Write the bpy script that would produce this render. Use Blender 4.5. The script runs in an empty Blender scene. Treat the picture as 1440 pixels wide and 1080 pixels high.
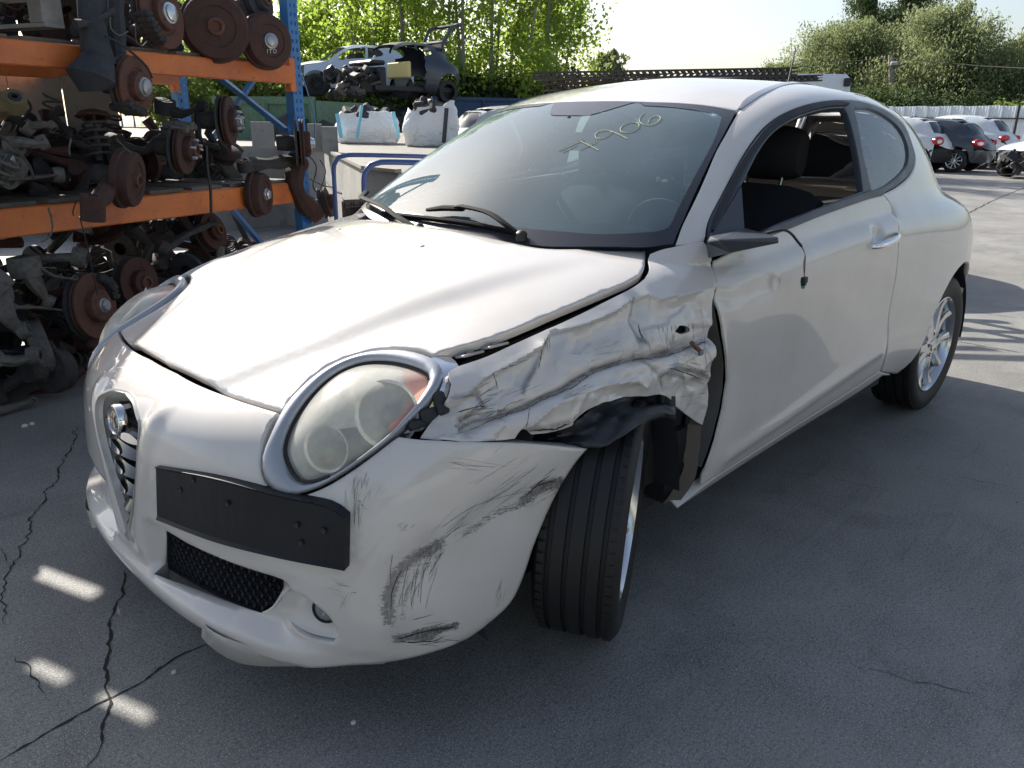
import bpy, bmesh, math, random
import numpy as np
from mathutils import Vector, Matrix
from mathutils.bvhtree import BVHTree
from mathutils.geometry import delaunay_2d_cdt

rad = math.radians
S = bpy.context.scene
C = S.collection

# ------------------------------------------------------------------ camera, sky, sun, exposure
CAM = (1.39003, 1.88219, 1.27668)
YAW, PITCH, ROLL, FPX = 3.92076466, 0.323436075, 0.0125636269, 1106.01229
_f = Vector((math.cos(YAW)*math.cos(PITCH), math.sin(YAW)*math.cos(PITCH), -math.sin(PITCH)))
_r = Vector((math.sin(YAW), -math.cos(YAW), 0)); _u = _r.cross(_f)
CR = _r*math.cos(ROLL) + _u*math.sin(ROLL); CU = CR.cross(_f); CF = _f
cd = bpy.data.cameras.new('camera'); cam = bpy.data.objects.new('camera', cd); C.objects.link(cam)
cd.sensor_width = 36; cd.lens = 36*FPX/1440; cd.clip_start = .02; cd.clip_end = 900
cam.matrix_world = Matrix(((CR.x, CU.x, -CF.x, CAM[0]), (CR.y, CU.y, -CF.y, CAM[1]), (CR.z, CU.z, -CF.z, CAM[2]), (0, 0, 0, 1)))
S.camera = cam

SUN_AZ, SUN_EL = rad(263), rad(31)          # direction towards the sun, azimuth from +x counter-clockwise
w = bpy.data.worlds.new('World'); S.world = w; w.use_nodes = True
wn = w.node_tree; wn.nodes.clear()
sky = wn.nodes.new('ShaderNodeTexSky'); sky.sky_type = 'NISHITA'; sky.sun_disc = False
sky.sun_elevation = SUN_EL; sky.sun_rotation = rad(90)-SUN_AZ; sky.air_density = 1.0; sky.dust_density = 2.0; sky.ozone_density = 1.0
bg = wn.nodes.new('ShaderNodeBackground'); bg.inputs[1].default_value = .095
wo = wn.nodes.new('ShaderNodeOutputWorld')
hs = wn.nodes.new('ShaderNodeHueSaturation'); hs.inputs['Saturation'].default_value = .8
wn.links.new(sky.outputs[0], hs.inputs['Color']); wn.links.new(hs.outputs[0], bg.inputs[0]); wn.links.new(bg.outputs[0], wo.inputs[0])
sd = bpy.data.lights.new('sun', 'SUN'); sd.energy = 5.0; sd.angle = rad(.53); sd.color = (1, .95, .86)
so = bpy.data.objects.new('sun', sd); C.objects.link(so)
sdir = Vector((math.cos(SUN_AZ)*math.cos(SUN_EL), math.sin(SUN_AZ)*math.cos(SUN_EL), math.sin(SUN_EL)))
so.rotation_euler = sdir.to_track_quat('Z', 'Y').to_euler()
S.view_settings.view_transform = 'Standard'; S.view_settings.look = 'None'; S.view_settings.gamma = 1
S.view_settings.use_curve_mapping = False
S.view_settings.exposure = 1.0
# ------------------------------------------------------------------ generic helpers
def tag(o, label=None, cat=None, group=None, kind=None):
    if label: o['label'] = label
    if cat: o['category'] = cat
    if group: o['group'] = group
    if kind: o['kind'] = kind
    return o

def mesh_obj(name, verts, faces, mat=None, parent=None, smooth=False, mats=None, fm=None):
    me = bpy.data.meshes.new(name); me.from_pydata([tuple(v) for v in verts], [], faces)
    if mats:
        for m in mats: me.materials.append(m)
        if fm is not None: me.polygons.foreach_set('material_index', fm)
    elif mat: me.materials.append(mat)
    if smooth: me.polygons.foreach_set('use_smooth', [True]*len(me.polygons))
    me.update()
    o = bpy.data.objects.new(name, me); C.objects.link(o)
    if parent: o.parent = parent
    return o

def empty(name, loc=(0, 0, 0), rot=(0, 0, 0), scale=1):
    o = bpy.data.objects.new(name, None); C.objects.link(o)
    o.location = loc; o.rotation_euler = rot; o.scale = (scale,)*3 if not hasattr(scale, '__len__') else scale
    o.empty_display_size = .1
    return o

def copy_tree(o, parent=None):
    c = o.copy(); C.objects.link(c)
    c.parent = parent
    for ch in [x for x in ALLCH.get(o.name, ())] if False else list(o.children): copy_tree(ch, c)
    return c

class MB:
    """mesh builder collecting boxes, tubes, lathes and sheets"""
    def __init__(s): s.v = []; s.f = []; s.m = []; s.sm = []
    def add(s, vs, fs, m=0, sm=False, M=None):
        b = len(s.v)
        s.v += [tuple(M @ Vector(p)) if M is not None else tuple(p) for p in vs]
        s.f += [tuple(b+i for i in f) for f in fs]; s.m += [m]*len(fs); s.sm += [sm]*len(fs)
        return s
    def box(s, c, d, M=None, m=0, rot=None, bev=0):
        x, y, z = (q/2 for q in d)
        if bev > 0:
            b = min(bev, x*.9, y*.9, z*.9)
            prof = []
            vs = []; fs = []
            # chamfered box: 24 verts
            import itertools
            idx = {}
            for sx in (-1, 1):
                for sy in (-1, 1):
                    for sz in (-1, 1):
                        for ax in range(3):
                            p = [sx*(x-b), sy*(y-b), sz*(z-b)]
                            p[ax] += (sx, sy, sz)[ax]*b
                            idx[(sx, sy, sz, ax)] = len(vs); vs.append(p)
            def F(*k): fs.append([idx[q] for q in k])
            for sx in (-1, 1):
                q = [(sx, -1, -1, 0), (sx, 1, -1, 0), (sx, 1, 1, 0), (sx, -1, 1, 0)]; F(*(q if sx > 0 else q[::-1]))
                q = [(-1, sx, -1, 1), (-1, sx, 1, 1), (1, sx, 1, 1), (1, sx, -1, 1)]; F(*(q if sx > 0 else q[::-1]))
                q = [(-1, -1, sx, 2), (1, -1, sx, 2), (1, 1, sx, 2), (-1, 1, sx, 2)]; F(*(q if sx > 0 else q[::-1]))
            for a in (-1, 1):
                for c2 in (-1, 1):
                    q = [(a, c2, -1, 0), (a, c2, 1, 0), (a, c2, 1, 1), (a, c2, -1, 1)]; F(*(q[::-1] if a*c2 > 0 else q))
                    q = [(a, -1, c2, 0), (a, 1, c2, 0), (a, 1, c2, 2), (a, -1, c2, 2)]; F(*(q if a*c2 > 0 else q[::-1]))
                    q = [(-1, a, c2, 1), (1, a, c2, 1), (1, a, c2, 2), (-1, a, c2, 2)]; F(*(q[::-1] if a*c2 > 0 else q))
            for sx in (-1, 1):
                for sy in (-1, 1):
                    for sz in (-1, 1):
                        q = [(sx, sy, sz, 0), (sx, sy, sz, 1), (sx, sy, sz, 2)]; F(*(q if sx*sy*sz > 0 else q[::-1]))
        else:
            vs = [(a, b_, c_) for a in (-x, x) for b_ in (-y, y) for c_ in (-z, z)]
            fs = [(0, 1, 3, 2), (4, 6, 7, 5), (0, 4, 5, 1), (2, 3, 7, 6), (0, 2, 6, 4), (1, 5, 7, 3)]
        T = Matrix.Translation(c)
        if rot is not None: T = T @ rot
        if M is not None: T = M @ T
        return s.add(vs, fs, m, False, T)
    def bar(s, a, b, w_, h_, m=0, up=(0, 0, 1), M=None):
        a = Vector(a); b = Vector(b); d = b-a
        z = d.normalized(); x = z.cross(Vector(up))
        if x.length < 1e-4: x = z.cross(Vector((1, 0, 0)))
        x.normalize(); y = z.cross(x)
        R_ = Matrix((x, y, z)).transposed().to_4x4()
        T = Matrix.Translation((a+b)/2) @ R_
        if M is not None: T = M @ T
        return s.box((0, 0, 0), (w_, h_, d.length), M=T, m=m)
    def tube(s, pts, r, n=8, m=0, caps=True, M=None, closed=False, flat=1.0):
        pts = [Vector(p) for p in pts]; k = len(pts)
        rs = r if hasattr(r, '__len__') else [r]*k
        vs = []; fs = []
        prev = None
        for i, p in enumerate(pts):
            if closed: t = pts[(i+1) % k]-pts[i-1]
            else: t = pts[min(i+1, k-1)]-pts[max(i-1, 0)]
            t.normalize()
            if prev is None:
                x = t.cross(Vector((0, 0, 1)))
                if x.length < .05: x = t.cross(Vector((1, 0, 0)))
            else: x = prev - t*prev.dot(t)
            x.normalize(); prev = x; y = t.cross(x)
            for j in range(n):
                a = 2*math.pi*j/n
                vs.append(p + (x*math.cos(a)+y*math.sin(a)*flat)*rs[i])
        R_ = k if closed else k-1
        for i in range(R_):
            for j in range(n):
                a, b = i*n, ((i+1) % k)*n
                fs.append((a+j, a+(j+1) % n, b+(j+1) % n, b+j))
        if caps and not closed:
            fs.append(tuple(range(n))[::-1]); fs.append(tuple((k-1)*n+j for j in range(n)))
        return s.add(vs, fs, m, True, M)
    def lathe(s, prof, n=24, m=0, M=None, cap=True, ms=None):
        """prof: list of (radius, height) about local z"""
        vs = []; fs = []
        for (r_, h) in prof:
            for j in range(n):
                a = 2*math.pi*j/n; vs.append((r_*math.cos(a), r_*math.sin(a), h))
        for i in range(len(prof)-1):
            for j in range(n): fs.append((i*n+j, i*n+(j+1) % n, (i+1)*n+(j+1) % n, (i+1)*n+j))
        b = len(s.f)
        s.add(vs, fs, m, True, M)
        if ms:
            for i in range(len(prof)-1):
                for j in range(n): s.m[b+i*n+j] = ms[i]
        return s
    def build(s, name, mat, parent=None, smooth=None, auto=None):
        mats = mat if isinstance(mat, (list, tuple)) else [mat]
        me = bpy.data.meshes.new(name); me.from_pydata(s.v, [], s.f)
        for q in mats: me.materials.append(q)
        me.polygons.foreach_set('material_index', s.m)
        me.polygons.foreach_set('use_smooth', [True]*len(s.f) if smooth else (s.sm if smooth is None else [False]*len(s.f)))
        if auto or smooth is None or smooth:
            me.update()
            sharp(me, auto or rad(38))
        me.update()
        o = bpy.data.objects.new(name, me); C.objects.link(o)
        if parent: o.parent = parent
        return o

def sharp(me, ang):
    bm = bmesh.new(); bm.from_mesh(me)
    for e in bm.edges:
        if len(e.link_faces) == 2:
            e.smooth = e.calc_face_angle(0) < ang
    bm.to_mesh(me); bm.free()

# ------------------------------------------------------------------ materials
def mat(name, col=(.5, .5, .5), rough=.5, metal=0, coat=0, spec=.5, alpha=1, trans=0, emis=None, ior=None):
    m = bpy.data.materials.new(name); m.use_nodes = True
    b = m.node_tree.nodes['Principled BSDF']
    b.inputs['Base Color'].default_value = (*col, 1); b.inputs['Roughness'].default_value = rough
    b.inputs['Metallic'].default_value = metal; b.inputs['Coat Weight'].default_value = coat
    b.inputs['Coat Roughness'].default_value = .04
    b.inputs['Specular IOR Level'].default_value = spec
    b.inputs['Transmission Weight'].default_value = trans
    if ior: b.inputs['IOR'].default_value = ior
    if emis: b.inputs['Emission Color'].default_value = (*emis, 1); b.inputs['Emission Strength'].default_value = 1
    return m

class NT:
    def __init__(s, m): s.t = m.node_tree; s.b = s.t.nodes.get('Principled BSDF'); s.m = m
    def n(s, ty, **k):
        x = s.t.nodes.new('ShaderNode'+ty)
        for a, v in k.items():
            if a.startswith('i_'):
                key = a[2:].replace('_', ' ')
                x.inputs[key].default_value = v
            else: setattr(x, a, v)
        return x
    def l(s, a, b): s.t.links.new(a, b)
    def coord(s, scale=None, kind='Object'):
        c = s.n('TexCoord'); o = c.outputs[kind]
        if scale is not None:
            mp = s.n('Mapping'); mp.inputs['Scale'].default_value = scale if hasattr(scale, '__len__') else (scale,)*3
            s.l(o, mp.inputs[0]); o = mp.outputs[0]
        return o
    def noise(s, vec, scale, detail=4, rough=.55, dist=0):
        x = s.n('TexNoise'); x.inputs['Scale'].default_value = scale; x.inputs['Detail'].default_value = detail
        x.inputs['Roughness'].default_value = rough; x.inputs['Distortion'].default_value = dist
        s.l(vec, x.inputs['Vector']); return x.outputs[0]
    def ramp(s, fac, stops):
        x = s.n('ValToRGB'); cr = x.color_ramp
        while len(cr.elements) < len(stops): cr.elements.new(.5)
        for e, (p, c) in zip(cr.elements, stops):
            e.position = p; e.color = (*c, 1) if hasattr(c, '__len__') else (c, c, c, 1)
        s.l(fac, x.inputs[0]); return x.outputs[0]
    def mix(s, fac, a, b, mode='MIX'):
        x = s.n('Mix', data_type='RGBA', blend_type=mode)
        for v, i in ((fac, 0), (a, 6), (b, 7)):
            if hasattr(v, 'is_linked') or hasattr(v, 'links'): s.l(v, x.inputs[i])
            elif i == 0: x.inputs[0].default_value = v
            else: x.inputs[i].default_value = (*v, 1)
        return x.outputs[2]
    def math(s, op, a, b=None, c=None, clamp=False):
        x = s.n('Math', operation=op, use_clamp=clamp)
        for i, v in enumerate((a, b, c)):
            if v is None: continue
            if isinstance(v, (int, float)): x.inputs[i].default_value = v
            else: s.l(v, x.inputs[i])
        return x.outputs[0]
    def bump(s, h, strength=.3, dist=.01, to=None, normal=None):
        x = s.n('Bump'); x.inputs['Strength'].default_value = strength; x.inputs['Distance'].default_value = dist
        s.l(h, x.inputs['Height'])
        if normal is not None: s.l(normal, x.inputs['Normal'])
        if to is None: s.l(x.outputs[0], s.b.inputs['Normal'])
        return x.outputs[0]
    def base(s, o): s.l(o, s.b.inputs['Base Color'])
    def rough(s, o): s.l(o, s.b.inputs['Roughness'])
# ------------------------------------------------------------------ car body surfaces (car frame: x forward from the front axle, y left, z up)
def bspl_fit(P, axis, lam, sub, closed=False):
    """smoothing cubic B-spline along one axis of the grid P, evaluated sub times per span"""
    P = np.moveaxis(P, axis, 0); n = P.shape[0]
    def basis(t):
        i = np.minimum(np.floor(t).astype(int), n-2); f = t-i
        w_ = np.stack([(1-f)**3, 3*f**3-6*f**2+4, -3*f**3+3*f**2+3*f+1, f**3], 1)/6
        B = np.zeros((len(t), n+2))
        for k in range(4): B[np.arange(len(t)), i+k] += w_[:, k]
        return B
    B = basis(np.arange(n).astype(float))
    D = np.zeros((n-1, n+2))
    for k in range(n-1): D[k, k:k+4] = [-1, 3, -3, 1]
    A = B.T@B + lam*D.T@D + 1e-7*np.eye(n+2)
    sh = P.shape
    ctrl = np.linalg.solve(A, B.T@P.reshape(n, -1))
    t = np.linspace(0, n-1, (n-1)*sub+1)
    out = (basis(t)@ctrl).reshape((len(t),)+sh[1:])
    return np.moveaxis(out, 0, axis)

LOW = [  # rows bottom to top, each from the front centre round the left side to the rear centre
 [(.80,0,.175),(.79,.2,.175),(.765,.40,.175),(.69,.60,.175),(.56,.735,.18),(.36,.80,.19),(0,.79,.19),(-.42,.75,.19),(-1,.755,.21),(-1.7,.765,.25),(-2.25,.80,.25),(-2.6,.79,.25),(-2.95,.66,.26),(-3.08,.38,.26),(-3.12,0,.26)],
 [(.83,0,.23),(.82,.2,.23),(.79,.41,.23),(.71,.61,.23),(.575,.75,.235),(.37,.82,.24),(0,.82,.24),(-.42,.79,.235),(-1,.795,.265),(-1.7,.805,.31),(-2.25,.84,.32),(-2.6,.83,.32),(-2.98,.72,.32),(-3.14,.4,.32),(-3.18,0,.32)],
 [(.82,0,.35),(.81,.2,.35),(.775,.42,.35),(.695,.61,.35),(.57,.745,.35),(.37,.825,.35),(0,.835,.36),(-.45,.822,.345),(-1,.828,.36),(-1.6,.838,.41),(-2.25,.86,.44),(-2.6,.838,.44),(-2.97,.705,.44),(-3.17,.42,.44),(-3.21,0,.44)],
 [(.822,0,.49),(.81,.2,.49),(.77,.42,.49),(.685,.60,.49),(.56,.735,.49),(.36,.825,.49),(0,.842,.50),(-.45,.818,.48),(-1,.812,.49),(-1.6,.82,.54),(-2.25,.866,.58),(-2.6,.842,.58),(-2.98,.71,.56),(-3.19,.42,.56),(-3.23,0,.56)],
 [(.818,0,.60),(.803,.2,.60),(.755,.40,.60),(.66,.58,.60),(.53,.715,.61),(.35,.815,.62),(0,.845,.64),(-.45,.828,.64),(-1,.832,.66),(-1.6,.836,.70),(-2.25,.862,.72),(-2.6,.836,.71),(-2.98,.71,.69),(-3.17,.42,.68),(-3.21,0,.68)],
 [(.765,0,.668),(.75,.2,.668),(.695,.375,.673),(.60,.54,.69),(.485,.67,.715),(.33,.775,.735),(0,.828,.755),(-.45,.836,.78),(-1,.845,.82),(-1.6,.848,.85),(-2.25,.845,.85),(-2.6,.82,.84),(-2.96,.71,.82),(-3.1,.4,.80),(-3.14,0,.80)],
 [(.645,0,.715),(.63,.19,.716),(.575,.345,.728),(.50,.48,.752),(.40,.59,.782),(.26,.685,.815),(0,.765,.835),(-.45,.805,.87),(-1,.832,.90),(-1.6,.83,.93),(-2.25,.81,.935),(-2.6,.775,.92),(-2.88,.67,.90),(-3.0,.38,.89),(-3.03,0,.89)],
 [(.45,0,.812),(.435,.17,.812),(.395,.305,.815),(.33,.425,.826),(.25,.525,.838),(.13,.615,.860),(-.09,.69,.880),(-.46,.735,.935),(-1,.755,.97),(-1.6,.76,.99),(-2.25,.74,1.0),(-2.6,.68,1.0),(-2.78,.56,.98),(-2.87,.3,.97),(-2.9,0,.97)],
 [(.15,0,.916),(.135,.15,.915),(.10,.28,.912),(.05,.38,.911),(-.02,.47,.915),(-.12,.55,.920),(-.28,.61,.930),(-.54,.60,.965),(-1,.58,.99),(-1.6,.55,1.02),(-2.15,.5,1.02),(-2.4,.45,1.02),(-2.5,.35,1.01),(-2.57,.2,1.0),(-2.6,0,1.0)],
 [(-.2,0,.974),(-.21,.11,.974),(-.23,.21,.972),(-.26,.29,.970),(-.30,.35,.968),(-.36,.40,.967),(-.46,.43,.97),(-.64,.40,.98),(-1,.35,1.0),(-1.5,.3,1.03),(-1.9,.25,1.03),(-2.1,.2,1.03),(-2.2,.15,1.02),(-2.25,.08,1.02),(-2.27,0,1.02)],
 [(-.5,0,.985),(-.505,.003,.985),(-.51,.006,.985),(-.53,.008,.985),(-.56,.009,.986),(-.6,.01,.987),(-.68,.01,.99),(-.8,.01,1.0),(-1.05,.01,1.02),(-1.3,.01,1.04),(-1.5,.01,1.04),(-1.6,.008,1.04),(-1.65,.006,1.03),(-1.7,.003,1.03),(-1.72,0,1.03)],
]
UP = [
 [(-.13,0,.92),(-.155,.26,.92),(-.225,.50,.92),(-.335,.69,.92),(-.47,.765,.92),(-.68,.80,.92),(-1.0,.812,.92),(-1.4,.815,.92),(-1.8,.81,.92),(-2.1,.80,.92),(-2.35,.77,.92),(-2.6,.70,.92),(-2.82,.55,.92),(-2.92,.3,.92),(-2.96,0,.92)],
 [(-.28,0,1.02),(-.305,.25,1.02),(-.365,.48,1.02),(-.465,.675,1.02),(-.60,.742,1.02),(-.80,.772,1.02),(-1.05,.785,1.02),(-1.4,.79,1.02),(-1.8,.78,1.02),(-2.15,.76,1.02),(-2.42,.715,1.02),(-2.64,.62,1.02),(-2.8,.48,1.02),(-2.88,.26,1.02),(-2.91,0,1.02)],
 [(-.49,0,1.15),(-.515,.23,1.15),(-.57,.44,1.15),(-.665,.625,1.15),(-.79,.688,1.15),(-.95,.72,1.15),(-1.14,.738,1.15),(-1.42,.745,1.15),(-1.8,.737,1.15),(-2.15,.715,1.15),(-2.42,.66,1.15),(-2.6,.56,1.15),(-2.74,.43,1.15),(-2.81,.24,1.15),(-2.84,0,1.15)],
 [(-.72,0,1.27),(-.74,.215,1.27),(-.785,.40,1.268),(-.865,.57,1.266),(-.98,.628,1.268),(-1.12,.658,1.272),(-1.28,.675,1.276),(-1.5,.68,1.28),(-1.85,.672,1.28),(-2.15,.645,1.275),(-2.38,.585,1.265),(-2.54,.49,1.26),(-2.66,.37,1.26),(-2.72,.21,1.26),(-2.74,0,1.26)],
 [(-.93,0,1.348),(-.94,.20,1.346),(-.97,.38,1.341),(-1.035,.525,1.334),(-1.12,.58,1.342),(-1.23,.605,1.352),(-1.37,.612,1.360),(-1.57,.614,1.366),(-1.85,.60,1.362),(-2.12,.57,1.35),(-2.32,.515,1.33),(-2.46,.42,1.315),(-2.56,.32,1.305),(-2.61,.19,1.305),(-2.63,0,1.305)],
 [(-1.13,0,1.404),(-1.135,.16,1.402),(-1.155,.31,1.397),(-1.20,.425,1.391),(-1.26,.475,1.393),(-1.34,.495,1.398),(-1.44,.50,1.403),(-1.62,.498,1.408),(-1.85,.485,1.404),(-2.08,.45,1.39),(-2.22,.40,1.378),(-2.32,.33,1.37),(-2.38,.25,1.362),(-2.41,.15,1.36),(-2.43,0,1.36)],
 [(-1.32,0,1.435),(-1.325,.08,1.434),(-1.34,.16,1.431),(-1.37,.22,1.428),(-1.40,.25,1.428),(-1.45,.27,1.43),(-1.52,.275,1.433),(-1.66,.275,1.434),(-1.85,.265,1.43),(-2.0,.24,1.422),(-2.1,.21,1.415),(-2.16,.17,1.408),(-2.2,.13,1.402),(-2.22,.08,1.40),(-2.23,0,1.40)],
 [(-1.50,0,1.445),(-1.503,.003,1.445),(-1.507,.005,1.445),(-1.515,.006,1.445),(-1.53,.008,1.445),(-1.55,.01,1.445),(-1.6,.01,1.445),(-1.7,.01,1.444),(-1.8,.01,1.44),(-1.87,.01,1.435),(-1.9,.008,1.43),(-1.93,.006,1.428),(-1.95,.004,1.425),(-1.97,.002,1.425),(-1.98,0,1.425)],
]
def surf_grid(rows, su=8, sv=8, lam=.02):
    G = np.array(rows, float)
    M_ = G[:, :0:-1].copy(); M_[..., 1] *= -1          # right half, mirrored, without the front centre
    G = np.concatenate([M_, G], 1)                      # right rear ... front ... left rear
    G = bspl_fit(G, 1, lam, su); G = bspl_fit(G, 0, lam, sv)
    return G
GL = surf_grid(LOW); GU = surf_grid(UP)
def grid_faces(r, c, off=0): return [(off+i*c+j, off+i*c+j+1, off+(i+1)*c+j+1, off+(i+1)*c+j) for i in range(r-1) for j in range(c-1)]
def bvh_of(*gs):
    vs, fs = [], []
    for g in gs:
        fs += grid_faces(g.shape[0], g.shape[1], len(vs)); vs += [Vector(p) for p in g.reshape(-1, 3)]
    return BVHTree.FromPolygons(vs, fs)
BL, BU, BA = bvh_of(GL), bvh_of(GU), bvh_of(GL, GU)
def pixray(u, v): return (CF + CR*((u-720)/FPX) + CU*((540-v)/FPX)).normalized()
def on(u, v, B=None):
    """point of the body surface seen in that direction from where the photographer stood"""
    for k in range(40):          # at a silhouette the nearest sight line that still meets the body
        h = (B or BA).ray_cast(Vector(CAM), pixray(u+(820-u)*k*.002, v+(450-v)*k*.002))
        if h[0] is not None: return h[0]
def onplane(u, v, ax, val):
    d = pixray(u, v); i = 'xyz'.index(ax); t = (val-CAM[i])/d[i]
    return Vector(CAM)+d*t
# ------------------------------------------------------------------ panel cutting: an outline in a developed domain is laid on the body surface
class SideDom:
    def to2(s, P): return (P[0], math.atan2(P[2]-.55, P[1]-.2)*.62)
    def ray(s, q):
        f = q[1]/.62; d = Vector((0, math.cos(f), math.sin(f)))
        return Vector((q[0], .2, .55))+d*1.6, -d
class FrontDom:
    c = Vector((.05, 0, .42))
    def to2(s, P):
        d = Vector(P)-s.c; return (math.atan2(d.y, d.x)*.72, math.atan2(d.z, math.hypot(d.x, d.y))*.72)
    def ray(s, q):
        t, p = q[0]/.72, q[1]/.72; d = Vector((math.cos(t)*math.cos(p), math.sin(t)*math.cos(p), math.sin(p)))
        return s.c+d*2, -d
class TopDom:
    def to2(s, P): return (P[0], P[1])
    def ray(s, q): return Vector((q[0], q[1], 2.2)), Vector((0, 0, -1))
class GlassDom:
    n = Vector((.53, 0, .848)); t = Vector((-.848, 0, .53))
    def to2(s, P): return (P[1], Vector(P).dot(s.t))
    def ray(s, q): return Vector((0, q[0], 0))+s.t*q[1]+s.n*3, -s.n
SIDE, FRONT, TOP, GLS = SideDom(), FrontDom(), TopDom(), GlassDom()

def crom(pts, step, closed=False):
    """Catmull-Rom through points (any dimension), resampled about every step"""
    P = [np.array(p, float) for p in pts]; n = len(P)
    if n == 2 and not closed:
        L = np.linalg.norm(P[1]-P[0]); k = max(1, int(round(L/step))); return [P[0]+(P[1]-P[0])*i/k for i in range(k+1)]
    out = []
    for i in range(n if closed else n-1):
        if closed: a, b, c, d = P[i-1], P[i], P[(i+1) % n], P[(i+2) % n]
        else:
            b, c = P[i], P[i+1]; a = P[i-1] if i else 2*b-c; d = P[i+2] if i+2 < n else 2*c-b
        k = max(1, int(round(np.linalg.norm(c-b)/step)))
        # centripetal-ish tangents, limited by the span
        m1 = (c-a)*.5; m2 = (d-b)*.5; L = np.linalg.norm(c-b)
        for m in (m1, m2):
            q = np.linalg.norm(m)
            if q > 1.3*L: m *= 1.3*L/q
        for j in range(k):
            t = j/k; out.append((2*t**3-3*t**2+1)*b+(t**3-2*t**2+t)*m1+(-2*t**3+3*t**2)*c+(t**3-t**2)*m2)
    if not closed: out.append(P[-1])
    return out

def path(dom, segs, step, B=None):
    """segs: list of segments; each a list of pixels (2 numbers, seen on the surface) or 3-D points. Corners between segments."""
    out = []
    for sg in segs:
        q = []
        for p in sg:
            if len(p) == 2:
                h = on(p[0], p[1], B)
                if h is None: raise ValueError('miss %s' % (p,))
                q.append(dom.to2(h))
            else: q.append(dom.to2(p))
        c = crom(q, step)
        out += c if not out or np.linalg.norm(out[-1]-c[0]) > 1e-4 else c[1:]
    if np.linalg.norm(out[0]-out[-1]) < step*.3: out.pop()
    return np.array(out)

def inpoly(P, poly):
    x, y = P[:, 0], P[:, 1]; r = np.zeros(len(P), bool); n = len(poly)
    for i in range(n):
        x1, y1 = poly[i]; x2, y2 = poly[(i+1) % n]
        if y1 == y2: continue
        c = ((y1 > y) != (y2 > y)) & (x < (x2-x1)*(y-y1)/(y2-y1)+x1); r ^= c
    return r
def dpoly(P, poly, closed=True):
    d = np.full(len(P), 1e9); n = len(poly)
    for i in range(n if closed else n-1):
        a, b = poly[i], poly[(i+1) % n]; ab = b-a; L = ab@ab
        if L < 1e-14: continue
        t = np.clip((P-a)@ab/L, 0, 1); q = a+t[:, None]*ab
        d = np.minimum(d, np.hypot(*(P-q).T))
    return d
def offpoly(poly, d):
    """move a closed outline inward (d>0) keeping the vertex count"""
    P = np.array(poly); area = .5*np.sum(P[:, 0]*np.roll(P[:, 1], -1)-np.roll(P[:, 0], -1)*P[:, 1])
    s = 1 if area > 0 else -1
    e = np.roll(P, -1, 0)-P; e /= np.linalg.norm(e, axis=1)[:, None]+1e-12
    n1 = np.stack([-e[:, 1], e[:, 0]], 1)*s; n0 = np.roll(n1, 1, 0)
    m = n0+n1; L = np.linalg.norm(m, axis=1)[:, None]; m /= np.maximum(L, 1e-6)
    c = np.clip(np.sum(m*n1, 1), .5, 1)[:, None]
    return P+m*d/c

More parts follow.
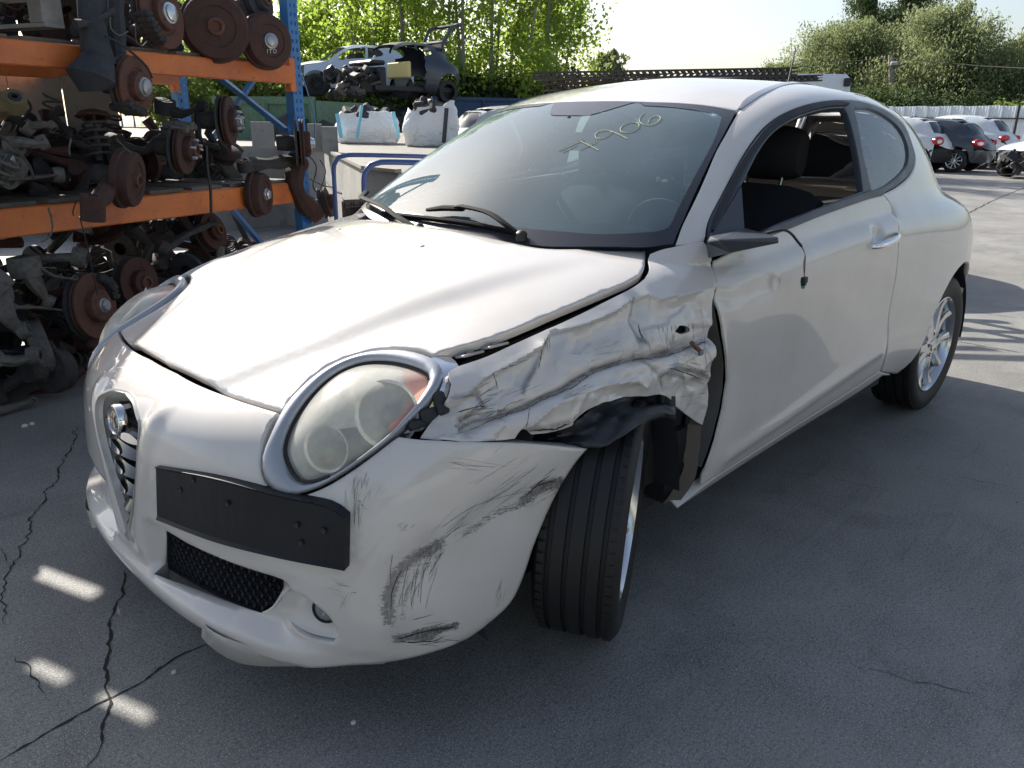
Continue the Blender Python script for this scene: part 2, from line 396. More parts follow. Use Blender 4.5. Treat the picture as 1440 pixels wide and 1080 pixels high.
def panel(name, dom, outline, mt, parent=None, holes=(), step=.025, B=None, gap=.002, flange=.014, off=0, disp=None, relax=0, mirror=False, roll=True, keep=None, fix=None):
    B = B or BA
    o2 = offpoly(outline, gap) if gap else np.array(outline)
    hs = [offpoly(h, -gap) if gap else np.array(h) for h in holes]
    loops = [o2]+hs
    inner = [offpoly(o2, .005)]+[offpoly(h, -.005) for h in hs] if roll else []
    lo, hi = o2.min(0), o2.max(0); g = []
    ny = int((hi[1]-lo[1])/(step*.87))+2
    for j in range(ny):
        y = lo[1]+j*step*.87
        for i in range(int((hi[0]-lo[0])/step)+2): g.append((lo[0]+(i+.5*(j % 2))*step, y))
    g = np.array(g)
    mgn = .012 if roll else step*.45
    k = inpoly(g, o2) & (dpoly(g, o2) > mgn)
    for h in hs: k &= ~inpoly(g, h) & (dpoly(g, h) > mgn)
    g = g[k]
    inn = []
    for i, L in enumerate(inner):
        ok = inpoly(L, o2) & (dpoly(L, o2) > .0035)
        for h in hs: ok &= ~inpoly(L, h) & (dpoly(L, h) > .0035)
        inn.append(L[ok])
    V2 = [Vector(p) for L in loops for p in L]; E = []; b = 0
    for L in loops: E += [(b+i, b+(i+1) % len(L)) for i in range(len(L))]; b += len(L)
    V2 += [Vector(p) for p in g] + [Vector(p) for L in inn for p in L]
    r = delaunay_2d_cdt(V2, E, [], 0, 1e-6)
    P2 = np.array([tuple(v) for v in r[0]]); F = [f for f in r[2]]
    cen = np.array([P2[list(f)].mean(0) for f in F])
    k = inpoly(cen, o2)
    for h in hs: k &= ~inpoly(cen, h)
    F = [f for f, q in zip(F, k) if q]
    V = []; N = []
    last = Vector((0, 0, 0))
    for q in P2:
        og, d = dom.ray(q); h = B.ray_cast(og, d)
        if h[0] is None:
            h = B.find_nearest(og+d*1.2)
        V.append(h[0]); N.append(h[1])
    V = np.array([tuple(v) for v in V])
    # face winding outward
    d0 = np.array(dom.ray(P2[F[0][0]])[1])
    f = F[0]; nn = np.cross(V[f[1]]-V[f[0]], V[f[2]]-V[f[0]])
    a = [0, 0, 0]
    cnt = sum(1 if np.cross(V[f[1]]-V[f[0]], V[f[2]]-V[f[0]])@np.array(dom.ray(P2[f[0]])[1]) > 0 else -1 for f in F[::7])
    if cnt > 0: F = [tuple(f)[::-1] for f in F]
    # boundary
    ec = {}
    for f in F:
        for i in range(3):
            e = (f[i], f[(i+1) % 3]); ec[e] = 1
    bd = [e for e in ec if (e[1], e[0]) not in ec]
    bset = {i for e in bd for i in e}
    if relax:
        nb = {}
        for e in ec: nb.setdefault(e[0], set()).add(e[1]); nb.setdefault(e[1], set()).add(e[0])
        for it in range(relax):
            W = V.copy()
            for i, s_ in nb.items():
                if i in bset: continue
                if fix is not None and not fix(V[i]): continue
                W[i] = V[i]*.4+V[list(s_)].mean(0)*.6
            V = W
    VN = np.zeros_like(V)
    for f in F:
        n_ = np.cross(V[f[1]]-V[f[0]], V[f[2]]-V[f[0]]); 
        for i in f: VN[i] += n_
    VN /= np.linalg.norm(VN, axis=1)[:, None]+1e-12
    if off: V = V+VN*off
    if disp is not None:
        V = disp(V, VN, P2)
        VN = np.zeros_like(V)
        for f in F:
            n_ = np.cross(V[f[1]]-V[f[0]], V[f[2]]-V[f[0]])
            for i in f: VN[i] += n_
        VN /= np.linalg.norm(VN, axis=1)[:, None]+1e-12
    verts = [tuple(v) for v in V]; faces = [tuple(f) for f in F]
    if flange:
        # edge: fall inward along the normal, with a small rounded lip
        outd = {}
        for a_, b_ in bd:
            e = V[b_]-V[a_]; e /= np.linalg.norm(e)+1e-12
            o_ = np.cross(e, VN[a_]+VN[b_]); o_ /= np.linalg.norm(o_)+1e-12
            outd[a_] = outd.get(a_, 0)+o_; outd[b_] = outd.get(b_, 0)+o_
        r1, r2 = {}, {}
        for i in bset:
            o_ = outd[i]; L = np.linalg.norm(o_); o_ = o_/(L+1e-9)
            r1[i] = len(verts); verts.append(tuple(V[i]+o_*.0008-VN[i]*.0018))
            r2[i] = len(verts); verts.append(tuple(V[i]-o_*.001-VN[i]*flange))
        for a_, b_ in bd:
            faces.append((b_, a_, r1[a_], r1[b_])); faces.append((r1[b_], r1[a_], r2[a_], r2[b_]))
    o = mesh_obj(name, verts, faces, mt, parent, smooth=True)
    o['_p'] = 0
    del o['_p']
    if mirror:
        mv = [(v[0], -v[1], v[2]) for v in verts]
        return o, mesh_obj(name, mv, [f[::-1] for f in faces], mt, parent, smooth=True)
    return o
def mirror_outline(h, n0=None):
    """h: half outline from the centre line round the left side back to the centre line -> full closed outline"""
    h = [np.array(p) for p in h]
    r = [np.array(p) for p in h[::-1]]
    return h, r
# ------------------------------------------------------------------ car materials
def paint(name, col, scuff=False, dirt=.45, rough=.30, coat=1.0):
    m = mat(name, col, rough, 0, coat); t = NT(m)
    c = t.coord(); n1 = t.noise(c, 5, 5, .6); n2 = t.noise(c, 60, 3)
    base = t.mix(t.math('MULTIPLY', t.ramp(n1, [(.42, 0), (.75, 1)]), dirt), col, tuple(q*f for q, f in zip(col, (.80, .77, .70))))
    spk = t.ramp(t.noise(c, 240, 2), [(.70, 0), (.76, .35)])
    base = t.mix(spk, base, (.22, .20, .17))
    r = t.math('ADD', t.math('MULTIPLY', n2, .10), rough-.03)
    if scuff:
        a = t.n('Attribute', attribute_name='scuff'); sep = t.n('SeparateColor'); t.l(a.outputs[0], sep.inputs[0])
        st = t.coord((18, 18, 120)); streak = t.noise(st, 3, 6, .7, .6)
        fine = t.noise(c, 150, 5, .7)
        mk = t.math('ADD', t.math('MULTIPLY', streak, .9), t.math('MULTIPLY', fine, .5))
        th = t.math('SUBTRACT', 1.22, sep.outputs[0])
        k = t.math('MULTIPLY', t.math('SUBTRACT', mk, th), 6, clamp=True)
        k = t.math('MULTIPLY', k, t.math('MULTIPLY', sep.outputs[0], 2.0, clamp=True))
        k = t.math('MULTIPLY', k, t.math('MULTIPLY', t.math('ADD', t.noise(t.coord((1, 1, .25)), 260, 3, .8), .18), 1.15), clamp=True)
        base = t.mix(k, base, (.05, .047, .045))
        k2 = t.math('MULTIPLY', sep.outputs[1], t.math('MULTIPLY', fine, 1.3), clamp=True)
        base = t.mix(k2, base, (.30, .285, .27))
        cr = t.math('MULTIPLY', sep.outputs[2], t.math('ADD', t.math('MULTIPLY', fine, 1.2), .2), clamp=True)
        base = t.mix(cr, base, (.06, .05, .045))  # third channel: darker lines along the fender folds
        r = t.math('ADD', r, t.math('MULTIPLY', k, .4))
    t.base(base); t.rough(r)
    t.bump(t.noise(c, 420, 2), .012, .001)
    return m
PAINT = paint('white_paint', (.64, .602, .565))
PAINTS = paint('scuffed_white_paint', (.64, .602, .565), True, .4)
PAINTB = paint('grey_roof_strip', (.16, .165, .18), False, .2)
SATIN = mat('satin_grey_bezel', (.36, .38, .42), .38, .35, .3)
CHROME = mat('chrome', (.78, .79, .82), .08, 1)
def plastic(name, col, rough=.5, nz=90, b=.25):
    m = mat(name, col, rough); t = NT(m); c = t.coord()
    t.base(t.mix(t.noise(c, 7, 5), col, tuple(q*1.7+.006 for q in col)))
    t.rough(t.math('ADD', t.math('MULTIPLY', t.noise(c, 15, 4), .3), rough-.15)); t.bump(t.noise(c, nz*6, 2), b*.3, .001)
    return m
BLACK = plastic('black_plastic', (.010, .011, .013), .55)
TRIM = plastic('dark_grey_trim', (.035, .04, .052), .38)
PLATEM = plastic('matt_black_plate', (.008, .009, .012), .45); PLATEM.node_tree.nodes['Principled BSDF'].inputs['Specular IOR Level'].default_value = .25
WIPER = mat('wiper_black', (.006, .006, .007), .8, spec=.2)
LINER = plastic('wheel_liner_plastic', (.018, .02, .025), .5)
INNER = plastic('dark_interior', (.012, .012, .013), .75)
FABRIC = plastic('seat_fabric', (.02, .021, .024), .9)
DASH = plastic('dashboard_plastic', (.05, .055, .06), .6)
PILLAR = plastic('pillar_trim', (.13, .13, .125), .8)
METAL = plastic('bare_metal', (.22, .21, .20), .5)
def rubber():
    m = mat('tyre_rubber', (.018, .018, .019), .62); t = NT(m); c = t.coord()
    t.base(t.mix(t.noise(c, 9, 6), (.008, .008, .009), (.020, .019, .018)))
    t.bump(t.noise(c, 160, 4), .25, .002); return m
RUBBER = rubber()
RIM = mat('alloy', (.62, .63, .65), .2, .9, .3)
def glassm(name, tint, dust_sheen, dcol=(.62, .72, .74), refl=1.45, rgh=0.0):
    m = bpy.data.materials.new(name); m.use_nodes = True; nt = m.node_tree; nt.nodes.clear()
    t = NT(m); out = t.n('OutputMaterial')
    tr = t.n('BsdfTransparent'); tr.inputs[0].default_value = (*tint, 1)
    gl = t.n('BsdfGlossy'); gl.inputs['Roughness'].default_value = rgh; gl.inputs[0].default_value = (1, 1, 1, 1)
    fr = t.n('Fresnel'); fr.inputs[0].default_value = refl
    mx = t.n('MixShader'); t.l(fr.outputs[0], mx.inputs[0]); t.l(tr.outputs[0], mx.inputs[1]); t.l(gl.outputs[0], mx.inputs[2])
    df = t.n('BsdfDiffuse'); df.inputs[0].default_value = (*dcol, 1)  # diffuse veil: dusty film plus pale sky reflection put into the colour
    c = t.coord(); f = t.ramp(t.noise(c, 2.5, 3, .5), [(.3, dust_sheen*.75), (.75, dust_sheen*1.2)])
    m2 = t.n('MixShader'); t.l(f, m2.inputs[0]); t.l(mx.outputs[0], m2.inputs[1]); t.l(df.outputs[0], m2.inputs[2])
    t.l(m2.outputs[0], out.inputs[0]); return m
WGLASS = glassm('windscreen_glass', (.50, .66, .70), .20, (.34, .48, .56), 1.6)
SGLASS = glassm('side_glass', (.72, .80, .80), .14, (.55, .68, .74), 1.9)
def lensm():
    m = bpy.data.materials.new('hazed_headlight_lens'); m.use_nodes = True; nt = m.node_tree; nt.nodes.clear()
    t = NT(m); out = t.n('OutputMaterial')
    tr = t.n('BsdfTransparent'); tr.inputs[0].default_value = (.93, .92, .84, 1)
    df = t.n('BsdfPrincipled'); df.inputs['Roughness'].default_value = .3; df.inputs['Coat Weight'].default_value = .5
    c = t.coord(); n = t.noise(c, 6, 3, .5); n2 = t.noise(c, 60, 5, .7)
    t.l(t.mix(n, (.80, .78, .70), (.86, .85, .80)), df.inputs['Base Color'])
    f = t.math('ADD', t.ramp(n, [(.3, .26), (.7, .40)]), t.math('MULTIPLY', n2, .16))
    mx = t.n('MixShader'); t.l(f, mx.inputs[0]); t.l(tr.outputs[0], mx.inputs[1]); t.l(df.outputs[0], mx.inputs[2])
    t.l(mx.outputs[0], out.inputs[0]); return m
LENS = lensm()
REFL = mat('headlight_reflector', (.86, .86, .84), .22, .45, .5)
AMBER = mat('amber_indicator', (.75, .16, .05), .35, 0, .5)
REDL = mat('red_tail_lens', (.45, .01, .015), .15, 0, .6)

# ------------------------------------------------------------------ the white car
car = tag(empty('wrecked_car'), 'white three-door hatchback with crushed left fender parked in the foreground', 'car')

def sym(h): return np.array([tuple(p) for p in h] + [(p[0], -p[1]) for p in h[::-1] if abs(p[1]) > 1e-4])
def sym0(h): return np.array([tuple(p) for p in h] + [(-p[0], p[1]) for p in h[::-1] if abs(p[0]) > 1e-4])

ring_out = [(380,614),(401,572),(431,540),(465,516),(508,499),(550,493),(582,496),(610,506),(622,520),(621,535),(606,561),(584,584),(550,616),(508,648),(465,676),(433,691),(408,697),(388,692),(372,672),(369,645)]
ring_in = [(400,638),(403,612),(418,580),(444,546),(476,520),(512,507),(550,507),(582,515),(601,526),(599,542),(582,567),(550,606),(518,633),(476,663),(450,675),(427,678),(412,667)]

# hood
h = path(TOP, [[(.686, 0, .70), (300,545), (350,563), (396,577)], [(396,577), (415,552), (440,527), (470,507), (510,493), (550,487), (590,489), (610,497)], [(610,497), (700,470), (800,430), (880,398), (901,387)], [(901,387), (907,375), (908,353)], [(908,353), (880,352), (820,351), (745,348), (-.121, 0, .95)]], .012, BL)
def hood_disp(V, VN, P2):
    V = V.copy(); x = V[:, 0]; ay = np.abs(V[:, 1])
    yc = np.interp(x, [-.35, .15, .45, .70], [.60, .47, .36, .22]); s = np.clip((yc-ay)/.085+.5, 0, 1); s = s*s*(3-2*s)
    fade = np.clip((x+.30)/.45, 0, 1)
    V[:, 2] += .0125*s*fade-.004*fade
    return V
hood = panel('hood', TOP, sym(h), PAINT, car, step=.022, B=BL, flange=.022, relax=6, disp=hood_disp)

# front bumper, whole width
top = [[(245+3,523), (300,549), (350,567), (394,580)], [(394,580), (378,600), (367,645), (371,675), (388,695), (408,700), (433,694), (465,680), (508,652), (550,620), (560,613)], [(560,613), (590,617), (650,620), (745,622), (822,628)], [(822,628), (800,655), (775,700), (752,760), (735,815), (717,850), (.385,.818,.215)], [(.385,.818,.215), (.42,.805,.202), (.46, .79, .198)], [(.46,.79,.198), (.57,.735,.198), (.69,.60,.192), (.765,.40,.188), (.79,.2,.186), (.80,0,.186)]]
bh = path(FRONT, top, .012, BL)
bh[0][0] = 0; bh[-1][0] = 0
gr_h = path(FRONT, [[(.815,0,.665), (.81,.065,.652), (.805,.125,.62)], [(.805,.125,.62), (197,612), (194,660), (188,710), (182,748), (.826,.022,.288), (.826,0,.28)]], .012, BL)
gr_h[0][0] = 0; gr_h[-1][0] = 0
lg = path(FRONT, [[(216,752), (300,783), (380,815)], [(380,815), (389,823), (386,834)], [(386,834), (368,862), (352,871)], [(352,871), (285,845), (218,806)], [(218,806), (216,752)]], .012, BL)
fog = path(FRONT, [[(398,838), (406,832), (430,842), (462,868), (474,895), (468,902)], [(468,902), (430,893), (398,872), (388,860), (398,838)]], .012, BL)
lgx = lg[:, 0].max(); lgm = np.array([(-(lgx-(lgx-p[0])*.5), p[1]) for p in lg[::-1]]); fogm = np.array([(-p[0], p[1]) for p in fog[::-1]])

def strokes(dom, items, B):
    out = []
    for px, wd, ch, st in items:
        q = []
        for p in px:
            h_ = on(p[0], p[1], B)
            if h_ is not None: q.append(dom.to2(h_))
        if len(q) > 1: out.append((np.array(q), wd, ch, st))
    return out
def scuff_attr(o, dom, items, B):
    me = o.data; n = len(me.vertices); co = np.zeros(n*3); me.vertices.foreach_get('co', co); co = co.reshape(-1, 3)
    P2 = np.array([dom.to2(p) for p in co]); colr = np.zeros((n, 4), 'f'); colr[:, 3] = 1
    for q, wd, ch, st in strokes(dom, items, B):
        d = dpoly(P2, q, closed=False)
        colr[:, ch] = np.maximum(colr[:, ch], st*np.clip(1.25-d/wd, 0, 1)*(co[:, 1] > 0))
    a = me.color_attributes.new('scuff', 'FLOAT_COLOR', 'POINT'); a.data.foreach_set('color', colr.ravel())

BCX, BCR = on(470, 740, BL), None
def bumper_disp(V, VN, P2):
    V = V.copy()
    y = V[:, 1]; z = V[:, 2]; x = V[:, 0]
    # licence recess and lower scoops
    # the band under the plate stands out as a ledge; the intake zone below it is set back
    ay = np.abs(y)
    s = lambda t: np.clip(t, 0, 1)**2*(3-2*np.clip(t, 0, 1))
    back = s((.385-z)/.03)*s((z-.235)/.02)*s((.60-ay)/.06)*s((ay-.10)/.04)*(x > .45)
    V -= VN*(.030*back)[:, None]
    lip = s((.25-z)/.03)*s((x-.3)/.2)
    V += VN*(.018*lip*s((.70-ay)/.1))[:, None]
    shield = s((.045-np.abs(ay-(.055+.115*np.clip((z-.28)/.33, 0, 1))))/.045)*s((z-.25)/.05)*s((.68-z)/.04)*(x > .5)
    V += VN*(.007*shield)[:, None]
    # the loosened left corner stands away from the wheel
    k = (y > 0)*s((.42-x)/.30)*s((z-.25)/.25)
    V[:, 1] += .012*k
    # soft dents
    for c, r, a in ((on(600, 800, BL), .09, .010), (on(700, 720, BL), .08, .008), (on(560, 880, BL), .06, -.006)):
        d = np.linalg.norm(V-np.array(c), axis=1); V -= VN*(a*np.exp(-(d/r)**2))[:, None]
    return V
bumper = panel('front_bumper', FRONT, sym0(bh), PAINTS, car, holes=[sym0(gr_h), lg, fog, fogm], step=.0125, B=BL, flange=.05, disp=bumper_disp, relax=1)
SC = [([(547,870),(545,845),(556,812),(580,788),(620,768)], .022, 0, .78), ([(566,868),(575,830),(600,800),(622,785)], .012, 0, .6), ([(585,880),(590,850),(605,815)], .007, 0, .40),
      ([(556,897),(600,888),(642,880)], .013, 0, .95), ([(575,900),(612,898),(640,890)], .006, 0, .8), ([(735,705),(760,682),(784,676)], .022, 0, .82), ([(762,752),(785,700),(810,655)], .014, 0, .74),
      ([(655,752),(700,722),(750,702)], .020, 0, .62), ([(560,746),(572,733)], .008, 0, .55), ([(505,700),(512,712)], .010, 0, .62), ([(655,735),(690,705),(735,690)], .02, 1, .5),
      ([(690,870),(700,840),(712,800)], .006, 0, .55), ([(500,640),(500,790)], .006, 1, .6), ([(560,890),(555,800),(600,760)], .03, 1, .45), ([(480,830),(500,835)], .005, 0, .6), ([(720,690),(805,640)], .02, 1, .35), ([(520,650),(530,690)], .01, 0, .35)]
SC += [([(500,800),(540,835)], .006, 0, .42), ([(650,800),(700,770)], .006, 0, .4), ([(620,700),(680,660)], .004, 0, .45), ([(560,660),(640,640)], .005, 0, .38), ([(640,905),(690,870)], .008, 1, .5), ([(515,720),(560,700)], .004, 0, .42), ([(440,900),(560,925)], .01, 1, .4), ([(730,650),(780,630)], .006, 0, .5)]
scuff_attr(bumper, FRONT, SC, BL)

# left fender, crumpled
FL = [[(914,357), (930,351), (948,347)], [(948,347), (989,339)], [(989,339), (1001,362), (1008,400), (1006,430), (1001,480), (997,520), (996,552), (987,598)], [(987,598), (965,582), (945,566), (932,556), (908,558)], [(908,558), (880,560), (855,566), (834,574), (818,586), (803,599), (782,607), (750,612)], [(750,612), (736,604), (728,618)], [(728,618), (690,621), (640,620), (590,614)], [(590,614), (606,590), (628,560), (634,540)], [(634,540), (630,524), (643,515)], [(643,515), (682,502), (722,484), (792,453), (851,424), (891,403), (907,391)], [(907,391), (913,378), (914,357)]]
fo = path(SIDE, FL, .008, BL if False else BA)
L1 = [(655,560),(680,536),(730,508),(762,490),(774,470),(800,464),(827,457),(867,440),(893,420),(912,416),(928,423),(950,419),(1004,406)]
L2 = [(660,606),(690,592),(745,572),(770,560),(801,547),(825,530),(845,520),(882,508),(930,502),(971,489),(998,478)]
L3 = [(745,600),(775,572),(815,552),(860,540),(893,535),(908,545)]
L4 = [(893,420),(898,450),(912,478)]
L5 = [(762,490),(757,520),(740,552),(700,580)]
L6 = [(925,530),(950,515),(975,520),(995,530)]
L7 = [(640,560),(680,552),(692,572),(660,590)]
L8 = [(700,600),(720,580),(760,572)]
L9 = [(905,500),(925,525),(935,545)]
def tod(px): return np.array([SIDE.to2(on(u, v, BA)) for u, v in px])
D1, D2, D3, D4, D5, D6, D7, D8, D9 = (tod(q) for q in (L1, L2, L3, L4, L5, L6, L7, L8, L9))
def sgn_below(P2, line):
    """true below (smaller b) the line as a function of a = x"""
    o = np.argsort(line[:, 0]); return P2[:, 1] < np.interp(P2[:, 0], line[o, 0], line[o, 1])
from mathutils import noise as mno
def fender_disp(V, VN, P2):
    V = V.copy(); d1 = dpoly(P2, D1, False); d2 = dpoly(P2, D2, False); d3 = dpoly(P2, D3, False)
    b1 = sgn_below(P2, D1); b2 = sgn_below(P2, D2)
    inx = np.clip((P2[:, 0]-(-.43))/.03, 0, 1)
    a = np.zeros(len(V))
    s1 = np.where(b1, 1, 0)
    d1 = np.sqrt(d1**2+.005**2); d2 = np.sqrt(d2**2+.003**2)
    a -= s1*.030*(1-np.exp(-d1/.014))*np.exp(-d1/.16)*np.clip((P2[:, 0]+.46)/.1, .35, 1)        # sharp step down under the upper ridge
    a += (.007*np.exp(-d1/.013))
    a -= .020*np.exp(-d2/.009)                                                     # deep fold
    a += np.where(b2, .026*(1-np.exp(-d2/.010))*np.exp(-d2/.05), 0)                # rolled lip under the fold
    a += .010*np.exp(-d3/.008)
    for D, am, w_ in ((D4, -.012, .010), (D5, .012, .010), (D6, .010, .008), (D7, -.016, .009), (D8, .010, .008), (D9, -.010, .008)):
        a += am*np.exp(-np.sqrt(dpoly(P2, D, False)**2+.004**2)/(w_*1.3))
    msk = np.clip(.25+(b1*1.0), 0, 1)*np.clip(d1/.01, .2, 1)
    for i in range(len(V)):
        if msk[i] > .26:
            p = Vector(V[i])
            n1 = mno.noise(p*9+Vector((3, 7, 1))); n2 = mno.noise(p*26+Vector((9, 2, 5)))
            a[i] += msk[i]*(.0025*(.5-abs(n1)*2.2)+.0012*(.5-abs(n2)*2.2))
    rg = np.random.default_rng(12); sd_ = rg.uniform(P2.min(0), P2.max(0), (150, 2)); am_ = rg.uniform(-.0065, .0065, 150); gr_ = rg.normal(size=(150, 2))*.20
    num = np.zeros(len(V)); den = np.zeros(len(V))
    for s_, a_, g_ in zip(sd_, am_, gr_):
        dq = P2-s_; w_ = np.exp(-np.sum(dq*dq, 1)/.00028)+1e-12; num += w_*(a_+dq@g_); den += w_
    a += .55*np.clip(num/den, -.012, .012)*np.clip(b1*1.0, .06, 1)*np.clip(d1/.02, 0, 1)
    # straight sharp folds of torn sheet metal
    rf = np.random.default_rng(31); lo_, hi_ = P2.min(0), P2.max(0)
    for q_ in range(34):
        c_ = rf.uniform(lo_, hi_); an = rf.normal()*.55+(1.2 if rf.random() < .3 else .12); ln = rf.uniform(.03, .10); u2 = np.array((math.cos(an), math.sin(an))); n2 = np.array((-u2[1], u2[0]))
        dq = P2-c_; along = np.abs(dq@u2); perp = dq@n2; am = rf.choice((-1, 1))*rf.uniform(.003, .0075); w_ = rf.uniform(.012, .030)
        f_ = np.where(perp > 0, np.exp(-perp/w_), np.exp(perp/(w_*.35)))
        a += am*f_*np.clip(1.4-along/ln, 0, 1)*np.clip(b1*1.0, .0, 1)*np.clip(d1/.012, 0, 1)
    V += VN*a[:, None]
    return V
hole = path(SIDE, [[(958,466), (964,458), (976,460), (979,466), (966,470), (958,466)]], .004, BA)
fender = panel('fender', SIDE, fo, PAINTS, car, holes=[hole], step=.0056, B=BA, gap=.001, flange=.012, disp=fender_disp)

sharp(fender.data, rad(15)); fender['label'] = 'crumpled left front fender'
FS = [(L2, .0065, 2, .9), (L1[:8], .005, 2, .6), (L5[:3], .006, 2, .8), (L7, .007, 2, .8), (L6, .008, 2, .9), (L9, .007, 2, .7), (L4, .006, 2, .8), ([(655,600),(675,585)], .012, 0, .7), ([(925,500),(960,492)], .010, 2, .8), ([(742,604),(770,603),(800,594)], .010, 2, .8), ([(690,585),(720,575)], .004, 2, .6), ([(912,475),(916,480)], .006, 2, 1.0),
      ([(905,492),(940,492)], .005, 0, .6), ([(945,470),(952,486)], .010, 1, .8), ([(655,590),(690,575)], .014, 0, .45), ([(700,560),(760,545)], .01, 0, .28), ([(930,524),(985,535)], .006, 2, .55), ([(600,600),(660,585)], .03, 1, .5), ([(850,490),(960,480)], .03, 1, .25), ([(960,540),(985,590)], .02, 1, .2), ([(986,470),(995,520)], .004, 2, .6)]
scuff_attr(fender, SIDE, FS, BA)

# right fender, undamaged (mirrored outline)
FR = [[(914,357), (948,347)], [(948,347), (989,339)], [(989,339), (1001,362), (1008,400), (-.43,.835,.80)], [(-.43,.835,.80), (-.44,.82,.50), (-.40,.79,.24)]]
arcp = [(.39*math.cos(t)*1.0, .84, .30+.37*math.sin(t)) for t in [rad(a) for a in range(175, 60, -10)]]
FR += [[(-.40,.79,.24)]+[(p[0], .84, p[2]) for p in arcp], [arcp[-1], (.24,.80,.62), (.35,.76,.62)], [(.35,.76,.62), (.42,.72,.70), (.41,.69,.755), (.36,.625,.798)], [(610,499), (700,473), (800,433), (880,401), (903,390)], [(903,390), (910,378), (914,357)]]
fo2 = path(SIDE, FR, .012, BA)
f_l = panel('fender', SIDE, fo2, PAINT, car, step=.03, B=BA)
for v in f_l.data.vertices: v.co.y *= -1
f_l.data.flip_normals()

# fine scratches and cracked paint laid on the damaged panels
def obj_bvh(o):
    return BVHTree.FromPolygons([v.co.copy() for v in o.data.vertices], [tuple(p.vertices) for p in o.data.polygons])
SCRD = mat('scratch_dark', (.035, .032, .03), .7); SCRG = mat('scratch_grey', (.20, .19, .18), .6); SCRP = mat('bare_primer', (.33, .31, .28), .7)
def scratch_set(o, lines, name='scratches'):
    B_ = obj_bvh(o); mb = MB()
    for px, wd, mi, jit in lines:
        P_ = crom(px, 2.5); n = len(P_); pts = []; rr_ = random.Random(int(px[0][0]*7+px[0][1]*13))
        off = 0
        for k, q in enumerate(P_):
            off = off*.7+rr_.uniform(-jit, jit); h_ = B_.ray_cast(Vector(CAM), pixray(q[0]+off*.4, q[1]+off))
            if h_[0] is None: continue
            nn_ = h_[1] if h_[1].dot(Vector(CAM)-h_[0]) > 0 else -h_[1]
            pts.append((h_[0]+nn_*.0007, nn_))
        m_ = len(pts)
        if m_ < 3: continue
        vs = []
        for k, (p, nn_) in enumerate(pts):
            t = pts[min(k+1, m_-1)][0]-pts[max(k-1, 0)][0]; s_ = t.cross(nn_)
            s_ = s_.normalized() if s_.length > 1e-9 else Vector((0, 0, 1)); w2 = wd*.5*min(1, (k+.3)/2.5, (m_-1-k+.3)/2.5)*rr_.uniform(.45, 1.25); vs += [p+s_*w2, p-s_*w2]
        mb.add(vs, [(2*k, 2*k+1, 2*k+3, 2*k+2) for k in range(m_-1)], mi, True)
    ob = mb.build(name, [SCRD, SCRG, SCRP], o, smooth=False); ob['kind'] = 'stuff'; return ob
rs = random.Random(77); LN = []
def cluster(px, py, n, ang, L, spread, wd, mi, curve=0):
    for k in range(n):
        x0, y0 = px+rs.gauss(0, spread), py+rs.gauss(0, spread*.8); a = rad(ang+rs.gauss(0, 7)); l = L*rs.uniform(.3, 1.1)
        LN.append(([(x0, y0), (x0+math.cos(a)*l*.5+curve*rs.uniform(.5, 1), y0+math.sin(a)*l*.5-curve*.5), (x0+math.cos(a)*l, y0+math.sin(a)*l)], wd*rs.uniform(.5, 1.4), mi if rs.random() < .75 else (mi+1) % 2, .35))
cluster(510, 690, 12, -72, 26, 10, .0007, 0); cluster(565, 742, 8, -40, 14, 6, .0009, 0); cluster(690, 705, 18, -32, 70, 20, .0006, 1); cluster(620, 760, 10, -38, 60, 14, .0006, 1)
cluster(570, 850, 16, -78, 55, 12, .0008, 0, -3); cluster(600, 810, 12, -65, 45, 10, .0006, 1, -3); cluster(600, 892, 16, -8, 45, 14, .0010, 0); cluster(758, 690, 22, -38, 34, 11, .0010, 0)
cluster(790, 700, 10, -60, 50, 6, .0009, 0); cluster(700, 850, 8, -70, 30, 10, .0007, 1); cluster(495, 740, 10, -88, 80, 8, .0006, 1); cluster(470, 820, 5, 10, 30, 8, .0006, 1); cluster(640, 650, 7, 4, 70, 10, .0005, 1)
cluster(480, 860, 4, -60, 30, 8, .0005, 1)
LN += [([(566,800),(557,815),(551,835),(550,860)], .0018, 0, .4), ([(559,898),(590,890),(622,884),(641,880)], .0045, 0, .6), ([(562,903),(600,902),(625,896)], .0030, 0, .6), ([(738,700),(752,686),(768,678),(782,677)], .0040, 0, .8), ([(620,742),(660,716),(700,700),(745,690)], .0010, 1, .4), ([(590,780),(640,745),(660,735)], .0008, 0, .4)]
scratch_set(bumper, LN)
LN = []
cluster(660, 575, 10, -20, 40, 12, .0010, 0); cluster(705, 560, 8, -25, 40, 12, .0008, 1); cluster(920, 470, 9, 70, 16, 10, .0010, 0); cluster(945, 470, 10, 85, 22, 6, .0011, 1); cluster(965, 525, 8, 12, 34, 8, .0012, 1); cluster(850, 500, 8, -15, 40, 18, .0006, 1)
cluster(770, 480, 6, 80, 22, 4, .0010, 0); cluster(975, 560, 6, -10, 26, 8, .0008, 1); cluster(800, 560, 7, -20, 50, 10, .0007, 1)
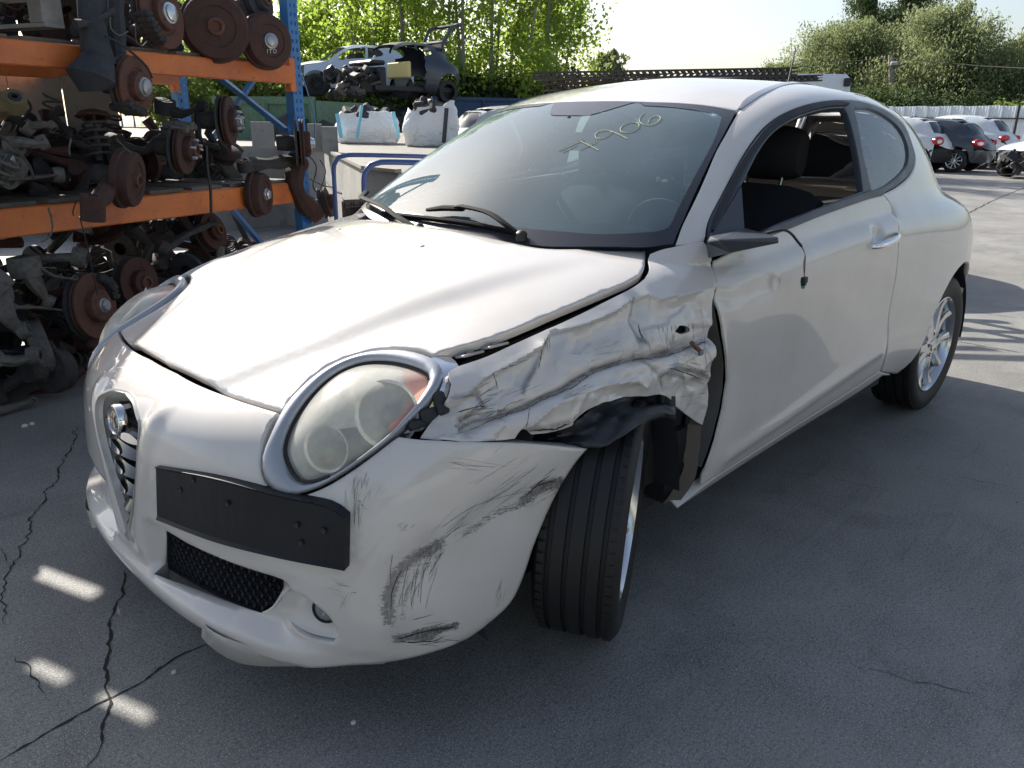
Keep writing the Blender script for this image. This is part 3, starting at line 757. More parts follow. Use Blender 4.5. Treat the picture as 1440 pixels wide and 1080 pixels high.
LN += [(L2, .0024, 0, .9), ([(693,524),(697,535),(700,548)], .0018, 0, .5), ([(650,560),(668,554)], .0014, 0, .5), ([(643,580),(665,572),(684,571)], .0026, 0, .8), ([(762,492),(760,505),(757,520)], .0020, 0, .8), ([(771,470),(768,480),(763,490)], .0022, 0, .8),
       ([(897,455),(901,470),(908,478)], .0030, 0, .8), ([(940,519),(960,523),(985,533)], .0034, 0, .9), ([(938,514),(960,512),(984,521)], .0016, 1, .6), ([(742,606),(760,604),(780,603),(800,596)], .0040, 0, .8), ([(745,610),(765,611),(785,606)], .0030, 0, .9),
       ([(680,590),(695,580),(712,577)], .0014, 0, .6), ([(745,573),(742,590),(738,604)], .0016, 0, .7), ([(990,470),(992,500),(995,530)], .0014, 1, .5), ([(985,430),(988,455),(990,470)], .0012, 2, .5), ([(680,536),(700,522),(725,512),(745,505)], .0012, 0, .8), ([(862,441),(880,428),(893,420)], .0014, 2, .6), ([(700,583),(715,569),(735,561)], .0012, 0, .6)]
for k in range(9): LN.append(([(925+6*k, 459-k*.6), (925+6*k+1.5, 464-k*.6), (926+6*k, 468)], .0024, 0, .5))
scratch_set(fender, LN)
for px, r_ in (((893,450), .006), ((757,545), .005)):
    pass
# ---- body side: A-pillar, roof rail, quarter panel
def flipy(o):
    for v in o.data.vertices: v.co.y *= -1
    o.data.flip_normals()
DLO_O = [(991,339),(998,307),(1029,249),(1055,204),(1082,173),(1118,153),(1162,142),(1207,142),(1242,153),(1269,173),(1282,200),(1287,222),(1281,244),(1262,262),(1241,273)]
dl3 = [on(*p) for p in DLO_O]
GE = [(947,346),(963,309),(1003,221),(1021,187),(1037,158)]           # windscreen edge
DITCH = [(1040,154),(1055,140),(1078,127),(1105,118),(1135,114)]
ditch3 = [on(*p) for p in DITCH] + [Vector((-1.75,.545,1.385)), Vector((-2.1,.50,1.365)), Vector((-2.3,.45,1.34))]
arcr = [(-2.51+.385*math.cos(rad(a)), .85, .315+.385*math.sin(rad(a))) for a in range(0, 181, 12)]
DOORR = [(1241,273),(1252,288),(1260,305),(1263,330),(1263,352),(1259,390),(1250,440),(1248,480)]
sd = [[(949,345), *GE[1:]], [*GE[-1:], *[tuple(p) for p in ditch3]],
      [tuple(ditch3[-1]), (-2.44,.44,1.30), (-2.62,.50,1.20), (-2.78,.57,1.08), (-2.90,.60,.98), (-2.93,.645,.86), (-2.90,.74,.66), (-2.86,.80,.60)],
      [(-2.86,.80,.60), (-2.83,.81,.53)], [(-2.83,.81,.53)]+[p for p in arcr[::-1] if p[0] > -2.80 and p[2] > .36], [arcr[1], (-2.09,.82,.33), (-2.0,.80,.285)],
      [(-2.0,.80,.285), (1240,523)], [(1240,523), *DOORR[::-1]], [tuple(p) for p in dl3[::-1]], [tuple(dl3[0]), (970,343), (949,345)]]
so_ = path(SIDE, sd, .014, BA)
side = panel('body_side', SIDE, so_, PAINT, car, step=.022, B=BA, relax=8, gap=.0018, flange=.02, fix=lambda v: v[0] < -1.72 or v[2] < 1.04)
s2 = side.copy(); s2.data = side.data.copy(); C.objects.link(s2); s2.parent = car; flipy(s2)

# ---- door
DB = [(986,684),(1010,668),(1060,636),(1110,604),(1150,579),(1200,547),(1238,521)]
DF = [(1003,366),(1009,400),(1012,430),(1019,470),(1024,505),(1025,535),(1019,575),(1008,620),(994,660),(986,684)]
do_ = path(SIDE, [[(1003,366), (1030,352), (1062,334)], [(1062,334), (1100,321), (1150,302), (1224,277), (1241,274)], DOORR, [(1248,480), (1238,521)], DB[::-1], DF[::-1]], .012, BA)
def door_disp(V, VN, P2):
    V = V.copy(); q = np.array([SIDE.to2(on(u, v, BA)) for u, v in DF[2:-1]])
    d = dpoly(P2, q, False)
    V += VN*(.010*np.exp(-d/.012)-.012*np.exp(-(d/.05)**2))[:, None]
    # light crease running back from the hit, and the sill flare
    q2 = np.array([SIDE.to2(on(u, v, BA)) for u, v in [(1012,420),(1035,421),(1062,407),(1090,398)]])
    V += VN*(-.007*np.exp(-(dpoly(P2, q2, False)/.018)**2))[:, None]
    q3 = np.array([SIDE.to2(on(u, v, BA)) for u, v in [(1022,642),(1100,590),(1180,534),(1238,494)]])
    V += VN*(.010*np.exp(-(dpoly(P2, q3, False)/.022)**2))[:, None]
    hc = np.array(SIDE.to2(on(1236,330)));  e = (P2-hc)/np.array([.055, .035])
    V -= VN*(.018*np.clip(1-np.sum(e*e, 1), 0, 1))[:, None]
    return V
door = panel('door', SIDE, do_, PAINT, car, step=.014, B=BA, gap=.0018, flange=.007, disp=door_disp)
scuff_attr(door, SIDE, [], BA)
DFR = [(1003,366),(1009,400),(-.43,.835,.80),(-.44,.82,.50),(-.42,.80,.33)]
dr_ = path(SIDE, [[(1003,366), (1062,334)], [(1062,334), (1150,302), (1241,274)], DOORR, [(1248,480), (1238,521)], DB[::-1][:-1]+[(-.42,.80,.33)], DFR[::-1]], .02, BA)
door_r = panel('door', SIDE, dr_, PAINT, car, step=.04, B=BA); flipy(door_r)

# door shut face bared by the torn gap
def strip(name, A, B_, mt, parent, nrow=4, jit=0, rounded=0):
    A = crom([tuple(p) for p in A], .02); n = len(A); B_ = crom([tuple(p) for p in B_], .02)
    B_ = [B_[min(len(B_)-1, int(i*len(B_)/n))] for i in range(n)]
    vs = []; 
    for i in range(n):
        for j in range(nrow+1):
            t = j/nrow; p = A[i]*(1-t)+B_[i]*t
            p = p+np.array((0, rounded*math.sin(math.pi*t), 0))
            if jit: p = p+jit*np.array(mno.noise_vector(Vector(p)*25))
            vs.append(p)
    fs = [(i*(nrow+1)+j, i*(nrow+1)+j+1, (i+1)*(nrow+1)+j+1, (i+1)*(nrow+1)+j) for i in range(n-1) for j in range(nrow)]
    return mesh_obj(name, vs, fs, mt, parent, smooth=True)
DIRTY = paint('dirty_grey_paint', (.15, .145, .135), False, 1.0, .5, .05); BROWNM = plastic('muddy_edge', (.085, .072, .062), .8)
ea = [on(*p)-Vector((.002, .019, 0)) for p in DF[1:-1]]
eb = [p+Vector((.018, -.10, 0)) for p in ea]
shut = strip('door_edge', ea, eb, DIRTY, door, 5, .002, 0)
# sill / side skirt
SKB = [(956,717),(985,701),(1035,667),(1080,638),(1160,584),(1205,553),(1240,529),(1253,527)]
sk = path(SIDE, [[(956,717), (-.40,.785,.222)], [(-.40,.785,.222), (986,686)], [(986,686), *DB[1:]], [(1238,523), (1252,527)], SKB[::-1][1:]], .014, BA)
skirt = panel('sill_panel', SIDE, sk, PAINT, car, step=.02, B=BA, gap=.001, flange=.03)
skr = skirt.copy(); skr.data = skirt.data.copy(); C.objects.link(skr); skr.parent = car; flipy(skr)
# fender rear lip, dirty torn edge in front of the sill
lip_a = [on(988,600)-Vector((0,.004,0)), on(986,640)-Vector((0,.006,0)), on(979,676)-Vector((0,.006,0)), on(957,716)-Vector((0,.01,0))]
lip_b = [p+Vector((.035, -.025, .01)) for p in lip_a]
strip('fender_lip', lip_a, lip_b, BROWNM, car, 3, .004)

# ---- roof, roof ditch strips
hd = [(.0,)*3]
HEAD = [(1037,157), (1000,150), (960,146), (910,144), (860,143)]
rf = path(TOP, [[(-.909, 0, 1.34), *HEAD[::-1][1:]], [(1037,157)]+[tuple(p) for p in ditch3], [tuple(ditch3[-1]), (-2.40,.25,1.36), (-2.43,0,1.36)]], .02, BU)
rf[0][1] = 0; rf[-1][1] = 0
roof = panel('roof', TOP, sym(rf), PAINT, car, step=.045, B=BU, gap=.0, off=.001, relax=4, flange=.01)
def ribbon(name, pts, wid, mt, parent, lift=.003, side=Vector((0, 1, 0)), B=None):
    P = [Vector(p) for p in crom([tuple(p) for p in pts], .03)]; mb = MB(); vs = []
    for i, p in enumerate(P):
        w_ = wid*min(1, .35+i/4, .35+(len(P)-1-i)/4)
        n = (B or BU).find_nearest(p)[1]; 
        if n.z < 0 and n.y < 0: n = -n
        t = (P[min(i+1, len(P)-1)]-P[max(i-1, 0)]).normalized(); s_ = t.cross(n).normalized()
        for k, (a, l) in enumerate(((-.5, -.006), (-.45, lift), (0, lift*1.3), (.45, lift), (.5, -.006))): vs.append(p+s_*a*w_+n*l)
    fs = [(i*5+j, i*5+j+1, (i+1)*5+j+1, (i+1)*5+j) for i in range(len(P)-1) for j in range(4)]
    return mb.add(vs, fs, 0, True).build(name, mt, parent)
dp = [on(*p) for p in DITCH]+ditch3[len(DITCH):]
ds = ribbon('roof_moulding', dp, .030, PAINTB, car)
d2 = ds.copy(); d2.data = ds.data.copy(); C.objects.link(d2); d2.parent = car; flipy(d2)

# ---- windscreen with printed border
WB = [(-.150, 0, .948), (745,346), (800,349), (900,350), (946,345)]
wo_ = path(GLS, [WB, GE[:1]+GE[1:]+[], [GE[-1], *HEAD[1:-1], (-.909, 0, 1.34)]], .015, BU)
wo_[0][0] = 0; wo_[-1][0] = 0
WOUT = sym0(wo_)
ws = panel('windscreen', GLS, WOUT, WGLASS, car, step=.05, B=BU, gap=.003, flange=0, roll=False, off=.001)
fr_ = path(GLS, [[(-.215, 0, .985), (722,318), (762,323), (842,329), (915,326), (938,320), (945,308)], [(945,308), (961,276), (999,205), (1011,174), (1013,164)], [(1013,164), (980,157), (940,152), (905,150)], [(905,150), (-.905,.19,1.336), (-.87,.16,1.318)], [(-.87,.16,1.318), (-.82,.12,1.29), (-.79,.08,1.275), (-.785, 0, 1.272)]], .015, BU)
fr_[0][0] = 0; fr_[-1][0] = 0
FRIT = mat('windscreen_print', (.035, .037, .048), .22)
frit = panel('glass_border', GLS, WOUT, FRIT, ws, holes=[sym0(fr_)], step=.05, B=BU, gap=.0035, flange=0, roll=False, off=.0028)
# chalk digits on the glass
YEL = mat('yellow_marker', (.50, .55, .30), .8)
def ongl(u, v, d=.0035):
    h_ = BU.ray_cast(Vector(CAM), pixray(u, v)); return h_[0]+h_[1]*(d if h_[1].dot(Vector((1, 0, 1))) > 0 else -d)
dg = [[(786,213),(804,205),(822,197.5)], [(791,215),(800,211),(811,205)], [(817,200),(830,206),(842,212.5)], [(816,211),(828,206),(840,200)],
      [(852,184),(842,186),(837,191),(840,196),(850,194.5),(857.5,190),(860,186),(852,184)], [(860,186),(870,190),(882,196)],
      [(885.6+13.3*math.cos(a)-1.2*math.sin(a), 180.3+7*math.sin(a)-2.2*math.cos(a)) for a in [k*math.pi/8 for k in range(17)]],
      [(906,160),(901,165),(899,171),(903,175.5),(910,177),(917,176.5),(925,172.5),(929,167),(924,164.3),(916,166),(913,170),(911,175)]]
for st_ in dg:
    P_ = [ongl(*p) for p in crom(st_, 2)]
    MB().tube(P_, .0009, 5).build('chalk_stroke', YEL, ws)
mb = MB(); mb.tube([ongl(*p, -.002) for p in [(795,163),(803,163),(812,156.5),(804,156.5)]], .0008, 4, closed=True); mb.build('sensor_window_outline', mat('light_print', (.6, .62, .68), .6), ws)

# ---- side glazing: black surround, door frame, sail, quarter glass
QG = [(1201,152),(1225,153),(1244,162),(1266,181),(1277,206),(1275,232),(1252,256),(1227,269)]
OPN = [(1042,262),(1069,211),(1095,181),(1131,162),(1165,153),(1188,152)]
dlo = path(SIDE, [[(995,337), *DLO_O[1:-1]], [DLO_O[-2], DLO_O[-1], (1224,278), (1150,303), (1100,322), (1062,334)], [(1062,334), (1030,341), (995,337)]], .012, BA)
qg = path(SIDE, [QG, [(1227,269), (1214,212), (1201,152)]], .012, BA)
op = path(SIDE, [OPN, [(1188,152), (1203,200), (1214,268)], [(1214,268), (1140,296), (1086,317), (1062,329)], [(1062,329), (1044,318)], [(1044,318), (1042,262)]], .012, BA)
surround = panel('window_surround', SIDE, dlo, TRIM, car, holes=[qg, op], step=.02, B=BA, gap=.0015, flange=.022, off=-.0015, relax=0)
def noglass(o, flip=True):
    q = o.copy(); q.data = o.data.copy(); C.objects.link(q); q.parent = o.parent
    if flip: flipy(q)
    return q
noglass(surround)
rub = MB()
ribbon('belt_moulding', [on(*p)+Vector((0, .003, 0)) for p in [(1064,331),(1100,319),(1150,299),(1224,273),(1240,271)]], .026, TRIM, car, .007, B=BU)
pa = [on(*p)+Vector((0, .002, 0)) for p in [(1001,325),(1035,248),(1060,208),(1086,178),(1120,158),(1162,147),(1192,146)]]
ribbon('window_frame', pa, .022, BLACK, car, .005, B=BU)
qglass = panel('quarter_window', SIDE, qg, SGLASS, car, step=.04, B=BA, gap=-.004, flange=0, roll=False, off=-.008); noglass(qglass)
dgl = path(SIDE, [OPN, [(1188,152), (1214,268)], [(1214,268), (1062,329)], [(1062,329), (1042,262)]], .03, BA)
dgl_r = panel('door_window', SIDE, dgl, SGLASS, car, step=.06, B=BA, gap=-.006, flange=0, roll=False, off=-.01); flipy(dgl_r)
# mirror sail and stump, with the cut cable
sail = [on(998,334), on(1040,264), on(1044,319)]
mb = MB()
bs = [on(991,341), on(993,364), on(1029,354), on(1045,341)]
n_ = Vector((0, .012, 0))
stub = [onplane(1095,333,'y',.905), onplane(1096,342,'y',.905), onplane(1052,346,'y',.865), onplane(1048,334,'y',.865)]
stubt = onplane(1060,329,'y',.84)
P_ = [on(991,339)+n_*.3, on(993,365)+n_*.3, on(1030,356)+n_, on(1062,345)+n_, stub[1], stub[0], on(1046,322)+n_, on(1000,331)+n_*.6]
c0 = sum(P_, Vector())/len(P_)
mb.add([on(991,339)+n_*.3, on(993,365)+n_*.3, onplane(1030,356,'y',.845), stub[1], stub[0], onplane(1010,337,'y',.845), on(1046,320)-n_*.3, on(998,331)-n_*.2, on(1062,332)-n_*.3],
       [(0, 1, 2, 5), (5, 2, 3, 4), (0, 5, 7), (7, 5, 6), (6, 5, 4, 8), (1, 0, 7, 2), (2, 7, 8, 3), (3, 8, 4)])
mirror = mb.build('mirror_mount', TRIM, car, smooth=False)
bmt = bmesh.new(); bmt.from_mesh(mirror.data); bmesh.ops.recalc_face_normals(bmt, faces=bmt.faces); bmt.to_mesh(mirror.data); bmt.free()
bv = mirror.modifiers.new('bevel', 'BEVEL'); bv.width = .004; bv.segments = 2
sp = [p for p in [on(997,333), on(1041,262), on(1045,320)]]
mb = MB(); mb.add([p+Vector((0, .004, 0)) for p in sp]+[p-Vector((0, .02, 0)) for p in sp], [(0, 1, 2), (5, 4, 3), (0, 3, 4, 1), (1, 4, 5, 2), (2, 5, 3, 0)]); mb.build('mirror_sail', TRIM, car, smooth=False)
W0 = onplane(1078,328,'y',.86)
cab = [W0, onplane(1090,325,'y',.88), onplane(1103,323.5,'y',.895), onplane(1113,329,'y',.90), onplane(1122,340,'y',.90), onplane(1127,346,'y',.90)]
MB().tube([Vector(p) for p in crom([tuple(p) for p in cab], .01)], .0038, 8).build('cable_sleeve', BLACK, mirror)
for k, (dx, c_) in enumerate(((-.003, (.5, .5, .48)), (.001, (.25, .08, .06)), (.004, (.03, .03, .03)))):
    pts_ = [onplane(1127,345,'y',.90), onplane(1131+k,357,'y',.90), onplane(1130+2*k-1,372,'y',.895), onplane(1130+k,390,'y',.89)]
    MB().tube([Vector(p)+Vector((dx, 0, 0)) for p in crom([tuple(p) for p in pts_], .008)], .0011, 5).build('wire', mat('wire_%d' % k, c_, .5), mirror)
pc = onplane(1131,394,'y',.888)
mb = MB(); mb.box(pc, (.024, .014, .020), bev=.003); mb.box(pc+Vector((.002, 0, -.012)), (.016, .012, .008), bev=.002); mb.build('connector', BLACK, mirror)
MB().box(pc+Vector((.002, 0, -.020)), (.013, .009, .009), bev=.002).build('connector_seal', mat('teal_rubber', (.10, .30, .28), .6), mirror)

# ---- chrome door handle
def handle(sgn=1, par=None):
    a, b = on(1222,346), on(1260,329); d = (b-a); L = d.length; mb = MB(); vs = []; N_ = 16
    for i in range(N_+1):
        t = i/N_; p = a+d*t; out = .006+.030*math.sin(math.pi*min(1, max(0, t)))**.6
        hw = .0135*(1-.25*t)*(.45+.55*math.sin(math.pi*(.12+.80*t))**.5) ; th = .007
        for j in range(10):
            q = 2*math.pi*j/10; up = Vector((0, -.2, .98))
            vs.append(Vector(p)+Vector((0, 1, 0))*(out+th*math.cos(q))+up*hw*math.sin(q))
    fs = [(i*10+j, i*10+(j+1) % 10, (i+1)*10+(j+1) % 10, (i+1)*10+j) for i in range(N_) for j in range(10)]
    fs += [tuple(range(10))[::-1], tuple(N_*10+j for j in range(10))]
    mb.add(vs, fs, 0, True)
    return mb.build('door_handle', CHROME, par)
hh = handle(1, door); h2 = handle(1, door_r); flipy(h2)
# antenna
ab = Vector((-2.33, 0, 1.378)); t_ = onplane(1119,67,'y',0)
MB().lathe([(.024, -.004), (.020, .008), (.010, .022), (.0001, .024)], 14, M=Matrix.Translation(ab)).build('antenna_base', BLACK, car)
MB().tube([ab+Vector((0, 0, .01)), ab+(t_-ab)*.15, t_], [.006, .0052, .0028], 8).build('antenna', BLACK, car)

# ---- headlights
def resamp(pts, n, closed=True):
    c = crom(pts, 1.0, closed) if len(pts[0]) == 2 else crom(pts, .004, closed)
    c = np.array(c+[c[0]]); L = np.concatenate([[0], np.cumsum(np.linalg.norm(np.diff(c, axis=0), axis=1))]); t = np.linspace(0, L[-1], n+1)[:-1]
    return np.stack([np.interp(t, L, c[:, k]) for k in range(c.shape[1])], 1)
def snrm(P):
    h_ = BL.find_nearest(P); n = h_[1]
    return n if n.dot(Vector(P)-Vector((-.3, 0, .3))) > 0 else -n
NR = 72
ro = resamp(ring_out, NR); ri = resamp(ring_in, NR)
# align inner samples by direction from the centre
cx, cy = ri.mean(0)
def byang(c, n):
    a = np.arctan2(c[:, 1]-cy, c[:, 0]-cx); o = np.argsort(a); a = a[o]; c = c[o]
    a = np.concatenate([a-2*math.pi, a, a+2*math.pi]); c = np.concatenate([c, c, c]); t = np.linspace(-math.pi, math.pi, n+1)[:-1]
    return np.stack([np.interp(t, a, c[:, k]) for k in (0, 1)], 1)
ro = byang(resamp(ring_out, 400), NR); ri = byang(resamp(ring_in, 400), NR)
RO = [on(u, v, BL) for u, v in ro]; RI = [on(u, v, BL) for u, v in ri]
hc3 = sum(RI, Vector())/NR; hn = sum((snrm(p) for p in RI), Vector()).normalized()
def headlight(sg):
    root = empty('headlight'); root.parent = car
    prof = ((0, -.022), (0, -.002), (.04, .003), (.20, .0065), (.5, .007), (.78, .003), (.86, -.001), (.88, -.006), (.88, -.030))
    vs = []
    for k in range(NR):
        a, b = RO[k], RI[k]; n = (snrm(a)+snrm(b)).normalized()
        for t, h_ in prof: vs.append(a+(b-a)*t+n*h_)
    m = len(prof); fs = [(k*m+j, k*m+j+1, ((k+1) % NR)*m+j+1, ((k+1) % NR)*m+j) for k in range(NR) for j in range(m-1)]
    bz = mesh_obj('headlight_bezel', vs, fs, SATIN, root, smooth=True)
    vs = []
    for k in range(NR):
        a, b = RO[k], RI[k]; n = (snrm(a)+snrm(b)).normalized()
        for t, h_ in ((.86, -.010), (.90, -.006), (1.0, -.009), (1.04, -.022)): vs.append(a+(b-a)*t+n*h_)
    mesh_obj('lamp_seal', vs, [(k*4+j, k*4+j+1, ((k+1) % NR)*4+j+1, ((k+1) % NR)*4+j) for k in range(NR) for j in range(3)], BLACK, root, smooth=True)
    # lens: rings shrinking to the centre, domed
    vs = []; R_ = 10
    for r in range(R_):
        t = r/R_
        for k in range(NR):
            p = RI[k]*(1-t)+hc3*t; p = p+(p-hc3)*(-.012 if r == 0 else 0)
            q = BL.find_nearest(p)[0]; vs.append(q+snrm(q)*(-.011+.040*(1-(1-t)**2.2)))
    vs.append(BL.find_nearest(hc3)[0]+hn*.029)
    fs = [(r*NR+k, r*NR+(k+1) % NR, (r+1)*NR+(k+1) % NR, (r+1)*NR+k) for r in range(R_-1) for k in range(NR)]
    fs += [((R_-1)*NR+k, (R_-1)*NR+(k+1) % NR, R_*NR) for k in range(NR)]
    ln = mesh_obj('headlight_lens', vs, fs, LENS, root, smooth=True)
    # housing bowl behind
    vs = []
    for r in range(9):
        t = r/8; dd = .02+.075*math.sin(t*math.pi/2)
        for k in range(NR):
            p = RI[k]*(1-t*.72)+hc3*t*.72; vs.append(p-hn*dd)
    fs = [(r*NR+k, r*NR+(k+1) % NR, (r+1)*NR+(k+1) % NR, (r+1)*NR+k) for r in range(8) for k in range(NR)]+[tuple(8*NR+k for k in range(NR))]
    hs_ = mesh_obj('headlight_housing', vs, fs, mat('housing_%d' % sg, (.78, .78, .75), .3, .1), root, smooth=True)
    def bowl(name, px, r, depth, mt, tgt=Vector((1, .45, .1)), back=.035, n=28, prof=None):
        c_ = on(*px, BL)-hn*back; M_ = Matrix.Translation(c_) @ tgt.normalized().to_track_quat('Z', 'Y').to_matrix().to_4x4()
        mb = MB(); mb.lathe(prof or [(r*1.12, .004), (r, 0), (r*.93, -depth*.25), (r*.72, -depth*.62), (r*.4, -depth*.9), (0.0001, -depth)], n, M=M_)
        return mb.build(name, mt, root)
    bowl('reflector_bowl', (540,575), .064, .05, REFL, Vector((1, .55, .35)), .022)
    bowl('reflector_bowl', (455,625), .045, .05, REFL, Vector((1, .55, .25)), .018)
    bowl('bulb_holder', (545,572), .020, .01, mat('smoked_glass_%d' % sg, (.10, .11, .09), .08, 0, .5), Vector((1, .55, .35)), .045, prof=[(.030, -.02), (.030, .004), (.022, .012), (0.0001, .017)])
    bowl('bulb_holder', (452,628), .018, .01, mat('lamp_glass_%d' % sg, (.16, .19, .10), .08, 0, .5), Vector((1, .55, .25)), .035, prof=[(.024, -.02), (.024, .0), (.017, .010), (0.0001, .014)])
    # amber indicator sliver along the outer rim
    am = []
    for k in range(NR):
        if -.95 < math.atan2(ri[k][1]-cy, ri[k][0]-cx) < .42: am.append(k)
    am = [k for k in am if ri[k][0] > 560 or ri[k][1] > 560]
    vs = []; fs = []
    for i, k in enumerate(am):
        wv = math.sin(math.pi*(i+.5)/len(am))**.6
        for j in range(4):
            t = j/3*.36*wv+.015; p = RI[k]*(1-t)+hc3*t; vs.append(p-hn*(.012+.02*j/3))
    fs = [(i*4+j, i*4+j+1, (i+1)*4+j+1, (i+1)*4+j) for i in range(len(am)-1) for j in range(3)]
    mesh_obj('indicator', vs, fs, AMBER, root, smooth=True)
    if sg > 0:   # chipped bottom corner of the lens seal
        mb = MB(); mb.tube([RI[k]+hn*.002 for k in range(NR) if 395 < ri[k][0] < 470 and ri[k][1] > 655], .0035, 6); mb.build('lens_seal', BLACK, root)
    if sg < 0:
        for ch in root.children: flipy(ch)
    return root
hl = headlight(1); hl2 = headlight(-1)
# bare lamp body behind the ring, in the gap to the torn fender
mb = MB()
ga = [on(u, v)-Vector((0, .012, 0)) for u, v in [(612,505),(626,520),(628,540),(615,565),(598,590),(572,613)]]
gb = [p+Vector((-.045, .006, -.004)) for p in ga]
lb = strip('lamp_side', ga, gb, CHROME, car, 3, .002)
mb = MB()
for px, d_ in (((610,590), (.05, .03, .03)), ((600,602), (.07, .03, .02)), ((625,575), (.03, .03, .05))): mb.box(on(*px)-Vector((.01, .03, 0)), d_, rot=Matrix.Rotation(.5, 4, 'X'), bev=.005)
mb.build('lamp_bracket', BLACK, car)

# ---- grille, badge, plate holder, lower grille, fog lamps
def sec(y, z, d=0):
    h_ = BL.ray_cast(Vector((2, y, z)), Vector((-1, 0, 0))); return h_[0]+Vector((-d, 0, 0))
gl_root = empty('grille'); gl_root.parent = car
mb = MB(); g_ = sym0(gr_h)
gp = []
for q in g_:
    og, dd = FRONT.ray(q); p = BL.ray_cast(og, dd)[0]; gp.append(p)
# side walls of the shield opening
vs = []; 
for p in gp: vs += [p+Vector((.005, 0, 0)), p+Vector((-.004, 0, 0)), Vector((p.x-.012, p.y*.97, .46+(p.z-.46)*.98))]
n_g = len(gp); mesh_obj('shield_surround', vs, [(3*k+j, 3*k+j+1, 3*((k+1) % n_g)+j+1, 3*((k+1) % n_g)+j) for k in range(n_g) for j in (0, 1)], PAINT, gl_root, smooth=True)
mesh_obj('grille_back', [Vector((p.x-.050, p.y, p.z)) for p in gp], [tuple(range(n_g))], BLACK, gl_root)
for i, z in enumerate((.565, .518, .466, .414, .366, .326)):
    hw = max(.016, .132*min(1, max(0, (z-.26)/.33))**.75)
    x0 = sec(0, z).x-.010; mb = MB(); vs = []
    for k in range(13):
        t = -1+2*k/12; y = hw*t; xx = x0-.020*t*t; hgt = .016*(1-.55*t*t)+.002
        vs += [(xx+.010, y, z-hgt*.3), (xx-.006, y, z+hgt), (xx-.030, y, z+hgt*.8), (xx-.020, y, z-hgt*.8)]
    fs = [(k*4+j, k*4+(j+1) % 4, (k+1)*4+(j+1) % 4, (k+1)*4+j) for k in range(12) for j in range(4)]+[(3, 2, 1, 0), (48, 49, 50, 51)]
    mb.add(vs, fs, 0, True); mb.build('slat', [mat('gunmetal_slat', (.018, .019, .023), .22, 0, .5)], gl_root)
    if i in (0, 1, 2, 3):
        for s_ in ((-1,) if i else (1,)):
            pass
        ys = [(-.85*hw, .15*hw)]
        if i == 0: ys = [(.035, .105)]
        for ya, yb in ys:
            mb = MB(); vs = []
            for k in range(9):
                t = k/8; y = ya+(yb-ya)*t; tt = y/hw; xx = x0-.020*tt*tt+.011; w_ = .016*math.sin(math.pi*min(1, .10+.86*t))**.8
                vs += [(xx+.0005, y, z-.004-w_*.25), (xx-.002, y, z+w_*.95)]
            mb.add(vs, [(2*k, 2*k+2, 2*k+3, 2*k+1) for k in range(8)], 0, True); mb.build('bright_strip', CHROME, gl_root)
# round badge
bp = sec(0, .592); bM = Matrix.Translation(Vector((bp.x-.006, 0, .594))) @ Vector((1, 0, .10)).to_track_quat('Z', 'Y').to_matrix().to_4x4()
badge = MB().lathe([(.0385, -.010), (.0385, .004), (.036, .009), (.0335, .0095), (.032, .006)], 40, M=bM).build('badge', CHROME, gl_root)
def disc(name, r0, r1, a0, a1, z, mt, n=24):
    mb = MB(); vs = []; 
    for k in range(n+1):
        a = a0+(a1-a0)*k/n
        vs += [(r0*math.cos(a), r0*math.sin(a), z), (r1*math.cos(a), r1*math.sin(a), z)]
    mb.add(vs, [(2*k, 2*k+1, 2*k+3, 2*k+2) for k in range(n)], 0, False, bM); return mb
EM = [mat('badge_navy', (.02, .03, .09), .15, 0, .8), mat('badge_white', (.72, .72, .68), .2, 0, .8), mat('badge_red', (.45, .03, .02), .2, 0, .8), mat('badge_green', (.02, .16, .07), .2, 0, .8), mat('badge_gold', (.65, .50, .25), .25, .8)]
mbb = MB()
def dsc(r0, r1, a0, a1, z, mi, n=24):
    vs = []
    for k in range(n+1):
        a = a0+(a1-a0)*k/n; vs += [(r0*math.cos(a), r0*math.sin(a), z), (r1*math.cos(a), r1*math.sin(a), z)]
    mbb.add(vs, [(2*k, 2*k+1, 2*k+3, 2*k+2) for k in range(n)], mi, False, bM)
# local x of the badge frame: find which in-plane direction is the car's left
lx = (bM.to_3x3() @ Vector((1, 0, 0))); ly = (bM.to_3x3() @ Vector((0, 1, 0)))
aL = math.atan2(ly.y, lx.y); aU = math.atan2(ly.z, lx.z)
dsc(.0225, .0325, 0, 2*math.pi, .0062, 0, 40); dsc(.0215, .0230, 0, 2*math.pi, .0068, 4, 40)
dsc(0, .0215, aL+math.pi/2, aL+3*math.pi/2, .0066, 1)          # right half (car's right): pale field with the cross
dsc(0, .0215, aL-math.pi/2, aL+math.pi/2, .0066, 1)
def bar2(cx_, cy_, w_, h_, z, mi):
    u_ = Vector((math.cos(aL), math.sin(aL), 0)); v_ = Vector((math.cos(aU), math.sin(aU), 0))
    c_ = u_*cx_+v_*cy_; q = [c_+u_*a*w_/2+v_*b*h_/2+Vector((0, 0, z)) for a, b in ((-1, -1), (1, -1), (1, 1), (-1, 1))]; mbb.add(q, [(0, 1, 2, 3)], mi, False, bM)
bar2(-.0105, 0, .0042, .034, .0071, 2); bar2(-.0105, .003, .018, .0042, .0072, 2); bar2(0, 0, .0012, .043, .0074, 4)
u_ = Vector((math.cos(aL), math.sin(aL), 0)); v_ = Vector((math.cos(aU), math.sin(aU), 0))
sn = [u_*(.0105+.0045*math.sin(t*2.2*math.pi))+v_*(-.016+.030*t)+Vector((0, 0, .008)) for t in [k/20 for k in range(21)]]
mbb.tube(sn, [.0016+.0008*math.sin(math.pi*k/20) for k in range(21)], 6, 3, M=bM)
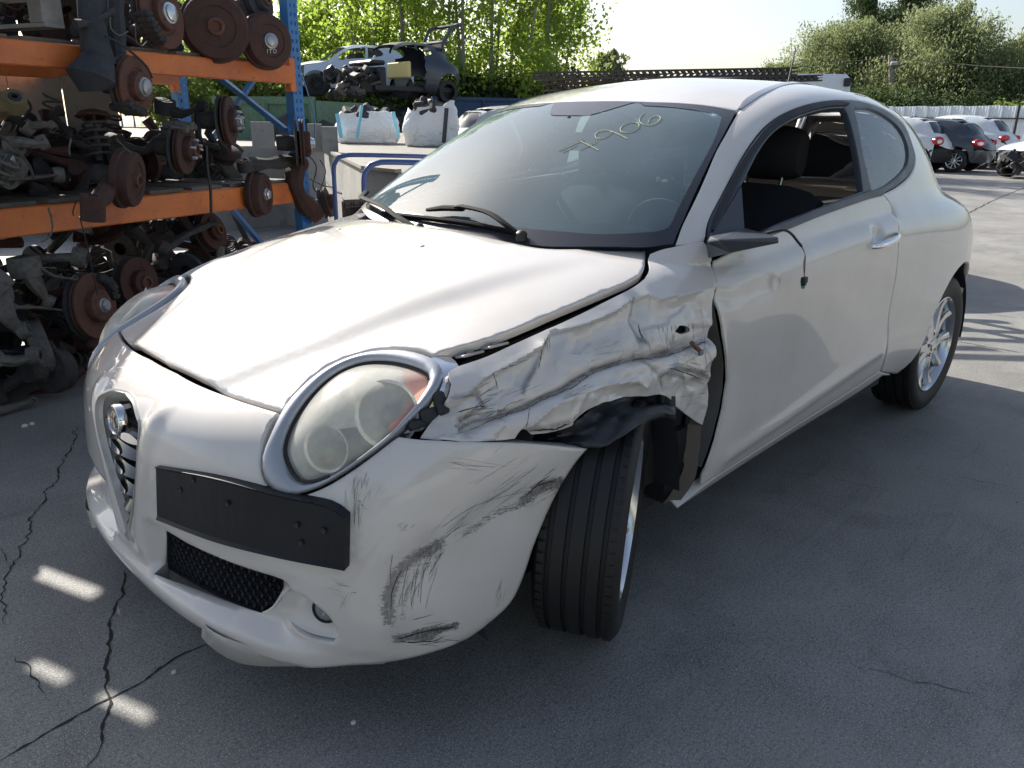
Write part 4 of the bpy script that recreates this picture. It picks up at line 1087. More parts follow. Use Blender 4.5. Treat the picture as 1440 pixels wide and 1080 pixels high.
for k in range(14):
    a = 2*math.pi*k/14
    if abs(math.sin(a-aU)) < .97 or True: mbb.box((.0275*math.cos(a), .0275*math.sin(a), .0066), (.0030, .0052, .0006), m=4, M=bM, rot=Matrix.Rotation(a, 4, 'Z'))
mbb.build('badge_face', EM, gl_root, smooth=False)
mb = MB(); mb.lathe([(.010, -.03), (.010, 0), (.006, .008), (.0001, .010)], 12, M=Matrix.Translation(Vector((bp.x-.02, -.035, .605))) @ Matrix.Rotation(rad(90), 4, 'Y')); mb.build('badge_clip', CHROME, gl_root)

# licence plate holder, offset to the car's left
PT = [(217,657),(300,673),(390,697),(459,712),(484,729)]; PBm = [(219,731),(300,762),(390,785),(484,803)]
vs = []; ny_ = 18
cU, cL_ = crom(PT, 3), crom(PBm, 3)
for i in range(ny_+1):
    t = i/ny_; a = cU[int(t*(len(cU)-1))]; b = cL_[int(t*(len(cL_)-1))]
    pa_, pb_ = on(a[0], a[1], BL), on(b[0], b[1], BL)
    nn = Vector((.93, .25+.25*t, 0)).normalized()
    tp = pa_+(Vector(CAM)-pa_).normalized()*.028; bt = pb_+(Vector(CAM)-pb_).normalized()*.030
    vs += [tp-nn*.026, tp-nn*.003, tp, tp*.96+bt*.04-nn*.0035, tp*.06+bt*.94-nn*.0035, bt, bt-nn*.022]
fs = [(i*7+j, (i+1)*7+j, (i+1)*7+j+1, i*7+j+1) for i in range(ny_) for j in range(6)]+[tuple(range(7)), tuple(ny_*7+j for j in range(7))[::-1]]
mb = MB(); mb.add(vs, fs, 0, False)
plate = mb.build('plate_holder', PLATEM, car, smooth=False)
# pale top edge strip of the recess above the holder
for px in [(250,690),(316,709),(268,676),(414,740),(452,748),(420,765)]:
    p = on(*px, BL); p = p+(Vector(CAM)-p).normalized()*.033
    M_ = Matrix.Translation(p) @ Vector((.93, .35, 0)).to_track_quat('Z', 'Y').to_matrix().to_4x4()
    MB().lathe([(.0065, -.006), (.0060, -.0035), (.0035, -.0045), (.0001, -.0045)], 10, M=M_).build('screw_cap', BLACK, plate)
# ledge under the holder
vs = []; LT = [(192,733),(219,737),(300,765),(390,790),(440,806),(480,830),(500,858)]; LB_ = [(200,748),(219,755),(300,788),(390,824),(430,834),(462,860),(480,890)]
# honeycomb lower grille (both sides of the shield)
HC = plastic('honeycomb_plastic', (.014, .015, .018), .35)
for sg in (1,):
    gr = empty('lower_grille'); gr.parent = car; mb = MB(); R_ = .0125
    lo_, hi_ = lg.min(0), lg.max(0)
    s_ = 1/.72/1.4
    y0, y1, z0, z1 = .12, .60, .22, .38
    j = 0; z = z0
    while z < z1:
        y = y0+(R_*.9 if j % 2 else 0)
        while y < y1:
            q = np.array([FRONT.to2(sec(y, z))])
            if inpoly(q, lg)[0] and dpoly(q, lg)[0] > .002:
                x = sec(y, z).x-.040; hx = []
                for k in range(6):
                    a = rad(60*k+30); hx.append((y+R_*math.cos(a), z+R_*math.sin(a)*.82))
                vs = []
                for (yy, zz) in hx: vs += [(x, y+(yy-y)*.98, z+(zz-z)*.98), (x+.004, y+(yy-y)*.86, z+(zz-z)*.86), (x-.014, y+(yy-y)*.74, z+(zz-z)*.74)]
                vs.append((x-.016, y, z))
                mb.add(vs, [(3*k, 3*k+1, 3*((k+1) % 6)+1, 3*((k+1) % 6)) for k in range(6)]+[(3*k+1, 3*k+2, 3*((k+1) % 6)+2, 3*((k+1) % 6)+1) for k in range(6)]+[(3*k+2, 18, 3*((k+1) % 6)+2) for k in range(6)], 0, False)
            y += R_*1.8
        z += R_*1.28; j += 1
    hm = mb.build('honeycomb', HC, gr, smooth=False); hm['kind'] = 'stuff'
    # frame: intake side walls
    pts3 = []
    for q in lg:
        og, dd = FRONT.ray(q); p = BL.ray_cast(og, dd)[0]; pts3.append(p)
    vs = []
    for p in pts3: vs += [p-Vector((.031, 0, 0)), p-Vector((.056, 0, 0))]
    n_ = len(pts3); mesh_obj('intake_frame', vs, [(2*k, 2*((k+1) % n_), 2*((k+1) % n_)+1, 2*k+1) for k in range(n_)], BLACK, gr, smooth=True)
    mesh_obj('intake_back', [p-Vector((.055, 0, 0)) for p in pts3], [tuple(range(n_))], BLACK, gr)
for sg in (1, -1):
    fr2 = empty('fog_lamp'); fr2.parent = car; fp = []
    for q in fog:
        og, dd = FRONT.ray(q); fp.append(BL.ray_cast(og, dd)[0])
    n_ = len(fp); fc = sum(fp, Vector())/n_; fn = Vector((.9, .42, 0))
    lc = on(446,863, BL)-Vector((.020, .0, 0)); vs = []
    lM = Matrix.Translation(lc) @ Vector((1, .60, .12)).to_track_quat('Z', 'Y').to_matrix().to_4x4()
    for p in fp:
        d_ = (p-lc); d_ = (d_-fn*d_.dot(fn)).normalized(); vs += [p-fn*.010, p*.6+(lc+d_*.030)*.4-fn*.014, lc+d_*.027]
    mesh_obj('fog_lamp_recess', vs, [(3*k+j, 3*((k+1) % n_)+j, 3*((k+1) % n_)+j+1, 3*k+j+1) for k in range(n_) for j in (0, 1)], PAINT, fr2, smooth=True)
    MB().lathe([(.030, .002), (.028, .005), (.025, .001), (.025, -.012)], 24, M=lM).build('fog_lamp_rim', BLACK, fr2)
    MB().lathe([(.025, .000), (.020, .004), (.010, .006), (.0001, .0065)], 24, M=lM).build('fog_lamp_glass', mat('fog_glass_%d' % sg, (.25, .27, .28), .06, .3, .5), fr2)
    if sg < 0:
        for ch in fr2.children: flipy(ch)
# lower lip ends (aero tips)
for sg in (1, -1):
    a = [(.795, .33, .205), (.815, .345, .170), (.785, .46, .148), (.70, .60, .172), (.56, .735, .178)]
    vs = []; 
    top_ = [(.80, .32, .215), (.812, .38, .212), (.79, .46, .208), (.715, .60, .205), (.575, .735, .20)]
    for t_, b_ in zip(crom(top_, .03), crom(a, .03)[:len(crom(top_, .03))]): vs += [tuple(t_), tuple(b_), tuple(np.array(b_)-np.array((.03, .012, 0)))]
    n_ = len(vs)//3; vs = [(v[0], v[1]*sg, v[2]) for v in vs]
    o = mesh_obj('splitter_tip', vs, [(3*k+j, 3*k+j+1, 3*k+j+4, 3*k+j+3) for k in range(n_-1) for j in (0, 1)], PAINT, car, smooth=True)
# ---- rear: tailgate, rear window, rear bumper, tail lamps
tg = path(GLS if False else SIDE, [[(-2.6,.50,1.2), (-2.65,.5,1.1)]], .02) if False else None
class RearDom:
    c = Vector((-2.2, 0, .75))
    def to2(s, P):
        d = Vector(P)-s.c; return (math.atan2(d.y, -d.x)*.8, math.atan2(d.z, math.hypot(d.x, d.y))*.8)
    def ray(s, q):
        t, p = q[0]/.8, q[1]/.8; d = Vector((-math.cos(t)*math.cos(p), math.sin(t)*math.cos(p), math.sin(p)))
        return s.c+d*2, -d
REAR = RearDom()
def rl(pts): return path(REAR, pts, .02, BA)
e_ = [(-2.44,.44,1.30), (-2.62,.50,1.20), (-2.78,.57,1.08), (-2.90,.60,.98), (-2.93,.645,.86)]
a_ = rl([[(-2.55,0,1.33), (-2.50,.25,1.32), (-2.44,.44,1.30)], e_, [e_[-1], (-3.0,.62,.70)], [(-3.0,.62,.70), (-3.15,.35,.62), (-3.2,0,.60)]]); a_[0][0] = a_[-1][0] = 0
rw = rl([[(-2.63,0,1.27), (-2.58,.25,1.265), (-2.53,.38,1.25)], [(-2.53,.38,1.25), (-2.66,.46,1.15), (-2.80,.50,1.03)], [(-2.80,.50,1.03), (-2.88,.25,1.0), (-2.9,0,1.0)]]); rw[0][0] = rw[-1][0] = 0
tail = panel('tailgate', REAR, sym0(a_), PAINT, car, holes=[sym0(rw)], step=.05, B=BA)
panel('rear_window', REAR, sym0(rw), SGLASS, car, step=.08, B=BA, flange=0, roll=False, off=-.004, gap=-.004)
b_ = rl([[(-3.2,0,.595), (-3.14,.35,.61), (-3.0,.64,.62), (-2.86,.80,.595)], [(-2.86,.80,.595), (-2.83,.81,.53)], [(-2.83,.81,.53), (-2.88,.82,.40), (-2.89,.80,.30)], [(-2.89,.80,.30), (-2.95,.66,.27), (-3.08,.38,.26), (-3.12,0,.26)]]); b_[0][0] = b_[-1][0] = 0
panel('rear_bumper', REAR, sym0(b_), PAINT, car, step=.04, B=BA)
for sg in (1, -1):
    q_ = on(1349,285)-Vector((.02, .01, 0)); c_ = Vector((-2.955, .66, .80))
    o = MB().lathe([(.085, -.03), (.082, .004), (.06, .014), (.055, .010), (.02, .016), (.0001, .018)], 24, M=Matrix.Translation(Vector((c_.x, c_.y*sg, c_.z))) @ Vector((-.85, .52*sg, .1)).to_track_quat('Z', 'Y').to_matrix().to_4x4()).build('tail_light', REDL, car)

# ---- wheels
def tread(a, w_): pass
def wheel(name, loc, steer=0, camber=0, flat=1):
    root = empty(name, loc, (camber, 0, steer)); root.parent = car
    root.rotation_euler = (camber, 0, steer)
    # lathe about local z, then turned so that the axle is local y
    Rx = Matrix.Rotation(rad(-90), 4, 'X')
    w2 = .098
    pr_ = [(.214, -.080), (.222, -.086), (.236, -.092), (.262, -.102), (.285, -.103), (.300, -.096), (.308, -.088)]
    g_ = []
    for gx in (-.062, -.022, .022, .062):
        g_ += [(.3125, gx-.0065), (.3045, gx-.0045), (.3045, gx+.0045), (.3125, gx+.0065)]
    prof = pr_+g_+[(r_, -h_) for r_, h_ in pr_[::-1]]
    n = 96; mb = MB(); mb.lathe(prof, n, M=Rx)
    ty = mb.build('tyre', RUBBER, root, auto=rad(50))
    # shoulder blocks (lateral grooves)
    mb = MB()
    for k in range(72):
        a = 2*math.pi*k/72
        for s_ in (-1, 1):
            M_ = Matrix.Rotation(a, 4, 'Y') @ Matrix.Translation((.3108, s_*.079, 0)); mb.box((0, 0, 0), (.0044, .016, .0195), M=M_)
    tb = mb.build('tread_blocks', RUBBER, ty, smooth=False); tb['kind'] = 'stuff'
    # rim
    mb = MB(); mb.lathe([(.222, .086), (.224, .090), (.220, .092), (.214, .084), (.207, .070), (.203, .02), (.203, -.05), (.212, -.084), (.222, -.086)], 64, M=Rx)
    rim = mb.build('rim', RIM, root)
    mb = MB()
    for k in range(5):
        a0 = 2*math.pi*k/5+.3
        for s_ in (-1, 1):
            ring = []; 
            for t, rr, off_, hw, dep in ((0, .030, .10, .030, .074), (.3, .075, .15, .030, .072), (.6, .13, .235, .022, .066), (.85, .178, .30, .019, .068), (1, .212, .335, .026, .078)):
                ring.append((rr, a0+s_*off_*(1.0), hw, dep))
            vs = []
            for rr, an, hw, dep in ring:
                c_ = Vector((rr*math.cos(an), rr*math.sin(an), 0)); tt = Vector((-math.sin(an), math.cos(an), 0))
                for x_, z_ in ((-1, dep-.022), (-.8, dep-.003), (0, dep+.003), (.8, dep-.003), (1, dep-.022)): vs.append(c_+tt*hw*x_+Vector((0, 0, z_)))
            fs = [(i*5+j, i*5+j+1, (i+1)*5+j+1, (i+1)*5+j) for i in range(4) for j in range(4)]
            mb.add(vs, fs, 0, True, Rx)
    mb.lathe([(.072, .050), (.070, .068), (.055, .074), (.034, .072), (.032, .078), (.030, .080), (.0001, .081)], 40, M=Rx)
    mb.build('spokes', RIM, rim)
    mb = MB()
    for k in range(5):
        a = 2*math.pi*k/5; mb.lathe([(.010, .060), (.010, .0755), (.006, .0755), (.006, .068)], 8, M=Rx @ Matrix.Translation((.052*math.cos(a), .052*math.sin(a), 0)))
    mb.build('wheel_bolts', BLACK, rim)
    mb = MB(); mb.lathe([(.14, -.01), (.14, .012), (.06, .014), (.06, .03), (.0001, .03)], 40, M=Rx); mb.build('brake_disc', METAL, root)
    MB().lathe([(.203, -.06), (.10, -.07), (.0001, -.07)], 32, M=Rx).build('wheel_back', BLACK, root)
    return root
wheel('wheel', (-.075, .748, .314), rad(30), rad(-2.2))
wheel('wheel', (.0, -.735, .312), rad(180+33), 0)
wheel('wheel', (-2.511, .712, .312), 0, rad(-.5))
wheel('wheel', (-2.511, -.712, .312), rad(180), 0)

# ---- wheel housings and underbody
def housing(xc, r, y0, y1, a0=-20, a1=200, name='wheel_arch_liner', jit=0):
    mb = MB(); vs = []; n = 26
    for k in range(n+1):
        a = rad(a0+(a1-a0)*k/n); 
        for j, yy in enumerate((y0, (y0+y1)/2, y1)):
            q = jit*mno.noise(Vector((xc+math.cos(a)*3, yy*4, math.sin(a)*3)))
            vs.append((xc+(r+q)*math.cos(a), yy, .31+(r+q)*math.sin(a)))
    fs = [(k*3+j, k*3+j+1, (k+1)*3+j+1, (k+1)*3+j) for k in range(n) for j in (0, 1)]
    b = len(vs); vs.append((xc, y0, .25)); fs += [(k*3, (k+1)*3, b) for k in range(n)]
    mb.add(vs, fs, 0, True); return mb.build(name, LINER, car)
housing(0, .385, .42, .80, -22, 184, jit=.012)
housing(0, .385, -.42, -.80)
housing(-2.511, .378, .42, .80, -5, 185); housing(-2.511, .378, -.42, -.80)
# torn liner flap hanging on the tyre
def onsph(u, v, R_, c_=Vector((-.05, .752, .31))):
    d = pixray(u, v); o = Vector(CAM)-c_; b = o.dot(d); q = b*b-(o.dot(o)-R_*R_)
    return Vector(CAM)+d*(-b-math.sqrt(max(q, 0)))
mb = MB(); vs = []; n = 30; m_ = 10
TB = crom([(738,612),(775,604),(806,590),(835,568),(870,554),(905,552),(950,558)], 1); BB = crom([(742,628),(790,628),(824,630),(845,629),(872,614),(888,604),(905,595),(930,588),(950,590)], 1)
for k in range(n+1):
    t = k/n; a = TB[int(t*(len(TB)-1))]; b = BB[int(t*(len(BB)-1))]
    for j in range(m_+1):
        w_ = j/m_; p = a*(1-w_)+b*w_
        Rr = .350-.012*w_+.016*math.sin(w_*5+t*4)*(.3+t)+.020*mno.noise(Vector((k*.23, j*.45, 2)))+.006*mno.noise(Vector((k*.9, j*.9, 6)))
        vs.append(onsph(p[0], p[1]+3*mno.noise(Vector((k*.6, 0, 4)))*w_, Rr))
mb.add(vs, [(k*(m_+1)+j, k*(m_+1)+j+1, (k+1)*(m_+1)+j+1, (k+1)*(m_+1)+j) for k in range(n) for j in range(m_)], 0, True)
flap = mb.build('torn_liner_flap', LINER, car); sol = flap.modifiers.new('thick', 'SOLIDIFY'); sol.thickness = .004
# small black block of seal by the tear
MB().box(on(938,560)-Vector((0, .012, 0)), (.035, .02, .03), bev=.004).build('liner_clip', BLACK, car)
# side marker bulb hanging out of its hole
pA, pB = on(966,481)+Vector((0, .014, 0)), on(977,491)+Vector((0, .014, 0))
hd_ = MB().tube([pA, pA*.4+pB*.6, pB], [.0065, .0075, .006], 10).build('marker_lamp_socket', mat('brown_socket', (.16, .07, .04), .5), car)
MB().box(pB+Vector((-.004, .002, -.006)), (.016, .010, .016), bev=.002).build('socket_plug', mat('grey_plug', (.16, .20, .24), .5), hd_)
# engine bay dark tray, sub frame and hinge brackets seen in the open seam
mb = MB(); mb.box((.10, 0, .62), (.95, 1.22, .03)); mb.box((-.36, 0, .66), (.03, 1.40, .42)); mb.build('engine_bay', INNER, car, smooth=False)
ia = [on(u, v)+Vector((0, -.035, -.035)) for u, v in [(640,505),(700,478),(790,440),(900,393)]]
ib = [p+Vector((0, -.05, -.10)) for p in ia]
strip('inner_wing', ia, ib, METAL if False else INNER, car, 3)
for px in ((620,508), (665,486), (700,474)):
    p = on(*px)+Vector((0, -.01, -.022)); mb = MB(); mb.box(p, (.06, .035, .006), rot=Matrix.Rotation(.3, 4, 'X'), bev=.002); mb.lathe([(.009, 0), (.009, .007), (.0001, .007)], 8, M=Matrix.Translation(p)); mb.build('wing_bracket', METAL, car)
mb = MB(); mb.box((-1.3, 0, .20), (3.2, 1.35, .05)); mb.box((.5, 0, .25), (.35, 1.1, .05)); mb.box((-2.6, 0, .30), (.8, 1.3, .05)); mb.build('floor_pan', INNER, car, smooth=False)
for sg in (1, -1):
    MB().box((-1.22, .695*sg, .32), (1.62, .08, .215)).build('sill_light_block', INNER, car, smooth=False)  # box added to block sun slipping between floor and sill
mb = MB(); mb.box((.50, 0, .45), (.10, 1.15, .14), bev=.02); mb.box((.42, 0, .50), (.04, .62, .40)); mb.build('radiator_panel', INNER, car, smooth=False)

for sg in (1, -1):
    mb = MB(); mb.box((-.52, .70*sg, .58), (.36, .02, .60)); mb.box((-.35, .50*sg, .58), (.02, .36, .60)); mb.build('cowl_light_block', INNER, car, smooth=False)  # closers added to block sunlight between cabin and wheel arch
# ---- cowl, wipers, nozzles
ca = [(-.125, 0, .945), (-.19,.37,.945), (-.27,.50,.945), (-.40,.63,.945)]
cb = [(-.18, 0, .945), (-.235,.34,.943), (-.30,.47,.945), (-.42,.66,.95)]
cwA = [(-.10+.0, 0, .925), (-.16,.36,.925), (-.25,.50,.925), (-.38,.64,.93)]
cwB = [(-.30, 0, .935), (-.33,.33,.935), (-.38,.47,.94), (-.46,.62,.95)]
vsx = []
for sg in (1, -1):
    o = strip('cowl', [(p[0], p[1]*sg, p[2]) for p in cwA], [(p[0], p[1]*sg, p[2]) for p in cwB], TRIM, car, 3)
def gpt(u, v, d): 
    p = on(u, v, BU); n = BU.find_nearest(p)[1]; n = n if n.x+n.z > 0 else -n
    return p+n*d
wr = empty('wiper'); wr.parent = car
pv = gpt(735,338, .012); 
arm = [pv, gpt(715,328,.035), gpt(692,314,.04), gpt(655,303,.034), gpt(648,302.5,.03)]
MB().tube([Vector(p) for p in crom([tuple(p) for p in arm], .02)], .013, 8, flat=.5).build('wiper_arm', WIPER, wr)
MB().tube([gpt(655,303,.026), gpt(630,302,.026), gpt(606,303,.022)], [.015, .016, .010], 8, flat=.6).build('wiper_clip', WIPER, wr)
bl = [gpt(541,303,.012), gpt(600,311,.015), gpt(660,319,.015), gpt(739,333,.012)]
mb = MB(); P2_ = [Vector(p) for p in crom([tuple(p) for p in bl], .03)]; mb.tube(P2_, .0065, 6); mb.tube([p-Vector((.002, 0, .008)) for p in P2_], .003, 4); mb.build('wiper_blade', WIPER, wr)
MB().lathe([(.016, -.01), (.016, .012), (.010, .018), (.0001, .02)], 14, M=Matrix.Translation(pv)).build('wiper_pivot', BLACK, wr)
wr2 = empty('wiper'); wr2.parent = car
pv2 = gpt(592,327,.012)
arm = [pv2, gpt(570,318,.03), gpt(545,302,.038), gpt(517,288,.035), gpt(511,277,.03), gpt(508,270,.03)]
MB().tube([Vector(p) for p in crom([tuple(p) for p in arm], .02)], [.010]*2+[.0085]*200 if False else .012, 8, flat=.55).build('wiper_arm', WIPER, wr2)
MB().lathe([(.016, -.01), (.016, .012), (.010, .018), (.0001, .02)], 14, M=Matrix.Translation(pv2)).build('wiper_pivot', BLACK, wr2)
for px in ((594,349), (477,325)):
    h_ = BL.ray_cast(Vector(CAM), pixray(*px)); n = h_[1] if h_[1].z > 0 else -h_[1]
    M_ = Matrix.Translation(h_[0]) @ n.to_track_quat('Z', 'Y').to_matrix().to_4x4() @ Matrix.Diagonal((1, 1.5, 1, 1))
    MB().lathe([(.0085, -.002), (.0080, .003), (.006, .006), (.0001, .0072)], 12, M=M_).build('washer_nozzle', BLACK, car)

# ---- interior
def soft(name, pts_fn, mt, parent): pass
def seat(x, y, par, w_=.50):
    s_ = empty('seat', (x, y, 0)); s_.parent = par
    def cush(nm, sec_, mt=FABRIC, wd=w_):
        mb = MB(); vs = []; n = len(sec_)
        K = 8
        for j in range(K+1):
            t = -1+2*j/K; e = (1-abs(t)**4)
            cx_ = sum(p[0] for p in sec_)/n; cz_ = sum(p[1] for p in sec_)/n
            sc = .82+.18*e
            for (px_, pz_) in sec_: vs.append((cx_+(px_-cx_)*sc, t*wd/2, cz_+(pz_-cz_)*sc+.03*(abs(t)**3)*(1 if nm == 'seat_cushion' else 0)))
        fs = [(j*n+i, j*n+(i+1) % n, (j+1)*n+(i+1) % n, (j+1)*n+i) for j in range(K) for i in range(n)]+[tuple(range(n))[::-1], tuple(K*n+i for i in range(n))]
        mb.add(vs, fs, 0, True); return mb.build(nm, mt, s_, auto=rad(60))
    cush('seat_cushion', [(.26,.40),(.28,.46),(.24,.51),(.0,.47),(-.24,.44),(-.26,.36),(.0,.34),(.24,.36)])
    cush('backrest', [(-.18,.42),(-.12,.60),(-.17,.80),(-.26,1.0),(-.31,1.06),(-.37,1.05),(-.36,.95),(-.30,.70),(-.28,.45)])
    cush('headrest', [(-.33,1.09),(-.31,1.16),(-.34,1.25),(-.38,1.27),(-.43,1.24),(-.42,1.12),(-.39,1.07)], FABRIC, .27)
    mb = MB()
    for yy in (-.07, .07): mb.tube([(-.34, yy, 1.03), (-.37, yy, 1.13)], .007, 8)
    mb.build('headrest_post', CHROME, s_)
    return s_
seat(-1.17, .36, car); seat(-1.17, -.36, car)
mb = MB(); mb.box((-2.12, 0, .50), (.5, 1.2, .22), bev=.06); mb.box((-2.38, 0, .72), (.16, 1.2, .46), bev=.06, rot=Matrix.Rotation(-.25, 4, 'Y'))
mb.build('rear_bench', FABRIC, car)
# dashboard: lofted section across the car
sec_ = [(-.36,.90),(-.46,.935),(-.60,.945),(-.72,.93),(-.80,.90),(-.84,.84),(-.82,.74),(-.78,.60),(-.45,.55),(-.36,.60)]
mb = MB(); vs = []; K = 24; n = len(sec_)
for j in range(K+1):
    yy = -.70+1.40*j/K; hump = .030*math.exp(-((yy-.36)/.17)**2)
    for i, (px_, pz_) in enumerate(sec_): vs.append((px_+.05*(abs(yy)/.7)**2*(-1)-(.02*math.exp(-((yy-.36)/.2)**2) if i in (4, 5) else 0), yy, pz_+(hump if 1 <= i <= 4 else 0)-.02*(abs(yy)/.7)**3*(i < 5)))
fs = [(j*n+i, j*n+(i+1) % n, (j+1)*n+(i+1) % n, (j+1)*n+i) for j in range(K) for i in range(n)]+[tuple(range(n))[::-1], tuple(K*n+i for i in range(n))]
mb.add(vs, fs, 0, True); dash = mb.build('dashboard', DASH, car)
Mw = Matrix.Translation((-.93, .36, .86)) @ Matrix.Rotation(rad(-65), 4, 'Y')
sw = empty('steering_wheel'); sw.parent = car
mb = MB(); mb.tube([Mw @ Vector((.18*math.cos(2*math.pi*k/32), .18*math.sin(2*math.pi*k/32), 0)) for k in range(32)], .016, 8, closed=True)
mb.build('wheel_rim', INNER, sw); mb = MB(); mb.lathe([(.075, -.03), (.075, .0), (.05, .02), (.0001, .025)], 20, M=Mw)
for a in (90, -90, 180): mb.bar(Mw @ Vector((0, 0, 0)), Mw @ Vector((.17*math.cos(rad(a)), .17*math.sin(rad(a)), 0)), .035, .015)
mb.build('steering_hub', DASH, sw)
# interior mirror, headlining, far-side trims
mb = MB(); mb.box(gpt(800,175,-.06), (.03, .24, .06), bev=.012); mb.tube([gpt(800,165,-.0), gpt(800,175,-.06)], .008, 6); mb.build('interior_mirror', BLACK, car)
hl_ = panel('headlining', TOP, sym(path(TOP, [[(-1.02, 0, 1.34), (-1.08,.42,1.33)], [(-1.08,.42,1.33), (-1.4,.50,1.39), (-2.1,.48,1.36), (-2.32,.40,1.33)], [(-2.32,.40,1.33), (-2.38,0,1.35)]], .04, BU)), INNER, car, step=.1, B=BU, gap=0, off=-.03, flange=0, roll=False)
for sg in (1, -1):
    a = [(-1.70, .725*sg, 1.04), (-1.66, .69*sg, 1.20), (-1.66, .62*sg, 1.32)]; b = [(-1.86, .71*sg, 1.04), (-1.86, .68*sg, 1.20), (-1.86, .60*sg, 1.33)]
    strip('b_pillar_trim', a, b, PILLAR, car, 2)
    strip('a_pillar_trim', [(-.45,.64*sg,.97), (-.75,.57*sg,1.19), (-.98,.50*sg,1.31)], [(-.60,.70*sg,.97), (-.88,.63*sg,1.19), (-1.10,.55*sg,1.31)], INNER, car, 2)
    strip('door_card', [(-.55,.75*sg,.95), (-1.2,.765*sg,.985), (-1.8,.75*sg,1.04), (-2.5,.64*sg,1.10)], [(-.5,.72*sg,.30), (-1.2,.73*sg,.30), (-1.8,.72*sg,.35), (-2.5,.6*sg,.5)], INNER, car, 4)
    strip('c_pillar_trim', [(-2.25,.655*sg,1.15), (-2.35,.56*sg,1.28)], [(-2.62,.52*sg,1.15), (-2.50,.40*sg,1.27)], PILLAR, car, 2)
mb = MB(); mb.box((-.95, 0, .5), (.9, .22, .2), bev=.03); mb.build('centre_console', DASH, car)
# ------------------------------------------------------------------ placing helpers for the surroundings
CV = Vector(CAM)
def far(u, v, D):
    """point at horizontal distance D from the photographer in the direction of that part of the photograph"""
    d = pixray(u, v); return CV+d*(D/math.hypot(d.x, d.y))
def farg(u, D, z=0):
    p = far(u, 300, D); return Vector((p.x, p.y, z))
random.seed(7)

# ------------------------------------------------------------------ ground
def groundmat():
    m = mat('worn_concrete', (.2, .2, .2), .7); t = NT(m); c = t.coord()
    big = t.noise(c, .35, 6, .6); mid = t.noise(c, 2.3, 6, .62, .4); fine = t.noise(c, 110, 6, .8); grit = t.noise(c, 260, 3, .75)
    col = t.mix(t.ramp(mid, [(.35, 0), (.68, 1)]), (.165, .163, .158), (.285, .278, .264))
    col = t.mix(t.math('MULTIPLY', t.ramp(big, [(.42, 0), (.62, 1)]), .55), col, (.15, .135, .115))
    col = t.mix(t.ramp(t.noise(c, 1.1, 5, .7, 1.2), [(.55, 0), (.66, .5)]), col, (.075, .073, .070))
    st = t.noise(t.coord((.6, 5, 1)), 2, 5, .7, .3)
    col = t.mix(t.ramp(st, [(.58, 0), (.72, .35)]), col, (.09, .09, .09))
    col = t.mix(t.ramp(grit, [(.55, 0), (.61, .9)]), col, (.55, .53, .50))
    col = t.mix(t.ramp(fine, [(.50, 0), (.62, .7)]), col, (.06, .069, .067))
    col = t.mix(t.ramp(t.noise(t.coord((3, 1, 1)), 9, 6, .8, 2), [(.70, 0), (.74, .5)]), col, (.42, .41, .38))
    col = t.mix(t.ramp(t.noise(t.coord((.5, 3.5, 1)), 1.2, 6, .75, .6), [(.56, 0), (.72, .55)]), col, (.07, .07, .072))
    col = t.mix(t.ramp(t.noise(c, .8, 6, .7, .8), [(.50, 0), (.70, .5)]), col, (.30, .285, .26))
    t.base(col); t.rough(t.math('ADD', t.math('MULTIPLY', mid, .25), .52))
    h = t.math('ADD', t.math('MULTIPLY', fine, .5), grit); n1 = t.bump(h, .45, .004, to=1)
    t.bump(mid, .25, .03, normal=n1)
    return m
GM = groundmat()
ground = mesh_obj('ground', [(-400, -400, 0), (400, -400, 0), (400, 400, 0), (-400, 400, 0)], [(0, 1, 2, 3)], GM); ground['kind'] = 'structure'
CRK = mat('crack_dark', (.022, .02, .018), .95)  # plain dark colour of the ground and wall cracks
def crack(px, wd, jag=.010, seed=1):
    rr = random.Random(seed); P_ = [onplane(u, v, 'z', 0) for u, v in px]; P_ = [Vector(p) for p in crom([tuple(p) for p in P_], .018)]
    vs = []
    off = 0
    for i, p in enumerate(P_):
        t = (P_[min(i+1, len(P_)-1)]-P_[max(i-1, 0)]).normalized(); s_ = Vector((-t.y, t.x, 0))
        off = off*.7+rr.uniform(-jag, jag); w_ = wd*rr.uniform(.35, 1.3)*min(1, (i+1)/4, (len(P_)-i)/6)
        vs += [p+s_*(off-w_/2)+Vector((0, 0, .0016)), p+s_*(off+w_/2)+Vector((0, 0, .0016))]
    o = mesh_obj('ground_crack', vs, [(2*i, 2*i+2, 2*i+3, 2*i+1) for i in range(len(P_)-1)], CRK, ground); return o
crack([(0,1070),(60,1035),(146,986),(200,958),(250,925),(305,902)], .007, .003, 1)
crack([(176,800),(165,850),(150,900),(147,940),(146,985),(140,1030),(122,1082)], .0075, .008, 2)
crack([(112,600),(60,700),(28,775),(5,830),(2,880)], .006, .012, 3)
crack([(20,920),(45,945),(60,985)], .004, .008, 4); crack([(2,770),(18,800)], .003, .006, 14)
crack([(1345,480),(1440,497)], .010, .003, 5); crack([(1352,305),(1395,283),(1440,264)], .03, .01, 6)
crack([(1355,436),(1440,449)], .006, .003, 16)
crack([(1085,660),(1150,668),(1250,690)], .002, .01, 7); crack([(1195,930),(1240,945),(1330,960),(1400,985)], .002, .012, 8)
crack([(1150,655),(1220,665)], .002, .01, 9); crack([(1340,670),(1440,690)], .0025, .01, 10)
mb = MB()
STAIN = mat('crack_filler', (.30, .28, .24), .9)
